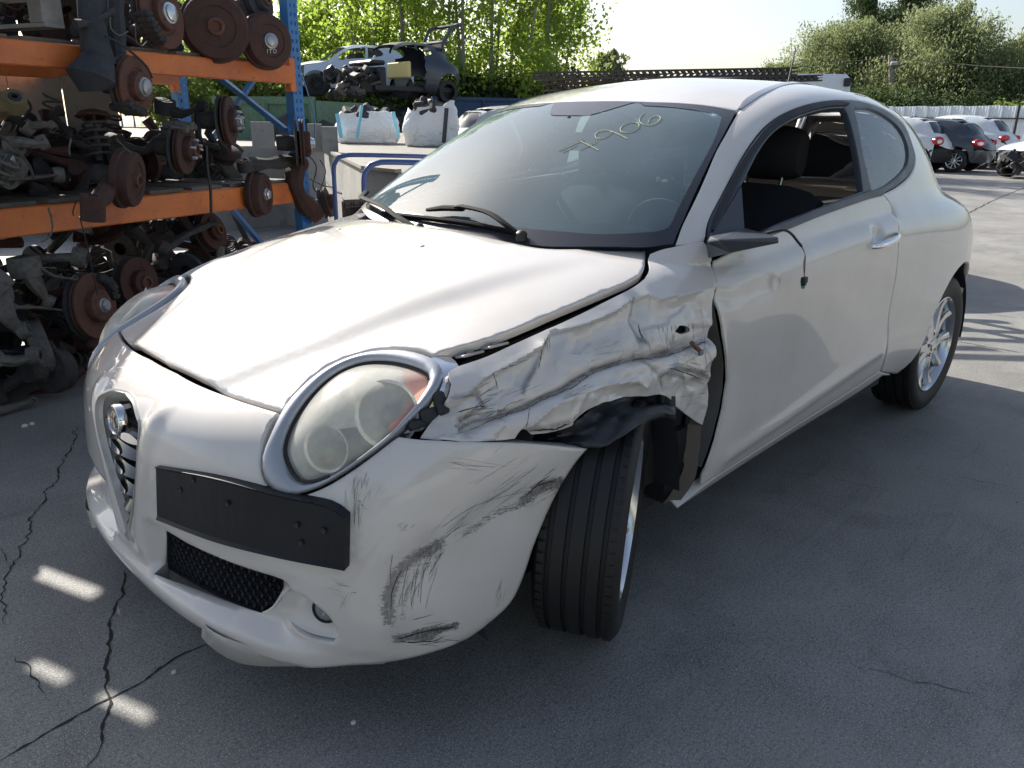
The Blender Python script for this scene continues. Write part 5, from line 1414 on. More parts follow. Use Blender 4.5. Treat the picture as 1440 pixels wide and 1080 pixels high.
for px, r_ in (((245,946), .0065), ((497,1017), .0065), ((35,600), .012), ((45,597), .010)):
    p = onplane(*px, 'z', 0); bm_ = MB(); bm_.lathe([(r_, 0), (r_*1.05, r_*.5), (r_*.7, r_*.95), (.0001, r_*1.05)], 9, M=Matrix.Translation(p) @ Matrix.Diagonal((1, .8, 1, 1)))
    tag(bm_.build('pebble', mat('pale_stone', (.62, .59, .52), .7)), {(245,946): 'small white pebble beside the crack in front of the bumper', (497,1017): 'small white pebble alone on the dark ground at the bottom', (35,600): 'pale scrap of debris on the ground below the rack, left one', (45,597): 'pale scrap of debris on the ground below the rack, right one'}[px], 'pebble')
# leaves / specks
rr = random.Random(5); mb = MB()
for k in range(420):
    x, y = rr.uniform(-4, 1.2), rr.uniform(-.2, 2.6); s_ = rr.uniform(.0008, .0024); a = rr.uniform(0, 6)
    mb.box((x, y, s_*.4), (s_*2, s_, s_*.8), rot=Matrix.Rotation(a, 4, 'Z'))
g_ = mb.build('grit', mat('dark_grit', (.10, .09, .08), .9), None, smooth=False); g_['kind'] = 'stuff'; g_['label'] = 'loose grit scattered over the concrete'

# ------------------------------------------------------------------ raised concrete apron behind the rack with its retaining wall
def concm(name, a, b, sc=1.5):
    m = mat(name, a, .85); t = NT(m); c = t.coord()
    col = t.mix(t.ramp(t.noise(c, sc, 7, .65, .5), [(.35, 0), (.65, 1)]), a, b)
    col = t.mix(t.ramp(t.noise(c, sc*9, 6, .7), [(.55, 0), (.75, .6)]), col, tuple(q*.35 for q in a))
    t.base(col); t.bump(t.noise(c, 40, 6, .7), .5, .01); return m
CONC = concm('old_concrete', (.30, .29, .27), (.20, .195, .185)); CONCT = concm('apron_concrete', (.27, .25, .22), (.20, .185, .165), .6)
ZP = .95
ed = [onplane(u, v, 'z', ZP) for u, v in ((150,206), (300,206), (396,205), (455,210), (478,221), (513,238), (560,243))]
ed += [Vector((-3.6, -2.6, ZP)), Vector((-5.5, -3.2, ZP)), Vector((-9, -5.5, ZP)), Vector((-13, -10, ZP))]

back = [Vector((-40, -40, ZP)), Vector((-10, -60, ZP)), Vector((20, -40, ZP)), Vector((6, -12, ZP))]
poly = ed+back
vs = poly+[Vector((p.x, p.y, 0)) for p in poly]; n = len(poly)
apron = mesh_obj('raised_apron', poly, [tuple(range(n))], CONCT); apron['kind'] = 'structure'
wl = MB(); mbv = []
for i in range(len(ed)-1):
    a, b = ed[i], ed[i+1]
    wl.add([a-Vector((0, 0, .003)), b-Vector((0, 0, .003)), Vector((b.x, b.y, -.02)), Vector((a.x, a.y, -.02))], [(0, 1, 2, 3)])
wall = wl.build('retaining_wall', CONC, None, smooth=False); tag(wall, 'cracked grey concrete retaining wall under the raised apron', 'wall')
mb = MB()
for i in range(2, 6): mb.bar(ed[i]+Vector((0, 0, .012)), ed[i+1]+Vector((0, 0, .012)), .05, .022)
mb.build('kerb_edge', CONCT, wall, smooth=False)
for (a, b, z) in ((3, 4, .62), (4, 5, .60), (5, 6, .58)):
    n_ = Vector((.5, .6, 0)).normalized()*.012
    MB().tube([ed[a]-Vector((0, 0, ZP-z))+n_, (ed[a]+ed[b])/2-Vector((0, 0, ZP-z+.03))+n_, ed[b]-Vector((0, 0, ZP-z-.02))+n_], .006, 5).build('wall_crack', CRK, wall)

# blue tubular guard rails
BLUE = plastic('blue_paint', (.025, .055, .17), .4)
BLUER = plastic('rack_blue', (.03, .12, .28), .4)
def hoop(pts, r, label):
    P_ = [Vector(p) for p in crom([tuple(p) for p in pts], .04)]
    return tag(MB().tube(P_, r, 10).build('guard_rail', BLUE), label, 'railing', 'blue tube hoops by the wall')
D_ = 4.1
hoop([Vector((far(472,300,D_).x, far(472,300,D_).y, 0)), far(470,255,D_), far(470,232,D_), far(476,221,D_), far(490,218,D_), far(560,219,D_*1.02), far(620,221,D_*1.05), far(700,224,D_*1.1)], .011, 'taller blue tube guard rail hoop standing before the concrete wall')
D_ = 3.6
hoop([Vector((far(513,320,D_).x, far(513,320,D_).y, 0)), far(512,265,D_), far(513,243,D_), far(521,232,D_), far(536,228,D_), far(600,229,D_*1.03), far(680,231,D_*1.08)], .0125, 'lower blue tube guard rail hoop nearest the windscreen')

# ------------------------------------------------------------------ storage rack
P1 = Vector((-1.40, -2.80, 0)); RA = Vector((.9463, .3233, 0)); RN = Vector((.3233, -.9463, 0))     # post, direction to the left of the photo, away from the viewer
RAZ = math.atan2(RA.y, RA.x)
def rp(s, d, z): return P1+RA*s+RN*d+Vector((0, 0, z))
def rk(u, v, d=0):
    """where that sight line meets the upright plane d metres behind the front of the rack"""
    q = pixray(u, v); t = ((P1-CV).dot(RN)+d)/q.dot(RN); return CV+q*t
def orange():
    m = mat('orange_beam_paint', (.62, .17, .035), .45); t = NT(m); c = t.coord()
    col = t.mix(t.ramp(t.noise(c, 4, 6, .65), [(.4, 0), (.7, 1)]), (.62, .17, .035), (.40, .10, .035))
    col = t.mix(t.ramp(t.noise(c, 22, 6, .75), [(.60, 0), (.70, .8)]), col, (.09, .045, .03))
    t.base(col); return m
ORANGE = orange()
rack = tag(empty('storage_rack'), 'tall steel rack with orange beams and blue uprights full of car parts', 'rack')
def upright(s, d):
    mb = MB(); w_ = .055; z1 = 2.5
    # channel with punched slots: front face built from strips and bridges
    M_ = Matrix.Translation(rp(s, d, 0)) @ Matrix.Rotation(RAZ, 4, 'Z')
    for x in (-.045, .045): mb.box((x, -.03, z1/2), (.003, .06, z1), M=M_)
    for x, w2 in ((-.036, .018), (0, .020), (.036, .018)): mb.box((x, 0, z1/2), (w2, .003, z1), M=M_)
    z = .05
    while z < z1:
        for x in (-.0185, .0185): mb.box((x, 0, z), (.019, .0028, .028), M=M_)
        z += .05
    mb.box((0, .0, .005), (.12, .12, .01), M=M_)
    return mb.build('upright', BLUER, rack, smooth=False)
for s in (0, 2.75): upright(s, 0); upright(s, 1.0)
for s in (0, 2.75):
    for z0, z1 in ((.1, .95), (.95, 1.8), (1.8, 2.45)):
        mb = MB(); mb.bar(rp(s, .04, z1 if int(z0*2) % 2 else z0), rp(s, .96, z0 if int(z0*2) % 2 else z1), .03, .03); mb.build('brace', BLUER, rack, smooth=False)
MB().bar(rk(305,106,.55), rk(402,183,.05), .035, .03).build('brace', BLUER, rack, smooth=False)
BZ = [(.76, .885), (1.475, 1.58)]
for z0, z1 in BZ:
    for d in (0, 1.0):
        zz = (z0+z1)/2; dz = z1-z0
        mb = MB(); M_ = Matrix.Translation(rp(1.375, d-.005, zz)) @ Matrix.Rotation(RAZ, 4, 'Z')
        mb.box((0, 0, 0), (2.64, .045, dz), M=M_, bev=.006); mb.build('beam', ORANGE, rack, smooth=False)
        for s in (.055, 2.695): MB().box((s-1.375, -.012, 0), (.05, .05, dz+.09), M=M_, bev=.004).build('beam_bracket', ORANGE, rack, smooth=False)
# shelves: boards and sheet decks
WOOD = concm('weathered_board', (.16, .14, .115), (.09, .08, .07), 3); GREYW = concm('grey_pallet_wood', (.33, .32, .30), (.22, .21, .20), 4)
for lv, (z0, z1) in enumerate(BZ[:2]):
    for k in range(9):
        mb = MB(); mb.box((0, 0, 0), (.22, 1.02, .018), M=Matrix.Translation(rp(.25+k*.28, .52, z1+.011)) @ Matrix.Rotation(RAZ, 4, 'Z')); mb.build('deck_board', WOOD, rack, smooth=False)
# ------------------------------------------------------------------ scrap parts on the rack
def rustm(name, a, b, c_=(.10, .09, .085), sc=8):
    m = mat(name, a, .8); t = NT(m); c = t.coord()
    col = t.mix(t.ramp(t.noise(c, sc, 7, .7, .3), [(.35, 0), (.65, 1)]), a, b)
    col = t.mix(t.ramp(t.noise(c, sc*5, 5, .7), [(.52, 0), (.66, .8)]), col, c_)
    t.base(col); t.bump(t.noise(c, 120, 5, .7), .5, .003); return m
RUST = rustm('rusted_iron', (.075, .030, .022), (.045, .021, .018), (.024, .018, .018))
RUSTL = rustm('light_rust', (.13, .055, .036), (.085, .038, .028), (.045, .03, .026))
IRON = rustm('grimy_iron', (.045, .043, .043), (.028, .027, .03), (.075, .06, .045), 6)
ALU = rustm('dull_aluminium', (.14, .13, .115), (.085, .08, .072), (.035, .032, .03), 9)
DKB = rustm('dark_blue_grey_steel', (.035, .042, .055), (.02, .024, .03), (.05, .04, .035), 9)
CAP = mat('bright_hub_cap', (.62, .64, .67), .3, .85)
CAPG = mat('grey_hub_cap', (.34, .35, .37), .4, .6)
def zaxis(n, up=(0, 0, 1)):
    return Vector(n).normalized().to_track_quat('Z', 'Y').to_matrix().to_4x4()
def facing(dev_az=0, dev_el=0):
    v = -RN; a = math.atan2(v.y, v.x)+rad(dev_az); return Vector((math.cos(a)*math.cos(rad(dev_el)), math.sin(a)*math.cos(rad(dev_el)), math.sin(rad(dev_el))))
def disc_hub(label, pos, R_, az=0, el=0, hat=.5, cap=None, studs=0, caliper=None, arm=None, drum=False, mt=None, cap_r=.22, group='rusty brake discs and drums on the rack'):
    root = tag(empty('brake_drum' if drum else 'brake_disc'), label, 'brake drum' if drum else 'brake disc', group)
    M_ = Matrix.Translation(pos) @ zaxis(facing(az, el)); root.matrix_world = M_
    mt = mt or RUST
    mb = MB()
    if drum: mb.lathe([(R_*1.05, -.05), (R_*1.08, -.045), (R_*1.08, -.02), (R_, -.015), (R_*.98, .02), (R_*.93, .03), (R_*.62, .032), (R_*.60, .026), (R_*.5, .026), (R_*.3, .03), (.0001, .03)], 40)
    else:
        mb.lathe([(R_*.5, -.022), (R_, -.022), (R_*1.0, -.014), (R_*.94, -.012), (R_*.94, -.006), (R_, -.004), (R_, .004), (R_*.99, .006), (R_*.62, .006), (R_*.60, .002), (R_*hat, .003), (R_*hat*.97, .036), (R_*hat*.88, .042), (R_*.22, .042), (.0001, .042)], 44)
    mb.build('friction_ring' if not drum else 'drum_shell', mt, root)
    h0 = .03 if drum else .042
    if cap: MB().lathe([(R_*cap_r*1.25, h0-.004), (R_*cap_r*1.2, h0+.008), (R_*cap_r, h0+.010), (R_*cap_r, h0+.020), (R_*cap_r*.8, h0+.026), (.0001, h0+.028)], 24).build('hub_cap', cap, root)
    else: MB().lathe([(R_*.28, h0-.004), (R_*.26, h0+.015), (R_*.16, h0+.018), (R_*.15, h0+.004), (.0001, h0+.004)], 20).build('hub', RUSTL, root)
    for k in range(studs):
        a = 2*math.pi*k/studs+.4; MB().lathe([(.009, h0-.002), (.009, h0+.016), (.0075, h0+.024), (.0001, h0+.025)], 8, M=Matrix.Translation((R_*.36*math.cos(a), R_*.36*math.sin(a), 0))).build('wheel_stud', CAP, root)
    for k in range(5):
        a = 2*math.pi*k/5
        if not studs: MB().lathe([(.008, h0), (.007, h0+.0015), (.0001, h0+.0012)], 8, M=Matrix.Translation((R_*.37*math.cos(a), R_*.37*math.sin(a), .0))).build('bolt_hole', IRON, root)
    # backing plate and knuckle
    mb = MB(); mb.lathe([(R_*.9, -.035), (R_*1.04, -.045), (R_*1.04, -.050), (R_*.3, -.055), (.05, -.10), (.045, -.16), (.0001, -.165)], 28)
    mb.build('backing_plate', IRON, root)
    # local "up" is y for the track quat
    if caliper is not None:
        ca = rad(caliper); mb = MB(); n = 7
        for i in range(n):
            a = ca+rad(-28+56*i/(n-1)); rr_ = R_*.88
            mb.box((rr_*math.cos(a), rr_*math.sin(a), .0), (R_*.30, R_*.20, .085+(.02 if 2 <= i <= 4 else 0)), rot=Matrix.Rotation(a, 4, 'Z'), bev=.012)
        mb.lathe([(R_*.17, -.03), (R_*.17, -.10), (R_*.14, -.11), (.0001, -.11)], 14, M=Matrix.Translation((R_*.8*math.cos(ca), R_*.8*math.sin(ca), 0)))
        for e in (-30, 30):
            a = ca+rad(e); mb.tube([(R_*.95*math.cos(a), R_*.95*math.sin(a), -.05), (R_*.95*math.cos(a), R_*.95*math.sin(a), .03)], .012, 8)
        mb.build('caliper', ALU if caliper in (90, 95) else IRON, root)
    if arm:
        for pts, r0, r1, am in arm:
            k = len(pts); P_ = crom(pts, .04); mb = MB()
            mb.tube([Vector(p) for p in P_], [r0+(r1-r0)*i/(len(P_)-1)*(1)+.004*math.sin(i*1.3) for i in range(len(P_))], 9)
            e = Vector(P_[-1]); dd = Vector(P_[-1])-Vector(P_[-2])
            mb.lathe([(r1*.7, -r1*1.6), (r1*1.5, -r1*1.6), (r1*1.5, r1*1.6), (r1*.7, r1*1.6), (r1*.7, -r1*1.6)], 14, M=Matrix.Translation(e) @ Matrix.Rotation(rad(90), 4, 'X'))
            mb.build('link_arm', am or IRON, root)
    return root
def rsz(u, v, d, px): return px*(rk(u, v, d)-CV).dot(CF)/FPX
def D(label, u, v, px, d=-.12, **k): return disc_hub(label, rk(u, v, d), rsz(u, v, d, px*1.10), **k)
# top shelf
D('rusty brake disc with bright silver centre cap on the top shelf', 228, 20, 41, -.05, cap=CAP, caliper=215, az=12, el=6, cap_r=.26, mt=RUSTL)
D('thick rusty drum tilted sideways beside the silver capped disc', 303, 38, 40, -.06, drum=True, az=-38, el=0)
D('rusty disc hanging over the upper beam end by the blue upright', 377, 58, 32, -.12, drum=True, az=-18, el=0, cap=CAPG, cap_r=.24)
D('grey disc cut by the top of the picture near the blue upright', 366, 2, 24, -.04, az=5, el=10, mt=DKB)
D('dark rusty disc behind the tilted drum on the top shelf', 342, 8, 26, .2, az=-30, el=0, mt=IRON)
# on strut below the upper beam
D('rusty disc with grey centre nut hanging from a strut below the upper beam', 191, 121, 36, -.16, cap=CAPG, caliper=-110, az=18, el=-4, cap_r=.27, mt=RUSTL,
  arm=[([(.0, .02, -.07), (.03, .20, -.10), (.06, .42, -.10), (.10, .60, -.06)], .045, .035, DKB)])
# middle shelf row
D('rusty disc with five bright studs nearest the diagonal brace', 324, 170, 30, -.05, cap=CAPG, studs=5, caliper=5, az=30, el=0)
D('rusty disc with studs and a grey caliper on its top', 262, 209, 32, -.12, studs=5, caliper=95, az=26, el=-5)
D('rusty drum with a long trailing arm reaching left over the lower beam', 183, 252, 35, -.16, drum=True, az=30, el=-8,
  arm=[([(.0, -.02, -.07), (-.12, -.05, -.06), (-.30, -.075, -.02), (-.44, -.09, .01)], .05, .034, RUST)])
D('rusty disc with bright nut hanging at the foot of the blue upright', 427, 201, 29, -.14, cap=CAP, caliper=-5, az=40, el=0, cap_r=.2)
D('round rusty drum with bright nut below the lower beam', 367, 273, 27, -.05, drum=True, cap=CAP, az=22, el=0, cap_r=.22)
D('small rusty disc in shade just above the white bonnet', 462, 284, 19, .1, az=30, el=15)
# floor
D('large rusty disc with pale centre nut on the ground under the rack', 134, 430, 42, -.05, cap=CAPG, caliper=35, az=20, el=5, cap_r=.18, mt=RUSTL)
D('dark rusty disc half hidden behind the white car headlight', 196, 398, 33, .1, az=10, el=5)
D('small rusty hub low behind the bonnet edge', 300, 325, 24, .35, az=10, el=15)
D('brake drum lying on the ground with a steel arm at the far left', 62, 492, 40, .03, drum=True, az=60, el=10, mt=ALU, arm=[([(.0, -.02, -.07), (-.05, -.08, -.12), (-.10, -.10, -.25)], .04, .03, IRON)])
D('black tyre-like drum on the ground beside the lying drum', 82, 520, 27, -.05, drum=True, az=95, el=-10, mt=IRON)
D('dusty spring plate at the far left of the middle shelf', 12, 232, 22, .0, az=-20, el=30, mt=ALU, cap=CAPG)
# white chalk letters on the drum at the end of the top shelf
tx = rk(383, 70, -.19)
CHK = mat('white_paint_marker', (.7, .7, .68), .8)
def stroke_on(pxs, d): 
    return [rk(u, v, d) for u, v in pxs]
chalk = [[(376,69),(376,75)], [(378,69.5),(383,69.5)], [(380.5,69.5),(380.5,75)]]
chalk += [[(386.5+2.2*math.cos(a), 72+2.8*math.sin(a)) for a in [k*math.pi/4 for k in range(9)]]]
drumo = [o for o in C.objects if o.get('label', '').startswith('rusty disc hanging over the upper')][0]
bpy.context.view_layer.update()
inv = drumo.matrix_world.inverted()
for st_ in chalk:
    P_ = []
    for u, v in st_:
        q = pixray(u, v); nrm = drumo.matrix_world.to_3x3() @ Vector((0, 0, 1)); o0 = drumo.matrix_world @ Vector((0, 0, .034)); t = (o0-CV).dot(nrm)/q.dot(nrm); P_.append(inv @ (CV+q*t))
    MB().tube(P_, .0016, 4).build('chalk_mark', CHK, drumo)
# spring struts, arms, subframes
def spring_strut(label, base, top, r, coils=5, plate=True, mt=IRON):
    root = tag(empty('spring_strut'), label, 'suspension strut'); ax = (top-base); L = ax.length; M_ = Matrix.Translation(base) @ zaxis(ax)
    root.matrix_world = M_
    P_ = [(r*math.cos(a), r*math.sin(a), L*(.08+.74*a/(2*math.pi*coils))) for a in [k*2*math.pi/16 for k in range(coils*16+1)]]
    MB().tube(P_, r*.13, 7).build('coil_spring', mt, root)
    MB().lathe([(r*.32, 0), (r*.32, L*.5), (r*.16, L*.52), (r*.16, L)], 14).build('damper', IRON, root)
    if plate: MB().lathe([(r*1.05, L*.84), (r*1.55, L*.84), (r*1.6, L*.86), (r*1.3, L*.93), (r*.6, L*.98), (.0001, L)], 9).build('top_mount', RUST if plate == 1 else ALU, root)
    return root
spring_strut('coil spring strut with a rusty top plate on the middle shelf', rk(140,226,.02), rk(130,153,.06), .052, 5)
spring_strut('coil spring end poking out at the left edge of the middle shelf', rk(-14,262,-.05), rk(16,215,-.1), .05, 3, False, ALU)
def link(label, pts, r0, r1, mt, eyes=True, cat='suspension arm', group=None, nm='suspension_arm', flat=.6):
    root = tag(empty(nm), label, cat, group); P_ = [Vector(p) for p in crom([tuple(p) for p in pts], .035)]; n = len(P_)
    mb = MB(); mb.tube(P_, [r0+(r1-r0)*i/(n-1)+r0*.18*math.sin(i*.9) for i in range(n)], 8, flat=flat); mb.build('arm', mt, root)
    if eyes:
        for e, r_ in ((P_[0], r0), (P_[-1], r1)):
            MB().lathe([(r_*.62, -r_*.75), (r_*1.12, -r_*.75), (r_*1.18, 0), (r_*1.12, r_*.75), (r_*.62, r_*.75), (r_*.62, -r_*.75)], 14, M=Matrix.Translation(e) @ zaxis(facing(20+140*mno.noise(e*5), 15+150*mno.noise(e*7)))).build('bush', mt, root)
            MB().lathe([(r_*.6, -r_*.82), (r_*.6, r_*.82), (r_*.3, r_*.82), (r_*.3, -r_*.82)], 12, M=Matrix.Translation(e) @ zaxis(facing(20+140*mno.noise(e*5), 15+150*mno.noise(e*7)))).build('bush_rubber', BLACK, root)
    return root
link('pale aluminium control arm with a wide bushing at the upper left of the floor pile', [rk(30,372,.1), rk(60,364,.05), rk(85,362,.0), rk(112,362,-.04)], .028, .042, ALU)
link('broad grey link plate leaning in the floor pile', [rk(35,375,.0), rk(50,398,-.02), rk(68,425,-.02)], .060, .030, ALU)
link('slim steel rod running to the large floor disc', [rk(20,432,-.03), rk(60,433,-.03), rk(92,437,-.05)], .014, .011, ALU)
link('curved pale arm at the far left edge of the floor pile', [rk(-6,400,-.05), rk(2,430,-.08), rk(18,455,-.1), rk(32,465,-.1)], .055, .032, ALU)
link('thin rod above the slim rod in the floor pile', [rk(48,370,-.05), rk(75,388,-.06), rk(105,392,-.05)], .012, .012, ALU)
link('long steel tie bar lying on the ground at the left edge', [onplane(-30,585,'z',.03), onplane(20,572,'z',.03), onplane(46,563,'z',.04)], .016, .017, ALU, flat=1)
link('bracket arm resting on the lying drum at the left edge', [rk(-12,505,-.1), rk(20,508,-.12), rk(48,500,-.14)], .040, .034, ALU)
link('thin bar along the ground behind the lying drum', [rk(-10,493,-.0), rk(30,496,-.0)], .012, .012, IRON)
link('rusty pipe shaped knuckle under the hanging disc', [rk(418,232,-.02), rk(414,255,-.04), rk(425,282,-.05), rk(440,296,-.03)], .055, .065, RUST, flat=.9)
link('grey tube lying along the middle shelf end', [rk(345,233,-.02), rk(375,230,-.03), rk(410,226,-.03)], .042, .035, IRON, flat=1)
link('crumpled alloy knuckle on the middle shelf left', [rk(20,205,.0), rk(32,200,-.05), rk(48,203,-.08), rk(60,200,-.05)], .036, .028, ALU)
link('small alloy casting behind the crumpled knuckle', [rk(40,180,.05), rk(58,175,.0), rk(72,178,.02)], .030, .022, ALU)
link('brown hollow bush tube at the left end above the middle shelf', [rk(-10,152,.05), rk(6,146,-.02), rk(20,144,-.06)], .045, .042, rustm('ochre_bush', (.16, .12, .05), (.09, .07, .04)), flat=1)
link('dark perforated steel bar leaning low behind the bonnet', [rk(232,350,.05), rk(262,330,.05), rk(300,312,.1)], .035, .028, IRON)
link('dark steel wishbone between the studded discs', [rk(232,150,.25), rk(255,160,.2), rk(285,150,.15)], .05, .03, DKB)
link('dark steel wishbone right of the coil spring', [rk(160,200,.2), rk(200,212,.15), rk(235,190,.2)], .04, .04, IRON)
link('axle beam across the back of the middle shelf', [rk(90,232,.5), rk(200,225,.5), rk(330,215,.5)], .05, .05, IRON, flat=1)
link('grey flat plate on the shelf below the coil spring', [rk(10,252,.0), rk(45,250,-.02), rk(82,246,.0)], .035, .03, ALU, flat=.25)
# dark strut body with the disc, crossing in front of the upper beam
root = tag(empty('strut_leg'), 'dark blue grey strut leg crossing in front of the upper orange beam', 'suspension strut')
mb = MB(); mb.tube([rk(128,-10,-.10), rk(128,25,-.10), rk(134,62,-.11), rk(140,92,-.12)], [.060, .055, .062, .075], 12); mb.build('tube', DKB, root)
mb = MB(); mb.tube([rk(140,85,-.13), rk(128,110,-.13), rk(132,128,-.13)], [.07, .105, .06], 12); mb.build('knuckle', DKB, root)
mb = MB(); mb.tube([rk(106,34,-.12), rk(128,32,-.13), rk(150,20,-.16), rk(161,13,-.18)], [.022, .016, .012, .010], 8); mb.build('drop_link', IRON, root)
for (pts, r_, lb, mt_) in (([(148,51),(170,62),(195,82),(208,96),(214,110)], .0055, 'thin dark cable crossing the upper beam above the hanging disc', BLACK),
                      ([(155,24),(156,40),(168,50),(180,44)], .003, 'thin pale wire loop hanging beside the strut leg', ALU),
                      ([(190,32),(192,60),(200,65),(207,58)], .0025, 'fine pale wire hanging under the silver capped disc', ALU),
                      ([(68,292),(72,305),(74,318),(70,332),(58,341)], .004, 'short frayed cable hanging from the lower beam at the left', ALU),
                      ([(107,283),(102,300),(104,303)], .003, 'short dark cable on the lower beam beside the trailing arm', BLACK),
                      ([(112,305),(124,350),(130,380),(137,415)], .0028, 'long thin wire hanging down to the large floor disc', BLACK),
                      ([(290,205),(292,240),(296,265),(297,300)], .008, 'black brake hose hanging in front of the lower beam', BLACK),
                      ([(100,195),(97,208),(98,218)], .004, 'pale curved wire standing on the middle shelf', ALU),
                      ([(0,190),(25,212),(42,235),(48,252)], .006, 'grey hose sagging at the left of the middle shelf', IRON),
                      ([(424,104),(434,135),(442,165),(443,205)], .004, 'blue cord hanging beside the blue upright', BLUER),
                      ([(163,195),(180,212),(190,222)], .003, 'thin wire beside the coil spring', ALU),
                      ([(432,215),(445,235),(440,262),(452,275)], .004, 'tangled black wire below the blue upright', BLACK),
                      ([(450,225),(458,240),(452,262),(446,280)], .003, 'looped black wire by the concrete wall', BLACK),
                      ([(436,252),(455,261),(472,264)], .004, 'pale rod poking out beside the brown knuckle', ALU)):
    P_ = [Vector(p) for p in crom([tuple(rk(u, v, -.2 if 'hose hanging' not in lb else -.14)) for u, v in pts], .03)]
    tag(MB().tube(P_, r_, 6).build('cable', mt_), lb, 'cable')
# fallback clutter deep in the shelves, reading as one dark mass
rr = random.Random(11); mb = MB()
def clutter(mb, n, s0, s1, d0, d1, z0, z1, big=1):
    for k in range(n):
        s, d, z = rr.uniform(s0, s1), rr.uniform(d0, d1), rr.uniform(z0, z1); c_ = rp(s, d, z); ty = rr.random(); M_ = Matrix.Translation(c_) @ Matrix.Rotation(rr.uniform(0, 6), 4, Vector((rr.uniform(-1, 1), rr.uniform(-1, 1), rr.uniform(-1, 1))).normalized()); m_ = rr.choice((0, 0, 0, 1, 1, 2, 3))
        if ty < .3: mb.lathe([(.04, -.02), (.11, -.02), (.115, 0), (.10, .012), (.05, .016), (.045, .05), (.0001, .05)], 18, m_, M=M_)
        elif ty < .65:
            L = rr.uniform(.12, .4)*big; mb.tube([(0, 0, 0), (L*.3, rr.uniform(-.06, .06), 0), (L*.7, rr.uniform(-.06, .06), rr.uniform(-.05, .05)), (L, 0, 0)], [.03, .02, .025, .035], 8, m_, M=M_)
        elif ty < .85: mb.box((0, 0, 0), (rr.uniform(.06, .22), rr.uniform(.05, .14), rr.uniform(.03, .10)), M=M_, m=m_, bev=.012)
        else:
            R_ = rr.uniform(.03, .05); mb.tube([(R_*math.cos(a), R_*math.sin(a), a*.008) for a in [q*.5 for q in range(50)]], .007, 6, m_, M=M_)
MS = [IRON, RUST, DKB, ALU]
clutter(mb, 100, .2, 2.7, .25, .95, .92, 1.12); clutter(mb, 60, 1.4, 2.7, .1, .95, .92, 1.10)
clutter(mb, 60, .15, 1.6, .3, .95, .92, 1.12); clutter(mb, 60, 1.2, 2.7, .5, .98, 1.0, 1.3)
clutter(mb, 70, .2, 1.6, .2, .95, 1.62, 1.92)
o = mb.build('scrap_parts', MS, None, smooth=None); tag(o, 'mass of small dark suspension parts heaped along the shelves', kind='stuff')
mb = MB(); clutter(mb, 260, -.2, 2.9, .12, 1.0, .04, .48, 1.2); clutter(mb, 60, .2, 2.7, .5, 1.0, .3, .72, 1.2); clutter(mb, 50, 1.6, 2.7, .0, .5, .05, .35, 1.2)
o = mb.build('scrap_parts', MS, None, smooth=None); tag(o, 'heap of dark steel parts on the floor under the rack', kind='stuff')
# coil springs, control arms and housings one can pick out in the heap behind
def seat_panel(label, u, v, d, sz, mt, ro): pass
# pallet and boards on the top shelf, left
pal = tag(empty('pallet'), 'grey weathered wooden pallet on the top shelf at the left edge', 'pallet')
def brd(a, b, w_, h_, mt=GREYW): MB().bar(a, b, w_, h_).build('board', mt, pal, smooth=False)
S0 = (rk(104,30,-.05)-P1).dot(RA)
for z, dd in ((1.795, 0), (1.795, .14), (1.795, .42), (1.795, .7), (1.795, .95)): brd(rp(S0, .02+dd, z), rp(S0+1.15, .02+dd, z), .10, .018)
for s in (S0+.06, S0+.55, S0+1.08): 
    brd(rp(s, 0, 1.775), rp(s, 1.0, 1.775), .095, .018); 
    for dd in (.05, .5, .95): brd(rp(s-.05, dd, 1.715), rp(s+.05, dd, 1.715), .09, .10)
    brd(rp(s, 0, 1.655), rp(s, 1.0, 1.655), .095, .018)
for k, (s, z, L) in enumerate(((S0+.1, 1.825, .35), (S0+.55, 1.83, .4), (S0+.3, 1.90, .6))):
    tag(MB().box((0, 0, 0), (L, .14, .035), M=Matrix.Translation(rp(s+.1, .1, z)) @ Matrix.Rotation(RAZ+.05*k, 4, 'Z'), bev=.006).build('plank', GREYW), ['short grey plank lying on the pallet near its right end', 'grey plank lying on the pallet at the left edge of the picture', 'upper grey plank laid above the others on the pallet'][k], 'plank')
# stacked wheels and engines out of sight to the left: they shade the yard
for k, (s, z) in enumerate(((2.15, 2.05), (2.55, 2.0))):
    pass
rr = random.Random(3)
tyres = []
def plain_tyre(label, loc, rot, R_=.30, w_=.19, mt=None):
    o = MB().lathe([(R_*.62, -w_*.38), (R_*.78, -w_*.5), (R_*.94, -w_*.46), (R_, -w_*.34), (R_, w_*.34), (R_*.94, w_*.46), (R_*.78, w_*.5), (R_*.62, w_*.38), (R_*.60, 0), (R_*.62, -w_*.38)], 32).build('tyre', RUBBER)
    o.location = loc; o.rotation_euler = rot; return tag(o, label, 'tyre')
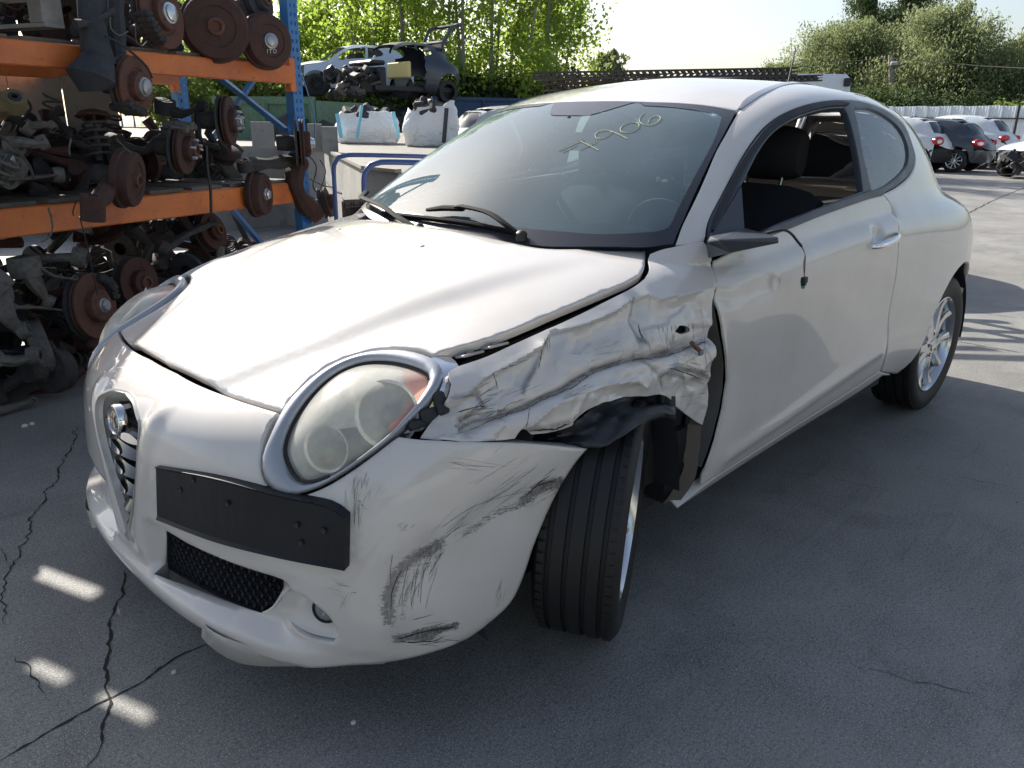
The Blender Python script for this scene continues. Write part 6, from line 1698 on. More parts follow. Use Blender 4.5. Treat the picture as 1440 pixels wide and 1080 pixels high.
# ------------------------------------------------------------------ trees and hedges
def leafm(name, col, col2, trans=.5):
    m = bpy.data.materials.new(name); m.use_nodes = True; nt = m.node_tree; nt.nodes.clear(); t = NT(m); out = t.n('OutputMaterial')
    oi = t.n('Attribute', attribute_name='lv'); sp_ = t.n('SeparateColor'); t.l(oi.outputs[0], sp_.inputs[0])
    col_ = t.mix(sp_.outputs[0], col, col2)
    a = t.n('BsdfDiffuse'); b = t.n('BsdfTranslucent'); t.l(col_, a.inputs[0]); t.l(t.mix(.5, col_, tuple(min(1, q*2.2) for q in col2)), b.inputs[0])
    g = t.n('BsdfGlossy'); g.inputs['Roughness'].default_value = .6; g.inputs[0].default_value = (.8, .8, .8, 1)
    m1 = t.n('MixShader'); m1.inputs[0].default_value = trans; t.l(a.outputs[0], m1.inputs[1]); t.l(b.outputs[0], m1.inputs[2])
    m2 = t.n('MixShader'); m2.inputs[0].default_value = .02; t.l(m1.outputs[0], m2.inputs[1]); t.l(g.outputs[0], m2.inputs[2]); t.l(m2.outputs[0], out.inputs[0]); return m
POPL = leafm('poplar_leaves', (.12, .19, .03), (.24, .32, .05), .6)
WILL = leafm('willow_leaves', (.13, .165, .075), (.22, .25, .12), .38)
DARKL = leafm('dark_leaves', (.035, .055, .02), (.07, .10, .035), .3)
BUSHL = leafm('bush_leaves', (.07, .11, .025), (.16, .20, .05), .45)
BARK = concm('bark', (.30, .27, .23), (.19, .17, .145), 3)
def leaves(name, cen, mt, parent, size, rng, droop=0, elong=1.6):
    cen = np.array(cen); n = len(cen)
    a = rng.normal(size=(n, 3)); a[:, 2] -= droop; a /= np.linalg.norm(a, axis=1)[:, None]
    b = rng.normal(size=(n, 3)); b -= a*np.sum(a*b, 1)[:, None]; b /= np.linalg.norm(b, axis=1)[:, None]
    s = size*rng.uniform(.6, 1.35, (n, 1))
    L, W = a*s*elong*.5, b*s*.5
    V = np.stack([cen-L, cen+W*.9-L*.1, cen+L, cen-W*.9-L*.1], 1).reshape(-1, 3)
    me = bpy.data.meshes.new(name); me.vertices.add(4*n); me.vertices.foreach_set('co', V.ravel()); me.loops.add(4*n); me.loops.foreach_set('vertex_index', np.arange(4*n))
    me.polygons.add(n); me.polygons.foreach_set('loop_start', np.arange(0, 4*n, 4)); me.polygons.foreach_set('loop_total', np.full(n, 4)); me.materials.append(mt)
    col = np.ones((4*n, 4), 'f'); c = rng.uniform(0, 1, n); col[:, :3] = np.repeat(c, 4)[:, None]
    at = me.color_attributes.new('lv', 'FLOAT_COLOR', 'POINT'); at.data.foreach_set('color', col.ravel()); me.update(); me.validate()
    o = bpy.data.objects.new(name, me); C.objects.link(o); o.parent = parent; return o
def tree(nm, label, cat, loc, H_, W_, mt, seed, nleaf, lsize, trunk_r=.16, kind='poplar', group=None, stems=1, z_lo=.12):
    rng = np.random.default_rng(seed); rr_ = random.Random(seed)
    root = tag(empty(nm, loc), label, cat, group); mb = MB(); tips = []
    for s_ in range(stems):
        ax, ay = (rr_.uniform(-.12, .12), rr_.uniform(-.12, .12)) if stems > 1 else (rr_.uniform(-.04, .04),)*2
        x0, y0 = (rr_.uniform(-.5, .5)*W_*.25, rr_.uniform(-.5, .5)*W_*.25) if stems > 1 else (0, 0)
        pts = [(x0+ax*H_*t+.12*math.sin(t*5+seed)*W_*.1, y0+ay*H_*t, H_*t*.92) for t in (0, .2, .4, .6, .8, 1)]
        mb.tube([Vector(p) for p in pts], [trunk_r*(1-.85*t)+.01 for t in (0, .2, .4, .6, .8, 1)], 7)
        nb = 16 if kind == 'poplar' else 22
        for k in range(nb):
            t = z_lo+(.95-z_lo)*(k+rr_.random())/nb; i = min(4, int(t*5)); f = t*5-i; p0 = Vector(pts[i])*(1-f)+Vector(pts[i+1])*f
            a = rr_.uniform(0, 6.28)
            if kind == 'poplar': L = W_*.5*(1.05-.75*abs(t-.42))*rr_.uniform(.6, 1.1); rise = .9
            else: L = W_*.5*math.sin(math.pi*min(1, .18+.75*t))*rr_.uniform(.75, 1.1); rise = .35
            p1 = p0+Vector((math.cos(a)*L*.5, math.sin(a)*L*.5, L*rise*.5)); p2 = p0+Vector((math.cos(a)*L, math.sin(a)*L, L*rise*(.8 if kind == 'poplar' else .4)))
            mb.tube([p0, p1, p2], [trunk_r*.28*(1-.6*t), trunk_r*.16, .008], 5)
            tips.append((p0*.5+p1*.5, L*.30)); tips.append((p1, L*.36)); tips.append((p2, L*.34)); tips.append(((p1+p2)/2, L*.36))
    mb.build('trunk', BARK, root)
    cs = []; per = max(1, nleaf//(len(tips)*3))
    for p, r_ in tips:
        for q in range(3):
            c_ = np.array(p)+np.clip(rng.normal(size=3), -1.5, 1.5)*r_*.55; k = int(per*rng.uniform(.3, 1.8))
            sc = np.array([.34, .34, .30 if kind == 'poplar' else .42])*r_
            cs.append(c_+np.clip(rng.normal(size=(k, 3)), -1.7, 1.7)*sc)
    cs = np.concatenate(cs); cs = cs[cs[:, 2] > H_*.03]
    leaves('crown', cs, mt, root, lsize, rng, .3 if kind == 'poplar' else 1.2, 1.35 if kind == 'poplar' else 2.6)
    return root
def bush(label, loc, W_, H_, D_, mt, seed, n, ls, nm='bush', cat='bush', group=None):
    rng = np.random.default_rng(seed); root = tag(empty(nm, loc), label, cat, group); cs = []
    K = max(6, int(W_*3))
    mb = MB()
    for k in range(K):
        c_ = np.array([(k+.5)/K*W_-W_/2, rng.uniform(-D_/2, D_/2), H_*rng.uniform(.25, .72)]); r_ = H_*rng.uniform(.28, .45)
        q = rng.normal(size=(n//K, 3)); q /= np.linalg.norm(q, axis=1)[:, None]; q *= (r_*rng.uniform(.55, 1.1, (len(q), 1))); q[:, 2] *= .9
        cs.append(c_+q)
        mb.tube([Vector((c_[0], c_[1], 0)), Vector(tuple(c_))], [.03, .008], 5)
    st_ = mb.build('stem', BARK, root)
    st_['kind'] = 'stuff'
    cs = np.concatenate(cs); cs = cs[cs[:, 2] > 0]; leaves('foliage', cs, mt, root, ls, rng, .2, 1.5)
    return root
# ------------------------------------------------------------------ background vehicles: coarse panels of the same kind, stretched to each car's proportions
def sub(G, a, b): return G[::a, ::b]
def carpaint(name, col, rough=.3): 
    return paint(name, col, False, .25, rough, .5)
TG = [(-2.44,.44,1.30), (-2.62,.50,1.20), (-2.78,.57,1.08)]
def tri_panel(dom, segs, step=.16, holes=(), flange=0, off=0, B=None, gap=.004):
    o = panel('tmp', dom, path(dom, segs, .08, B) if not isinstance(segs, np.ndarray) else segs, PAINT, None, holes=holes, step=step, B=B or BA, flange=flange, roll=False, off=off, gap=gap)
    me = o.data; bpy.data.objects.remove(o); return me
_dlo_rear = [(1201,152),(1244,162),(1277,206),(1275,232),(1227,269)]
def T3(P, q): return [tuple(on(*p)) for p in q]
sideWF = path(SIDE, [T3(0, OPN)+[], T3(0, [(1188,152), (1214,268)]), T3(0, [(1214,268), (1140,296), (1062,329), (1042,262)])], .06, BA)
sideWR = path(SIDE, [T3(0, _dlo_rear), T3(0, [(1227,269), (1201,152)])], .06, BA)
bodyside = path(SIDE, [[(.35,.82,.26), (.33,.80,.62), (.28,.70,.81)], [(.28,.70,.81), (-.3,.73,.90), (-.42,.70,.96)], T3(0, GE[1:])+[tuple(p) for p in ditch3], [tuple(ditch3[-1])]+TG+[(-2.90,.60,.98), (-2.93,.645,.86), (-2.92,.76,.6), (-2.89,.80,.30)], [(-2.89,.80,.31)]+arcr[::-1], [arcr[0], (-2.12,.80,.27), (-.42,.79,.24)], [(.39*math.cos(rad(a)), .84, .31+.37*math.sin(rad(a))) for a in range(185, -8, -15)]], .06, BA)
me_side = tri_panel(SIDE, bodyside, .13, holes=[sideWF, sideWR]); me_wf = tri_panel(SIDE, sideWF, .2, off=-.012, gap=-.01); me_wr = tri_panel(SIDE, sideWR, .2, off=-.012, gap=-.01)
hood_o = sym(path(TOP, [[(.686,0,.70),(.63,.45,.69),(.40,.60,.78)], [(.40,.60,.78),(-.1,.72,.87),(-.38,.64,.945)], [(-.38,.64,.945),(-.2,.40,.945),(-.12,0,.95)]], .06, BL))
me_hood = tri_panel(TOP, hood_o, .14, B=BL)
roof_o = sym(path(TOP, [[(-.909,0,1.34),*[tuple(on(*p)) for p in HEAD[::-1][1:]]], [tuple(on(1037,157))]+[tuple(p) for p in ditch3], [tuple(ditch3[-1]),(-2.43,0,1.36)]], .08, BU))
me_roof = tri_panel(TOP, roof_o, .16, B=BU, gap=0)
me_ws = tri_panel(GLS, WOUT[::3], .2, B=BU)
me_tail = tri_panel(REAR, sym0(a_)[::2], .14, holes=[sym0(rw)[::2]]); me_rw = tri_panel(REAR, sym0(rw)[::2], .2, off=-.01, gap=-.01)
me_rb = tri_panel(REAR, sym0(b_)[::2], .14)
me_fb = tri_panel(FRONT, sym0(path(FRONT, [[(.69,0,.70),(.62,.45,.69),(.45,.70,.72),(.35,.78,.66)], [(.35,.78,.66),(.37,.82,.235)], [(.37,.82,.2),(.69,.60,.175),(.80,0,.175)]], .06, BL)), .12, B=BL)
def inst(name, me, mt, parent, M=None, flip=False, scl=None):
    m2 = me.copy(); m2.name = name
    if flip:
        m2.transform(Matrix.Diagonal((1, -1, 1, 1))); m2.flip_normals()
    m2.materials.clear(); m2.materials.append(mt)
    m2.polygons.foreach_set('use_smooth', [True]*len(m2.polygons))
    o = bpy.data.objects.new(name, m2); C.objects.link(o); o.parent = parent
    if M is not None: o.matrix_parent_inverse = M
    return o
BGL = mat('dark_car_glass', (.02, .03, .04), .06, 0, .6)
mw = MB(); Rx_ = Matrix.Rotation(rad(-90), 4, 'X')
def bgcar(label, cat, loc, az, dims, col, tail=None, skip=(), group=None, name='parked_car', glass=None, rims='spoke', black_low=False, wheel_col=None, headl=True):
    """loc: ground point under the front axle; az: heading; dims: (length scale, width scale, height scale)"""
    root = tag(empty(name, loc, (0, 0, az)), label, cat, group); sx, sy, sz = dims
    root.scale = (1, 1, 1); pm = carpaint('car_paint', col) if not isinstance(col, bpy.types.Material) else col
    g = glass or BGL; M = Matrix.Diagonal((sx, sy, sz, 1))
    def add(nm, me, mt, fl=False):
        o = inst(nm, me, mt, root, None, fl); o.data.transform(M); return o
    if 'side' not in skip:
        add('body_side', me_side, pm); add('body_side', me_side, pm, True)
        if 'glass' not in skip:
            for fl in (False, True): add('side_window', me_wf, g, fl); add('side_window', me_wr, g, fl)
    if 'hood' not in skip: add('hood', me_hood, pm)
    add('roof', me_roof, pm)
    if 'ws' not in skip: add('windscreen', me_ws, g)
    if 'tail' not in skip: add('tailgate', me_tail, pm); add('rear_window', me_rw, g)
    if 'rb' not in skip: add('rear_bumper', me_rb, BLACK if black_low else pm)
    if 'fb' not in skip: add('front_bumper', me_fb, pm)
    if 'wheels' not in skip:
        for (wx, wy) in ((0, .76), (0, -.76), (-2.511, .76), (-2.511, -.76)):
            wr_ = MB(); s_ = 1 if wy > 0 else -1
            Mx = Matrix.Translation((wx*sx, wy*sy*.985, .32)) @ (Matrix.Rotation(rad(-90*s_), 4, 'X'))
            wr_.lathe([(.21, -.09), (.29, -.10), (.32, -.08), (.32, .08), (.29, .10), (.22, .095), (.215, .06), (.0001, .02)], 28, M=Mx); o = wr_.build('wheel', RUBBER, root)
            rm = MB()
            rm.lathe([(.222, .09), (.215, .098), (.20, .092), (.196, .05)], 28, M=Mx)
            for k in range(10):
                a = 2*math.pi*k/10; rm.bar(Mx @ Vector((.03*math.cos(a), .03*math.sin(a), .085)), Mx @ Vector((.205*math.cos(a+.1), .205*math.sin(a+.1), .085)), .018, .03)
            rm.lathe([(.05, .06), (.05, .095), (.0001, .10)], 12, M=Mx); rm.build('rim', wheel_col or RIM, root)
    ub = MB(); ub.box((-1.25*sx, 0, .42), (3.3*sx, 1.25*sy, .30)); ub.build('underbody', BLACK, root, smooth=False)
    bx = MB(); bx.box((-1.5*sx, 0, .80*sz), (2.0*sx, 1.3*sy, .40)); bx.box((-1.35*sx, 0, 1.02*sz), (.25, 1.2*sy, .35), bev=.04); bx.build('cabin_interior', INNER, root, smooth=False)
    if tail:
        for s_ in (1, -1):
            q = BA.ray_cast(Vector((-3.6, .62, tail[0])), Vector((1, 0, 0)))[0]; q = Vector((q.x*sx, .66*sy*s_, q.z*sz))
            tl = MB(); Mt = Matrix.Translation(q) @ Vector((-.8, .6*s_, 0)).to_track_quat('Z', 'Y').to_matrix().to_4x4() @ Matrix.Diagonal((tail[1], tail[2], 1, 1))
            tl.lathe([(1, -.08), (.97, .02), (.7, .045), (.0001, .05)], 20, M=Mt); o = tl.build('tail_light', REDL, root)
            if len(tail) > 3:
                t2 = MB(); t2.lathe([(.5, .03), (.45, .055), (.0001, .058)], 16, M=Mt @ Matrix.Translation((0, -.15, 0))); t2.build('reversing_light', mat('clear_lamp', (.75, .72, .7), .15, 0, .5), o)
    if headl and 'fb' not in skip:
        for s_ in (1, -1):
            q = Vector((.52*sx, .66*sy*s_, .70*sz)); hm = MB(); hm.lathe([(.13, -.05), (.12, .01), (.0001, .04)], 18, M=Matrix.Translation(q) @ Vector((.7, .5*s_, .5)).to_track_quat('Z', 'Y').to_matrix().to_4x4()); hm.build('headlight', mat('car_lamp', (.5, .5, .48), .15, .3, .5), root)
    return root
# ---- row parked by the fence at the right; heading away from the viewer
def rear_at(u, v, D, az, dims, **k):
    """place so that the rear axle stands at that ground point"""
    p = farg(u, D); hx = Vector((math.cos(az), math.sin(az), 0)); return p+hx*2.511*dims[0]
fwd = math.atan2(CF.y, CF.x)
dm = (1.06, 1.03, 1.03)
az1 = fwd+rad(46)
DG = 27.5
bgcar('dark grey hatchback parked by the fence between two white cars', 'car', rear_at(1340,235,DG,az1,dm), az1, dm, (.035, .045, .06), (.80, .20, .11, 1), group='cars parked by the white fence')
dm2 = (.98, 1.02, 1.06)
c2 = bgcar('white hatchback with round red tail lamp and black lower bumper beside the grey car', 'car', rear_at(1288,235,DG-.6,az1,dm2), az1, dm2, (.72, .73, .73), (.82, .17, .12, 1), group='cars parked by the white fence', black_low=True)
dm3 = (1.12, 1.08, 1.12)
bgcar('white crossover with a long roof parked behind the grey hatchback', 'car', rear_at(1374,230,DG+2.6,az1,dm3), az1, dm3, (.66, .70, .74), (.84, .17, .09), group='cars parked by the white fence')
bgcar('silver hatchback standing close behind the white car, glimpsed through its rear window', 'car', farg(1150, 7.6), fwd+rad(180+18), (.95, .98, .97), (.50, .52, .53))
# blue tarpaulin on the small white car's roof
tm = MB(); vs = []; 
for i in range(9):
    for j in range(7): vs.append((-1.05-.12*i, -.6+.2*j, 1.44-.03*abs(j-3)**1.3*.5+.03*mno.noise(Vector((i*.7, j*.7, 3)))-(.07 if j in (0, 6) else 0)-.05*(i < 2)))
tm.add(vs, grid_faces(9, 7), 0, True); tp = tm.build('tarpaulin', mat('blue_sheet', (.06, .16, .34), .5)); tp.matrix_world = c2.matrix_world if False else Matrix.Translation(c2.location) @ Matrix.Rotation(az1, 4, 'Z') @ Matrix.Translation((0, 0, .085)); tag(tp, 'blue plastic sheet spread on the roof of the small white car', 'tarpaulin')
# front-damaged car at the right edge, only its nose and wheel in view
dm4 = (1.0, 1.0, 1.0); az4 = fwd+rad(96)
p4 = farg(1433, 25.0)
wk = bgcar('wrecked car without bumper at the right edge of the yard', 'car', p4, az4, dm4, (.55, .56, .58), None, skip=('fb', 'rb'), name='wrecked_car')
mb = MB(); rr = random.Random(4)
for k in range(34): mb.box((rr.uniform(.15, .85), rr.uniform(-.6, .6), rr.uniform(.2, .68)), (rr.uniform(.05, .22), rr.uniform(.05, .25), rr.uniform(.03, .14)), rot=Matrix.Rotation(rr.uniform(0, 6), 4, Vector((rr.random(), rr.random(), rr.random()+.1)).normalized()), bev=.01, m=rr.choice((0, 0, 1)))
mb.box((.52, 0, .3), (.08, 1.1, .08)); mb.tube([(.8, .6, .5), (.6, .5, .15), (.9, .2, .1)], .012, 6); mb.build('exposed_engine_bay', [BLACK, IRON], wk, smooth=False)

# ---- white corrugated fence
FENCE = paint('white_sheet_metal', (.60, .66, .74), False, .5, .45, .1)
fa, fb_ = farg(1150, 38), farg(1560, 33)
fr = tag(empty('sheet_fence'), 'tall white corrugated sheet fence along the back of the yard', 'fence')
L = (fb_-fa).length; dv = (fb_-fa).normalized(); nn = Vector((-dv.y, dv.x, 0)); nn = nn if nn.dot(CV-fa) > 0 else -nn
FH = 1.97; nP = int(L/.46)
for k in range(nP):
    mb = MB(); s0 = k*.46; vs = []
    prof_ = [(0, 0), (.02, .035), (.05, .035), (.07, 0), (.14, 0), (.155, .008), (.17, 0), (.245, 0), (.26, .008), (.275, 0), (.37, 0), (.385, .008), (.40, 0), (.46, 0)]
    for (a, b) in prof_:
        p = fa+dv*(s0+a)+nn*b; vs += [p, p+Vector((0, 0, FH+.01*((k*7) % 3)))]
    mb.add(vs, [(2*i, 2*i+2, 2*i+3, 2*i+1) for i in range(len(prof_)-1)]); mb.build('sheet_panel', FENCE, fr, smooth=False)
mb = MB(); mb.bar(fa+nn*.05+Vector((0, 0, 1.55)), fb_+nn*.05+Vector((0, 0, 1.55)), .05, .05); mb.build('rail', IRON, fr, smooth=False)
mb = MB(); mb.bar(fa+nn*.05+Vector((0, 0, .35)), fb_+nn*.05+Vector((0, 0, .35)), .05, .05); mb.build('rail', IRON, fr, smooth=False)
for u_ in (1403,):
    p = farg(u_, 33.5); MB().bar(p, p+Vector((0, 0, 2.0)), .06, .06).build('fence_post', RUST, fr, smooth=False)
# utility pole, leaning, with a lamp bracket and wires
pb, pt = farg(1245, 42), far(1253, 77, 42)
pole = tag(empty('utility_pole'), 'leaning grey wooden utility pole behind the white fence', 'pole')
MB().tube([pb, pb*.5+pt*.5, pt], [.19, .16, .13], 10).build('pole', BARK, pole)
q = far(1259, 90, 41.8); MB().box(q, (.35, .35, .22), bev=.06).build('lamp_box', CAPG, pole)
MB().bar(far(1253,90,42), q, .05, .05).build('bracket', IRON, pole)
for lb, pts in (('thin overhead wire running from the pole to the right', [far(1254,80,42), far(1320,88,41), far(1380,93,40), far(1480,98,38)]), ('thin overhead wire running from the pole to the left', [far(1252,82,42), far(1200,86,43), far(1140,92,44), far(1060,100,46)])):
    tag(MB().tube([Vector(p) for p in crom([tuple(p) for p in pts], 1.5)], .022, 5).build('overhead_wire', IRON), lb, 'wire')
# white van top behind the roof of the car
vz = fwd+rad(84); vb = farg(1158, 24)+Vector((math.cos(vz), math.sin(vz), 0))*2.4
van = tag(empty('parked_van', vb, (0, 0, vz)), 'white van whose roof shows behind the white car', 'van'); VW = carpaint('van_white', (.70, .71, .72))
mb = MB(); secs = []
for x, zt, zb in ((-2.4, 2.40, .4), (-2.3, 2.50, .35), (1.0, 2.52, .35), (1.5, 2.45, .35), (2.1, 1.55, .35), (2.7, 1.25, .4), (2.8, .7, .45)):
    hw = .98; secs.append([(x, -hw, zb), (x, -hw, zt*.55), (x, -hw*.90, zt-.12), (x, -hw*.78, zt), (x, hw*.78, zt), (x, hw*.90, zt-.12), (x, hw, zt*.55), (x, hw, zb)])
mb.add([p for s_ in secs for p in s_], [(i*8+j, i*8+(j+1) % 8, (i+1)*8+(j+1) % 8, (i+1)*8+j) for i in range(6) for j in range(8)]+[tuple(range(8))[::-1], tuple(48+j for j in range(8))], 0, False); mb.build('body', VW, van, smooth=False)
mb = MB(); mb.box((-2.37, 0, 2.05), (.12, 1.5, .42), bev=.03); mb.build('rear_window', BGL, van, smooth=False)
for s_ in (-1, 1): MB().box((-2.3, .9*s_, 2.3), (.16, .14, .2), bev=.02).build('side_light', BLACK, van, smooth=False)
for x in (-1.5, 1.7):
    for s_ in (-1, 1): MB().lathe([(.2, -.1), (.34, -.1), (.34, .1), (.2, .1), (.0001, .08)], 20, M=Matrix.Translation((x, .85*s_, .34)) @ Matrix.Rotation(rad(90), 4, 'X')).build('wheel', RUBBER, van)

# ---- perforated dark rack uprights lying on a stack just behind the car
PB = plastic('dark_brown_steel', (.022, .016, .016), .5)
def perf(label, a, b, h_, dep=.06, pitch=.05):
    root = tag(empty('perforated_beam'), label, 'steel section', 'perforated steel sections stacked behind the car'); a = Vector(a); b = Vector(b); d = (b-a); L = d.length; x = d.normalized(); y = x.cross(Vector((0, 0, 1))).normalized(); z = y.cross(x)*-1 if False else x.cross(y)*-1
    z = Vector((0, 0, 1)) if abs(x.z) < .3 else z
    mb = MB(); n = int(L/pitch)
    def P_(s, t, e): return a+x*s+z*t+y*e
    # face with slanted slots: top and bottom strips, bridges between
    for e in (0, dep):
        for t0, t1 in ((0, h_*.22), (h_*.46, h_*.56), (h_*.80, h_)):
            mb.add([P_(0, t0, e), P_(L, t0, e), P_(L, t1, e), P_(0, t1, e)], [(0, 1, 2, 3)])
        for k in range(n):
            s = k*pitch
            for t0, t1, sk in ((h_*.22, h_*.46, .012), (h_*.56, h_*.80, -.012)):
                mb.add([P_(s, t0, e), P_(s+pitch*.52, t0, e), P_(s+pitch*.52+sk, t1, e), P_(s+sk, t1, e)], [(0, 1, 2, 3)])
    mb.add([P_(0, h_, 0), P_(L, h_, 0), P_(L, h_, dep), P_(0, h_, dep), P_(0, 0, 0), P_(L, 0, 0), P_(L, 0, dep), P_(0, 0, dep)], [(0, 1, 2, 3), (4, 5, 6, 7)])
    mb.build('section', PB, root, smooth=False); return root
DB_ = 6.6
perf('topmost dark perforated steel section lying level behind the car roof', far(750,113.5,DB_), far(1118,107,DB_*1.04), .062)
perf('second perforated section, shorter, just under the topmost one', far(762,119.5,DB_+.1), far(940,112,DB_+.25), .045, pitch=.06)
perf('third perforated section reaching further right past the antenna', far(960,121,DB_), far(1152,114.5,DB_*1.05), .048)
perf('short perforated section low at the left end of the stack', far(767,128,DB_+.2), far(900,124,DB_+.25), .05)
perf('bundle section below the stack, seen through the windscreen', far(770,250,DB_+.15), far(1150,246,DB_+.35), .05)
stk = tag(empty('steel_stillage'), 'dark perforated steel stillage carrying the stack of sections', 'stillage')
for u_ in (786, 850, 1060, 1140):
    mb = MB(); p = farg(u_, DB_+.15); mb.bar(p, Vector((p.x, p.y, far(u_, 126, DB_+.15).z)), .07, .07); mb.build('post', PB, stk, smooth=False)
for vv in (150, 190, 240, 300):
    MB().bar(far(770, vv, DB_+.2), far(1150, vv-3, DB_+.35), .05, .04).build('rail', PB, stk, smooth=False)
pan = MB()
for i in range(7):
    for j in range(10): 
        c0 = far(775+i*12, 196+j*7, DB_+.1); pan.box(c0, (.045, .02, .014), rot=Matrix.Rotation(fwd+1.57, 4, 'Z'))
o = pan.build('punched_plate', PB, stk, smooth=False)
# black perforated crate near the blue rails
cr = tag(empty('steel_crate'), 'black perforated steel section end beside the blue rails', 'steel section')
mb = MB(); a, b = far(483,283,3.2), far(532,281,3.25)
for t in (0, .045, .09): mb.bar(a-Vector((0, 0, t)), b-Vector((0, 0, t)), .012, .012)
for k in range(9): p = a+(b-a)*(k/8); mb.bar(p, p-Vector((0, 0, .09)), .010, .03 if k % 2 else .012)
mb.bar(a-Vector((0, 0, .02)), b-Vector((0, 0, .02)), .05, .004); mb.build('frame', PB, cr, smooth=False)

# ------------------------------------------------------------------ yard behind the rack
def box_skip(label, a, b, z0, z1, depth, mt, nm='skip', cat='skip', ribs=.6):
    root = tag(empty(nm), label, cat); a = Vector((a.x, a.y, 0)); b = Vector((b.x, b.y, 0)); d = (b-a).normalized(); n = Vector((-d.y, d.x, 0)); n = n if n.dot(a-CV) > 0 else -n
    L = (b-a).length; zz = Vector((0, 0, 1))
    def wallp(p, q): MB().bar(p+zz*(z0+z1)/2, q+zz*(z0+z1)/2, .05, z1-z0).build('side_panel', mt, root, smooth=False)
    c, e = a+n*depth, b+n*depth
    wallp(a, b); wallp(c, e); wallp(a, c); wallp(b, e)
    MB().bar(a+zz*z1-n*.02, b+zz*z1-n*.02, .12, .10).build('rim_rail', mt, root, smooth=False)
    s = .1
    while s < L:
        p = a+d*s-n*.05; MB().bar(p+zz*z0, p+zz*z1, .08, .07).build('rib', mt, root, smooth=False); s += ribs
    return root
GREEN = rustm('green_skip_paint', (.10, .20, .13), (.075, .16, .11), (.15, .06, .03), 4); BLUES = rustm('blue_skip_paint', (.035, .09, .18), (.03, .07, .14), (.16, .05, .035), 3)
box_skip('faded green steel skip with rust patches behind the rack', farg(318,13.4), farg(452,12.6), .95, far(380,141,13).z, 1.8, GREEN, ribs=.75)
box_skip('long blue steel container wall behind the white bags', farg(610, 27), farg(760, 28), .95, far(680, 139, 27).z, 2.5, BLUES, ribs=1.6)
# low concrete block wall seen under the upper beam at the left
w2 = tag(empty('block_wall'), 'low grey concrete wall seen under the upper beam at the left', 'wall')
for k in range(3):
    a, b = far(-60+k*75,138,5.6), far(-60+(k+1)*75-2,139,5.6); a.z = b.z = 0
    zt = far(40,105,5.6).z; MB().bar(a+Vector((0, 0, (zt+.9)/2)), b+Vector((0, 0, (zt+.9)/2)), .12, zt-.9).build('wall_slab', CONC, w2, smooth=False)
rngg = np.random.default_rng(5)
for k in range(3):
    p = far(20+k*45, 104, 5.75); bush(['dry sunlit grass tuft on the low wall at the left edge', 'dry sunlit grass tuft in the middle of the low wall', 'dry sunlit grass tuft at the right end of the low wall'][k], Vector((p.x, p.y, p.z-.08)), .5, .16, .1, BUSHL, 40+k, 500, .022, 'grass_tuft', 'grass')
# pallets and blocks on the apron by the rack
for k, (u0, u1, vt, Dd) in enumerate(((352,384,171,9.5), (432,452,174,8.6), (452,474,178,8.3))):
    a, b = far(u0, vt, Dd), far(u1, vt, Dd); z1 = a.z; z0 = ZP+.003; a.z = b.z = (z0+z1)/2
    MB_ = MB().bar(a, b, .25, z1-z0, up=(0, 0, 1)); o = MB_.build('concrete_block', CONC, None, smooth=False); tag(o, ['grey hollow block on the apron left of the blue upright', 'grey concrete block right of the blue upright', 'pale concrete block beside the first white bag'][k], 'block')
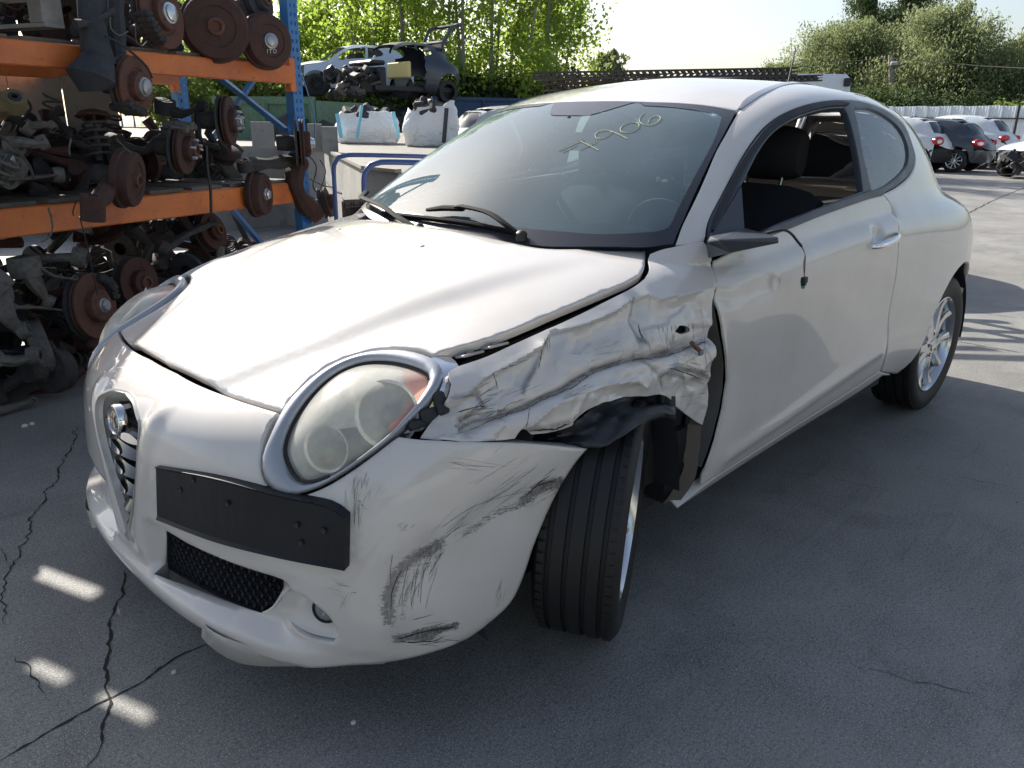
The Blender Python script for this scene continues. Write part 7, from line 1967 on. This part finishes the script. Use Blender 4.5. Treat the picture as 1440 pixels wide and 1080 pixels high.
# big bags
BAGM = mat('white_woven_bag', (.84, .83, .82), .75); t = NT(BAGM); c = t.coord(); t.bump(t.noise(c, 3.5, 5, .65, .8), .9, .09)
STR = mat('light_blue_strap', (.22, .52, .68), .6)
def bag(label, u0, u1, vt, vb, D_, seed, strap, tall=1.0, skew=0, scol=None):
    root = tag(empty('bulk_bag'), label, 'bulk bag'); a, b = far(u0, vb, D_), far(u1, vb, D_); wv = (b-a); W_ = math.hypot(wv.x, wv.y); x = Vector((wv.x, wv.y, 0)).normalized(); n = Vector((-x.y, x.x, 0)); n = n if n.dot(CV-a) < 0 else -n
    H_ = far((u0+u1)/2, vt, D_).z-ZP; cc = (a+b)/2+n*W_*.42; vs = []; K, R_ = 48, 14
    for r in range(R_+1):
        t_ = r/R_
        for k in range(K):
            th = 2*math.pi*k/K; cx_, sy_ = math.cos(th), math.sin(th); e = .34
            px = math.copysign(abs(cx_)**e, cx_); py = math.copysign(abs(sy_)**e, sy_)
            bul = .46+.07*math.sin(math.pi*min(1, t_*1.05))-.03*t_
            nz = mno.noise(Vector((px*2+seed, py*2, t_*3)))*.055+mno.noise(Vector((px*5+seed, py*5, t_*8)))*.022
            zz = H_*t_*(1+.20*mno.noise(Vector((px*1.6+seed*3, py*1.6, 1))))+skew*px*t_*H_
            vs.append(Vector((cc.x, cc.y, ZP+.01+zz))+x*px*W_*(bul+nz)+n*py*W_*(bul*.85+nz))
    fs = [(r*K+k, r*K+(k+1) % K, (r+1)*K+(k+1) % K, (r+1)*K+k) for r in range(R_) for k in range(K)]
    o = mesh_obj('bag_cloth', vs, fs, BAGM, root, smooth=True); s_ = o.modifiers.new('t', 'SOLIDIFY'); s_.thickness = .012
    mb = MB(); rr_ = random.Random(seed)
    for k in range(26): mb.box((cc.x+x.x*rr_.uniform(-.3, .3)*W_, cc.y+x.y*rr_.uniform(-.3, .3)*W_, ZP+H_*rr_.uniform(.80, 1.02)), (rr_.uniform(.08, .3), rr_.uniform(.08, .22), rr_.uniform(.05, .18)), rot=Matrix.Rotation(rr_.uniform(0, 6), 4, Vector((rr_.random(), rr_.random(), 1)).normalized()), bev=.02, m=rr_.choice((0, 0, 1)))
    f_ = mb.build('bag_scrap', [BLACK, IRON], root, smooth=False); f_['kind'] = 'stuff'
    for (us, vs0, us1) in strap:
        p = [far(us, vs0, D_-.10), far((us+us1)/2, (vs0+vb)/2, D_-.14), far(us1, vb-2, D_-.12)]
        mb = MB(); mb.tube([Vector(q) for q in crom([tuple(q) for q in p], .05)], .028, 6, flat=.25); mb.build('strap', scol or STR, root)
    return root
bag('half filled white bulk bag with light blue straps on the apron', 474, 562, 160, 196, 11.2, 3, [(509, 148, 502), (474, 160, 480), (553, 157, 561)])
bag('fuller creased white bulk bag with a dark strap nearest the windscreen', 568, 645, 152, 203, 10.2, 8, [(628, 152, 624)], skew=.12, scol=mat('dark_strap', (.05, .05, .06), .7))
# wrecks standing on scrap at the back
def heap(label, u0, u1, vt, D_, seed, n=90, z0=ZP, depth=2.5, nm='scrap_heap'):
    rr_ = random.Random(seed); mb = MB(); a, b = farg(u0, D_), farg(u1, D_); x = (b-a); L = x.length; x.normalize(); y = Vector((-x.y, x.x, 0)); y = y if y.dot(CV-a) < 0 else -y; zt = far((u0+u1)/2, vt, D_).z
    for k in range(n):
        p = a+x*rr_.uniform(0, L)+y*rr_.uniform(0, depth); z = z0+(zt-z0)*rr_.random()
        mb.box((p.x, p.y, z-.15), (rr_.uniform(.3, 1.1), rr_.uniform(.2, .7), rr_.uniform(.1, .4)), rot=Matrix.Rotation(rr_.uniform(-.5, .5), 4, 'X') @ Matrix.Rotation(rr_.uniform(0, 6), 4, 'Z'), bev=.04, m=rr_.choice((0, 0, 0, 1, 1, 2)))
    o = mb.build(nm, [BLACK, IRON, DKB], None, smooth=False); tag(o, label, kind='stuff'); return o
heap('dark scrap heap under the pale blue wreck behind the rack', 400, 500, 142, 24.5, 5); heap('dark scrap heap under the stripped black wreck', 450, 640, 152, 22.5, 6, 150)
heap('low junk beside the bags on the apron', 425, 480, 172, 12.5, 9, 40, depth=1.0)
s1 = (1.05, 1.0, 1.06)
azs = fwd+rad(118)
zs = far(455, 137, 26).z
p = farg(447, 26.0, zs)
b1 = bgcar('pale blue wrecked estate car standing on scrap behind the rack', 'car', p, azs, s1, (.50, .58, .66), None, skip=('ws', 'glass', 'fb', 'rb'), name='wrecked_car', wheel_col=BLACK)
# stripped black hatchback, no front, tailgate standing open
s2_ = (.98, 1.03, 1.10); azs2 = fwd+rad(128); zs2 = far(600, 146, 25.5).z; hv = Vector((math.cos(azs2), math.sin(azs2), 0))
p = farg(612, 24.5, zs2)+hv*2.46
b2 = tag(empty('stripped_wreck', p, (0, 0, azs2)), 'stripped dark wreck with open tailgate standing on the scrap heap', 'car')
DBP = carpaint('dark_blue_paint', (.022, .028, .045)); M2 = Matrix.Diagonal((*s2_, 1))
half = me_side.copy(); bmx = bmesh.new(); bmx.from_mesh(half); bmesh.ops.delete(bmx, geom=[f for f in bmx.faces if f.calc_center_median().x > -.80 or (-1.75 < f.calc_center_median().x and f.calc_center_median().z < 1.22)], context='FACES'); bmx.to_mesh(half); bmx.free()
rear_cut = path(SIDE, [[(-.95,.80,.30), (-.85,.80,.90), (-1.05,.66,1.20), (-1.45,.63,1.31)], [(-1.45,.63,1.31), (-1.55,.75,.95), (-1.60,.82,.30)], [(-1.60,.82,.30), (-.95,.80,.30)]], .08, BA)
for fl in (False, True):
    o = inst('body_side', half, DBP, b2, None, fl); o.data.transform(M2)
o = inst('roof', me_roof, BLACK, b2); o.data.transform(M2)
mb = MB(); mb.box((-1.5, 0, .35), (2.6, 1.45, .12)); mb.box((-.45, 0, .62), (.18, 1.45, .5), bev=.03); mb.box((-.35, 0, .98), (.45, 1.3, .12), bev=.04); mb.build('floor_and_bulkhead', BLACK, b2, smooth=False)
mb = MB(); mb.box((-1.35, 0, .85), (.10, 1.2, .42), bev=.03); mb.build('foam_panel', mat('yellow_foam', (.72, .60, .26), .8), b2, smooth=False)
mb = MB(); mb.box((-.95, -.70, 1.08), (.10, .10, .36), bev=.04, rot=Matrix.Rotation(-.3, 4, 'Y')); mb.build('airbag_curtain', mat('airbag_cloth', (.70, .70, .68), .8), b2, smooth=False)
mb = MB(); rr = random.Random(2)
for k in range(70): mb.box((rr.uniform(-.5, .55), rr.uniform(-.7, .7), rr.uniform(.15, .85)), (rr.uniform(.08, .35), rr.uniform(.08, .35), rr.uniform(.05, .2)), rot=Matrix.Rotation(rr.uniform(0, 6), 4, Vector((rr.random(), rr.random(), rr.random()+.1)).normalized()), bev=.02, m=rr.choice((0, 0, 1, 2)))
mb.build('engine_parts', [BLACK, IRON, ALU], b2, smooth=False)
mb = MB(); P_ = [(-2.45, -.55, 1.50), (-2.75, -.60, 2.02), (-3.05, -.58, 2.10), (-3.05, .58, 2.10), (-2.75, .60, 2.02), (-2.45, .55, 1.50)]
mb.tube([Vector(q) for q in P_], .05, 8); mb.tube([Vector((-2.5, -.55, 1.62)), Vector((-2.5, .55, 1.62))], .06, 8); mb.box((-2.50, 0, 1.52), (.06, 1.1, .22), bev=.02); mb.build('open_tailgate', DBP, b2)
for s_ in (1, -1): MB().lathe([(.2, -.1), (.31, -.1), (.31, .1), (.2, .1), (.0001, .06)], 20, M=Matrix.Translation((-2.46, .74*s_, .3)) @ Matrix.Rotation(rad(90), 4, 'X')).build('wheel', RUBBER, b2)
# hatchback behind the bags
az5 = fwd-rad(62); dm5 = (1.0, 1.0, 1.0)
bgcar('pale grey hatchback behind the second white bag, partly hidden by the windscreen', 'car', farg(668, 16.5, .12)+Vector((math.cos(az5), math.sin(az5), 0))*2.51, az5, dm5, (.45, .46, .47), (.82, .15, .13))

# ------------------------------------------------------------------ vegetation
GR = groundmat
def at(u, D, z=0): return farg(u, D, z)
tops = [(430, 33), (470, 35), (505, 31), (545, 34), (590, 32), (628, 35), (662, 31), (700, 33), (738, 31), (770, 33), (400, 38), (350, 36), (300, 36), (250, 34), (790, 36)]
PL = ['poplar standing %s' % s for s in ('left of the blue upright top, over the pale wreck', 'over the pale wreck roof', 'above the gap between the two wrecks', 'directly behind the open tailgate', 'just right of the open tailgate', 'over the left part of the blue container', 'with pale bare stems over the blue container', 'behind the middle of the windscreen top corner', 'at the left end of the perforated sections', 'nearest the open sky, right end of the row', 'behind the blue upright', 'behind the rack, seen under the upper beam right of centre', 'behind the rack, seen under the upper beam', 'behind the rack, seen left of the diagonal brace', 'last and farthest at the right end of the poplar row')]
Hs = [4.6, 5.6, 8.0, 12, 12, 12, 12, 11.5, 11, 8.6, 4.2, 5, 6, 7, 7.4]
for k, (u_, D_) in enumerate(tops):
    tree('poplar_tree', 'light green '+PL[k], 'tree', at(u_, D_, .2), Hs[k], 4.2 if k != 9 else 3.6, POPL, 100+k, 6500 if k < 10 else 3500, .125, .07, 'poplar', 'poplars behind the scrapyard', stems=3 if k in (4, 6, 7) else 2, z_lo=.06)
for k, (u0, Dd) in enumerate(((240, 28), (320, 29), (420, 30), (520, 31), (620, 31), (700, 31), (780, 32))):
    p = at(u0, Dd, .9); b = bush(['green hedge bush behind the rack, under the upper beam left', 'green hedge bush behind the rack, under the upper beam right', 'green hedge bush behind the blue upright', 'undergrowth behind the stripped wreck', 'undergrowth over the left part of the blue container', 'undergrowth over the right part of the blue container', 'undergrowth beside the left end of the perforated sections'][k], p, 3.6, 2.2, 1.5, BUSHL if k < 4 else DARKL, 60+k, 4200, .13); b.rotation_euler = (0, 0, fwd+rad(90))
tree('round_tree', 'small round tree far off right of the poplars', 'tree', at(845, 60, .5), 6.0, 3.4, WILL, 301, 3000, .20, .14, 'willow')
BUSHD = leafm('hedge_leaves', (.05, .075, .03), (.09, .125, .05), .35)
WT = [(1100, 47, 4.7, 5.0, 'small pale willow at the left of the willow group'), (1165, 45, 6.7, 6.8, 'broad willow left of the utility pole'), (1198, 52, 9.6, 6.8, 'tall dark green tree rising above the willows'), (1285, 44, 6.9, 7.2, 'broad pale willow right of the utility pole'), (1350, 47, 5.0, 5.6, 'lower willow between the broad one and the right edge'), (1412, 45, 5.9, 5.2, 'willow near the right edge of the picture'), (1468, 46, 8.0, 6, 'willow cut by the right edge of the picture')]
for k, (u_, D_, H_, W_, lb) in enumerate(WT):
    tree('willow_tree' if k != 2 else 'dark_tree', lb, 'tree', at(u_, D_, -.2), H_, W_, WILL if k != 2 else DARKL, 200+k, 60000, .062, .22, 'willow', 'trees behind the white fence' if k != 2 else None, stems=3 if k != 2 else 2, z_lo=.05)
for k, u_ in enumerate((1120, 1200, 1280, 1360, 1440)):
    b = bush(['first', 'second', 'third', 'fourth', 'fifth'][k]+' dark bush from the left behind the white fence', at(u_, 41, -.1), 4.2, 2.9, 1.6, DARKL if k % 2 else BUSHD, 80+k, 20000, .085); b.rotation_euler = (0, 0, fwd+rad(90))
for k, (u_, v_) in enumerate(((1388, 137), (1420, 133))):
    b = bush(['small sunlit weed at the fence top left of the rusty post', 'sunlit weed at the fence top near the right edge'][k], at(u_, 36.5, 1.3), .9, 1.0, .4, BUSHL, 90+k, 260, .09, 'weed', 'weed')
# trees behind the viewer, plus an added wall: seen only mirrored in paint and glass
src = [o for o in C.objects if o.get('label') == 'broad willow left of the utility pole'][0]
for k, (x, y, s_) in enumerate(((-9, 15, .75), (-4.5, 17, .9), (-1, 14.5, .6), (4, 18, .95), (9, 16, .8), (14, 9, .8))):
    t_ = copy_tree(src); t_.location = (x, y, 0); t_.rotation_euler = (0, 0, k*1.1); t_.scale = (s_,)*3; t_['label'] = ['willow across the yard behind the viewer, farthest down the yard', 'tall willow across the yard behind the viewer', 'small willow across the yard straight beside the car door', 'tallest willow behind the viewer', 'willow behind the viewer to the front of the car', 'willow standing in front of the car, behind the viewer'][k]; t_['group'] = 'trees across the yard'
wb = tag(empty('reflection_wall', (0, 12.5, 0)), 'long pale wall added unseen behind the viewer for reflections', 'wall')  # unseen wall, added only for the paint and glass to mirror
for k in range(8): MB().box((-14+k*3.6, 0, .95), (3.55, .2, 1.9), bev=.02).build('wall_panel', CONC, wb, smooth=False)
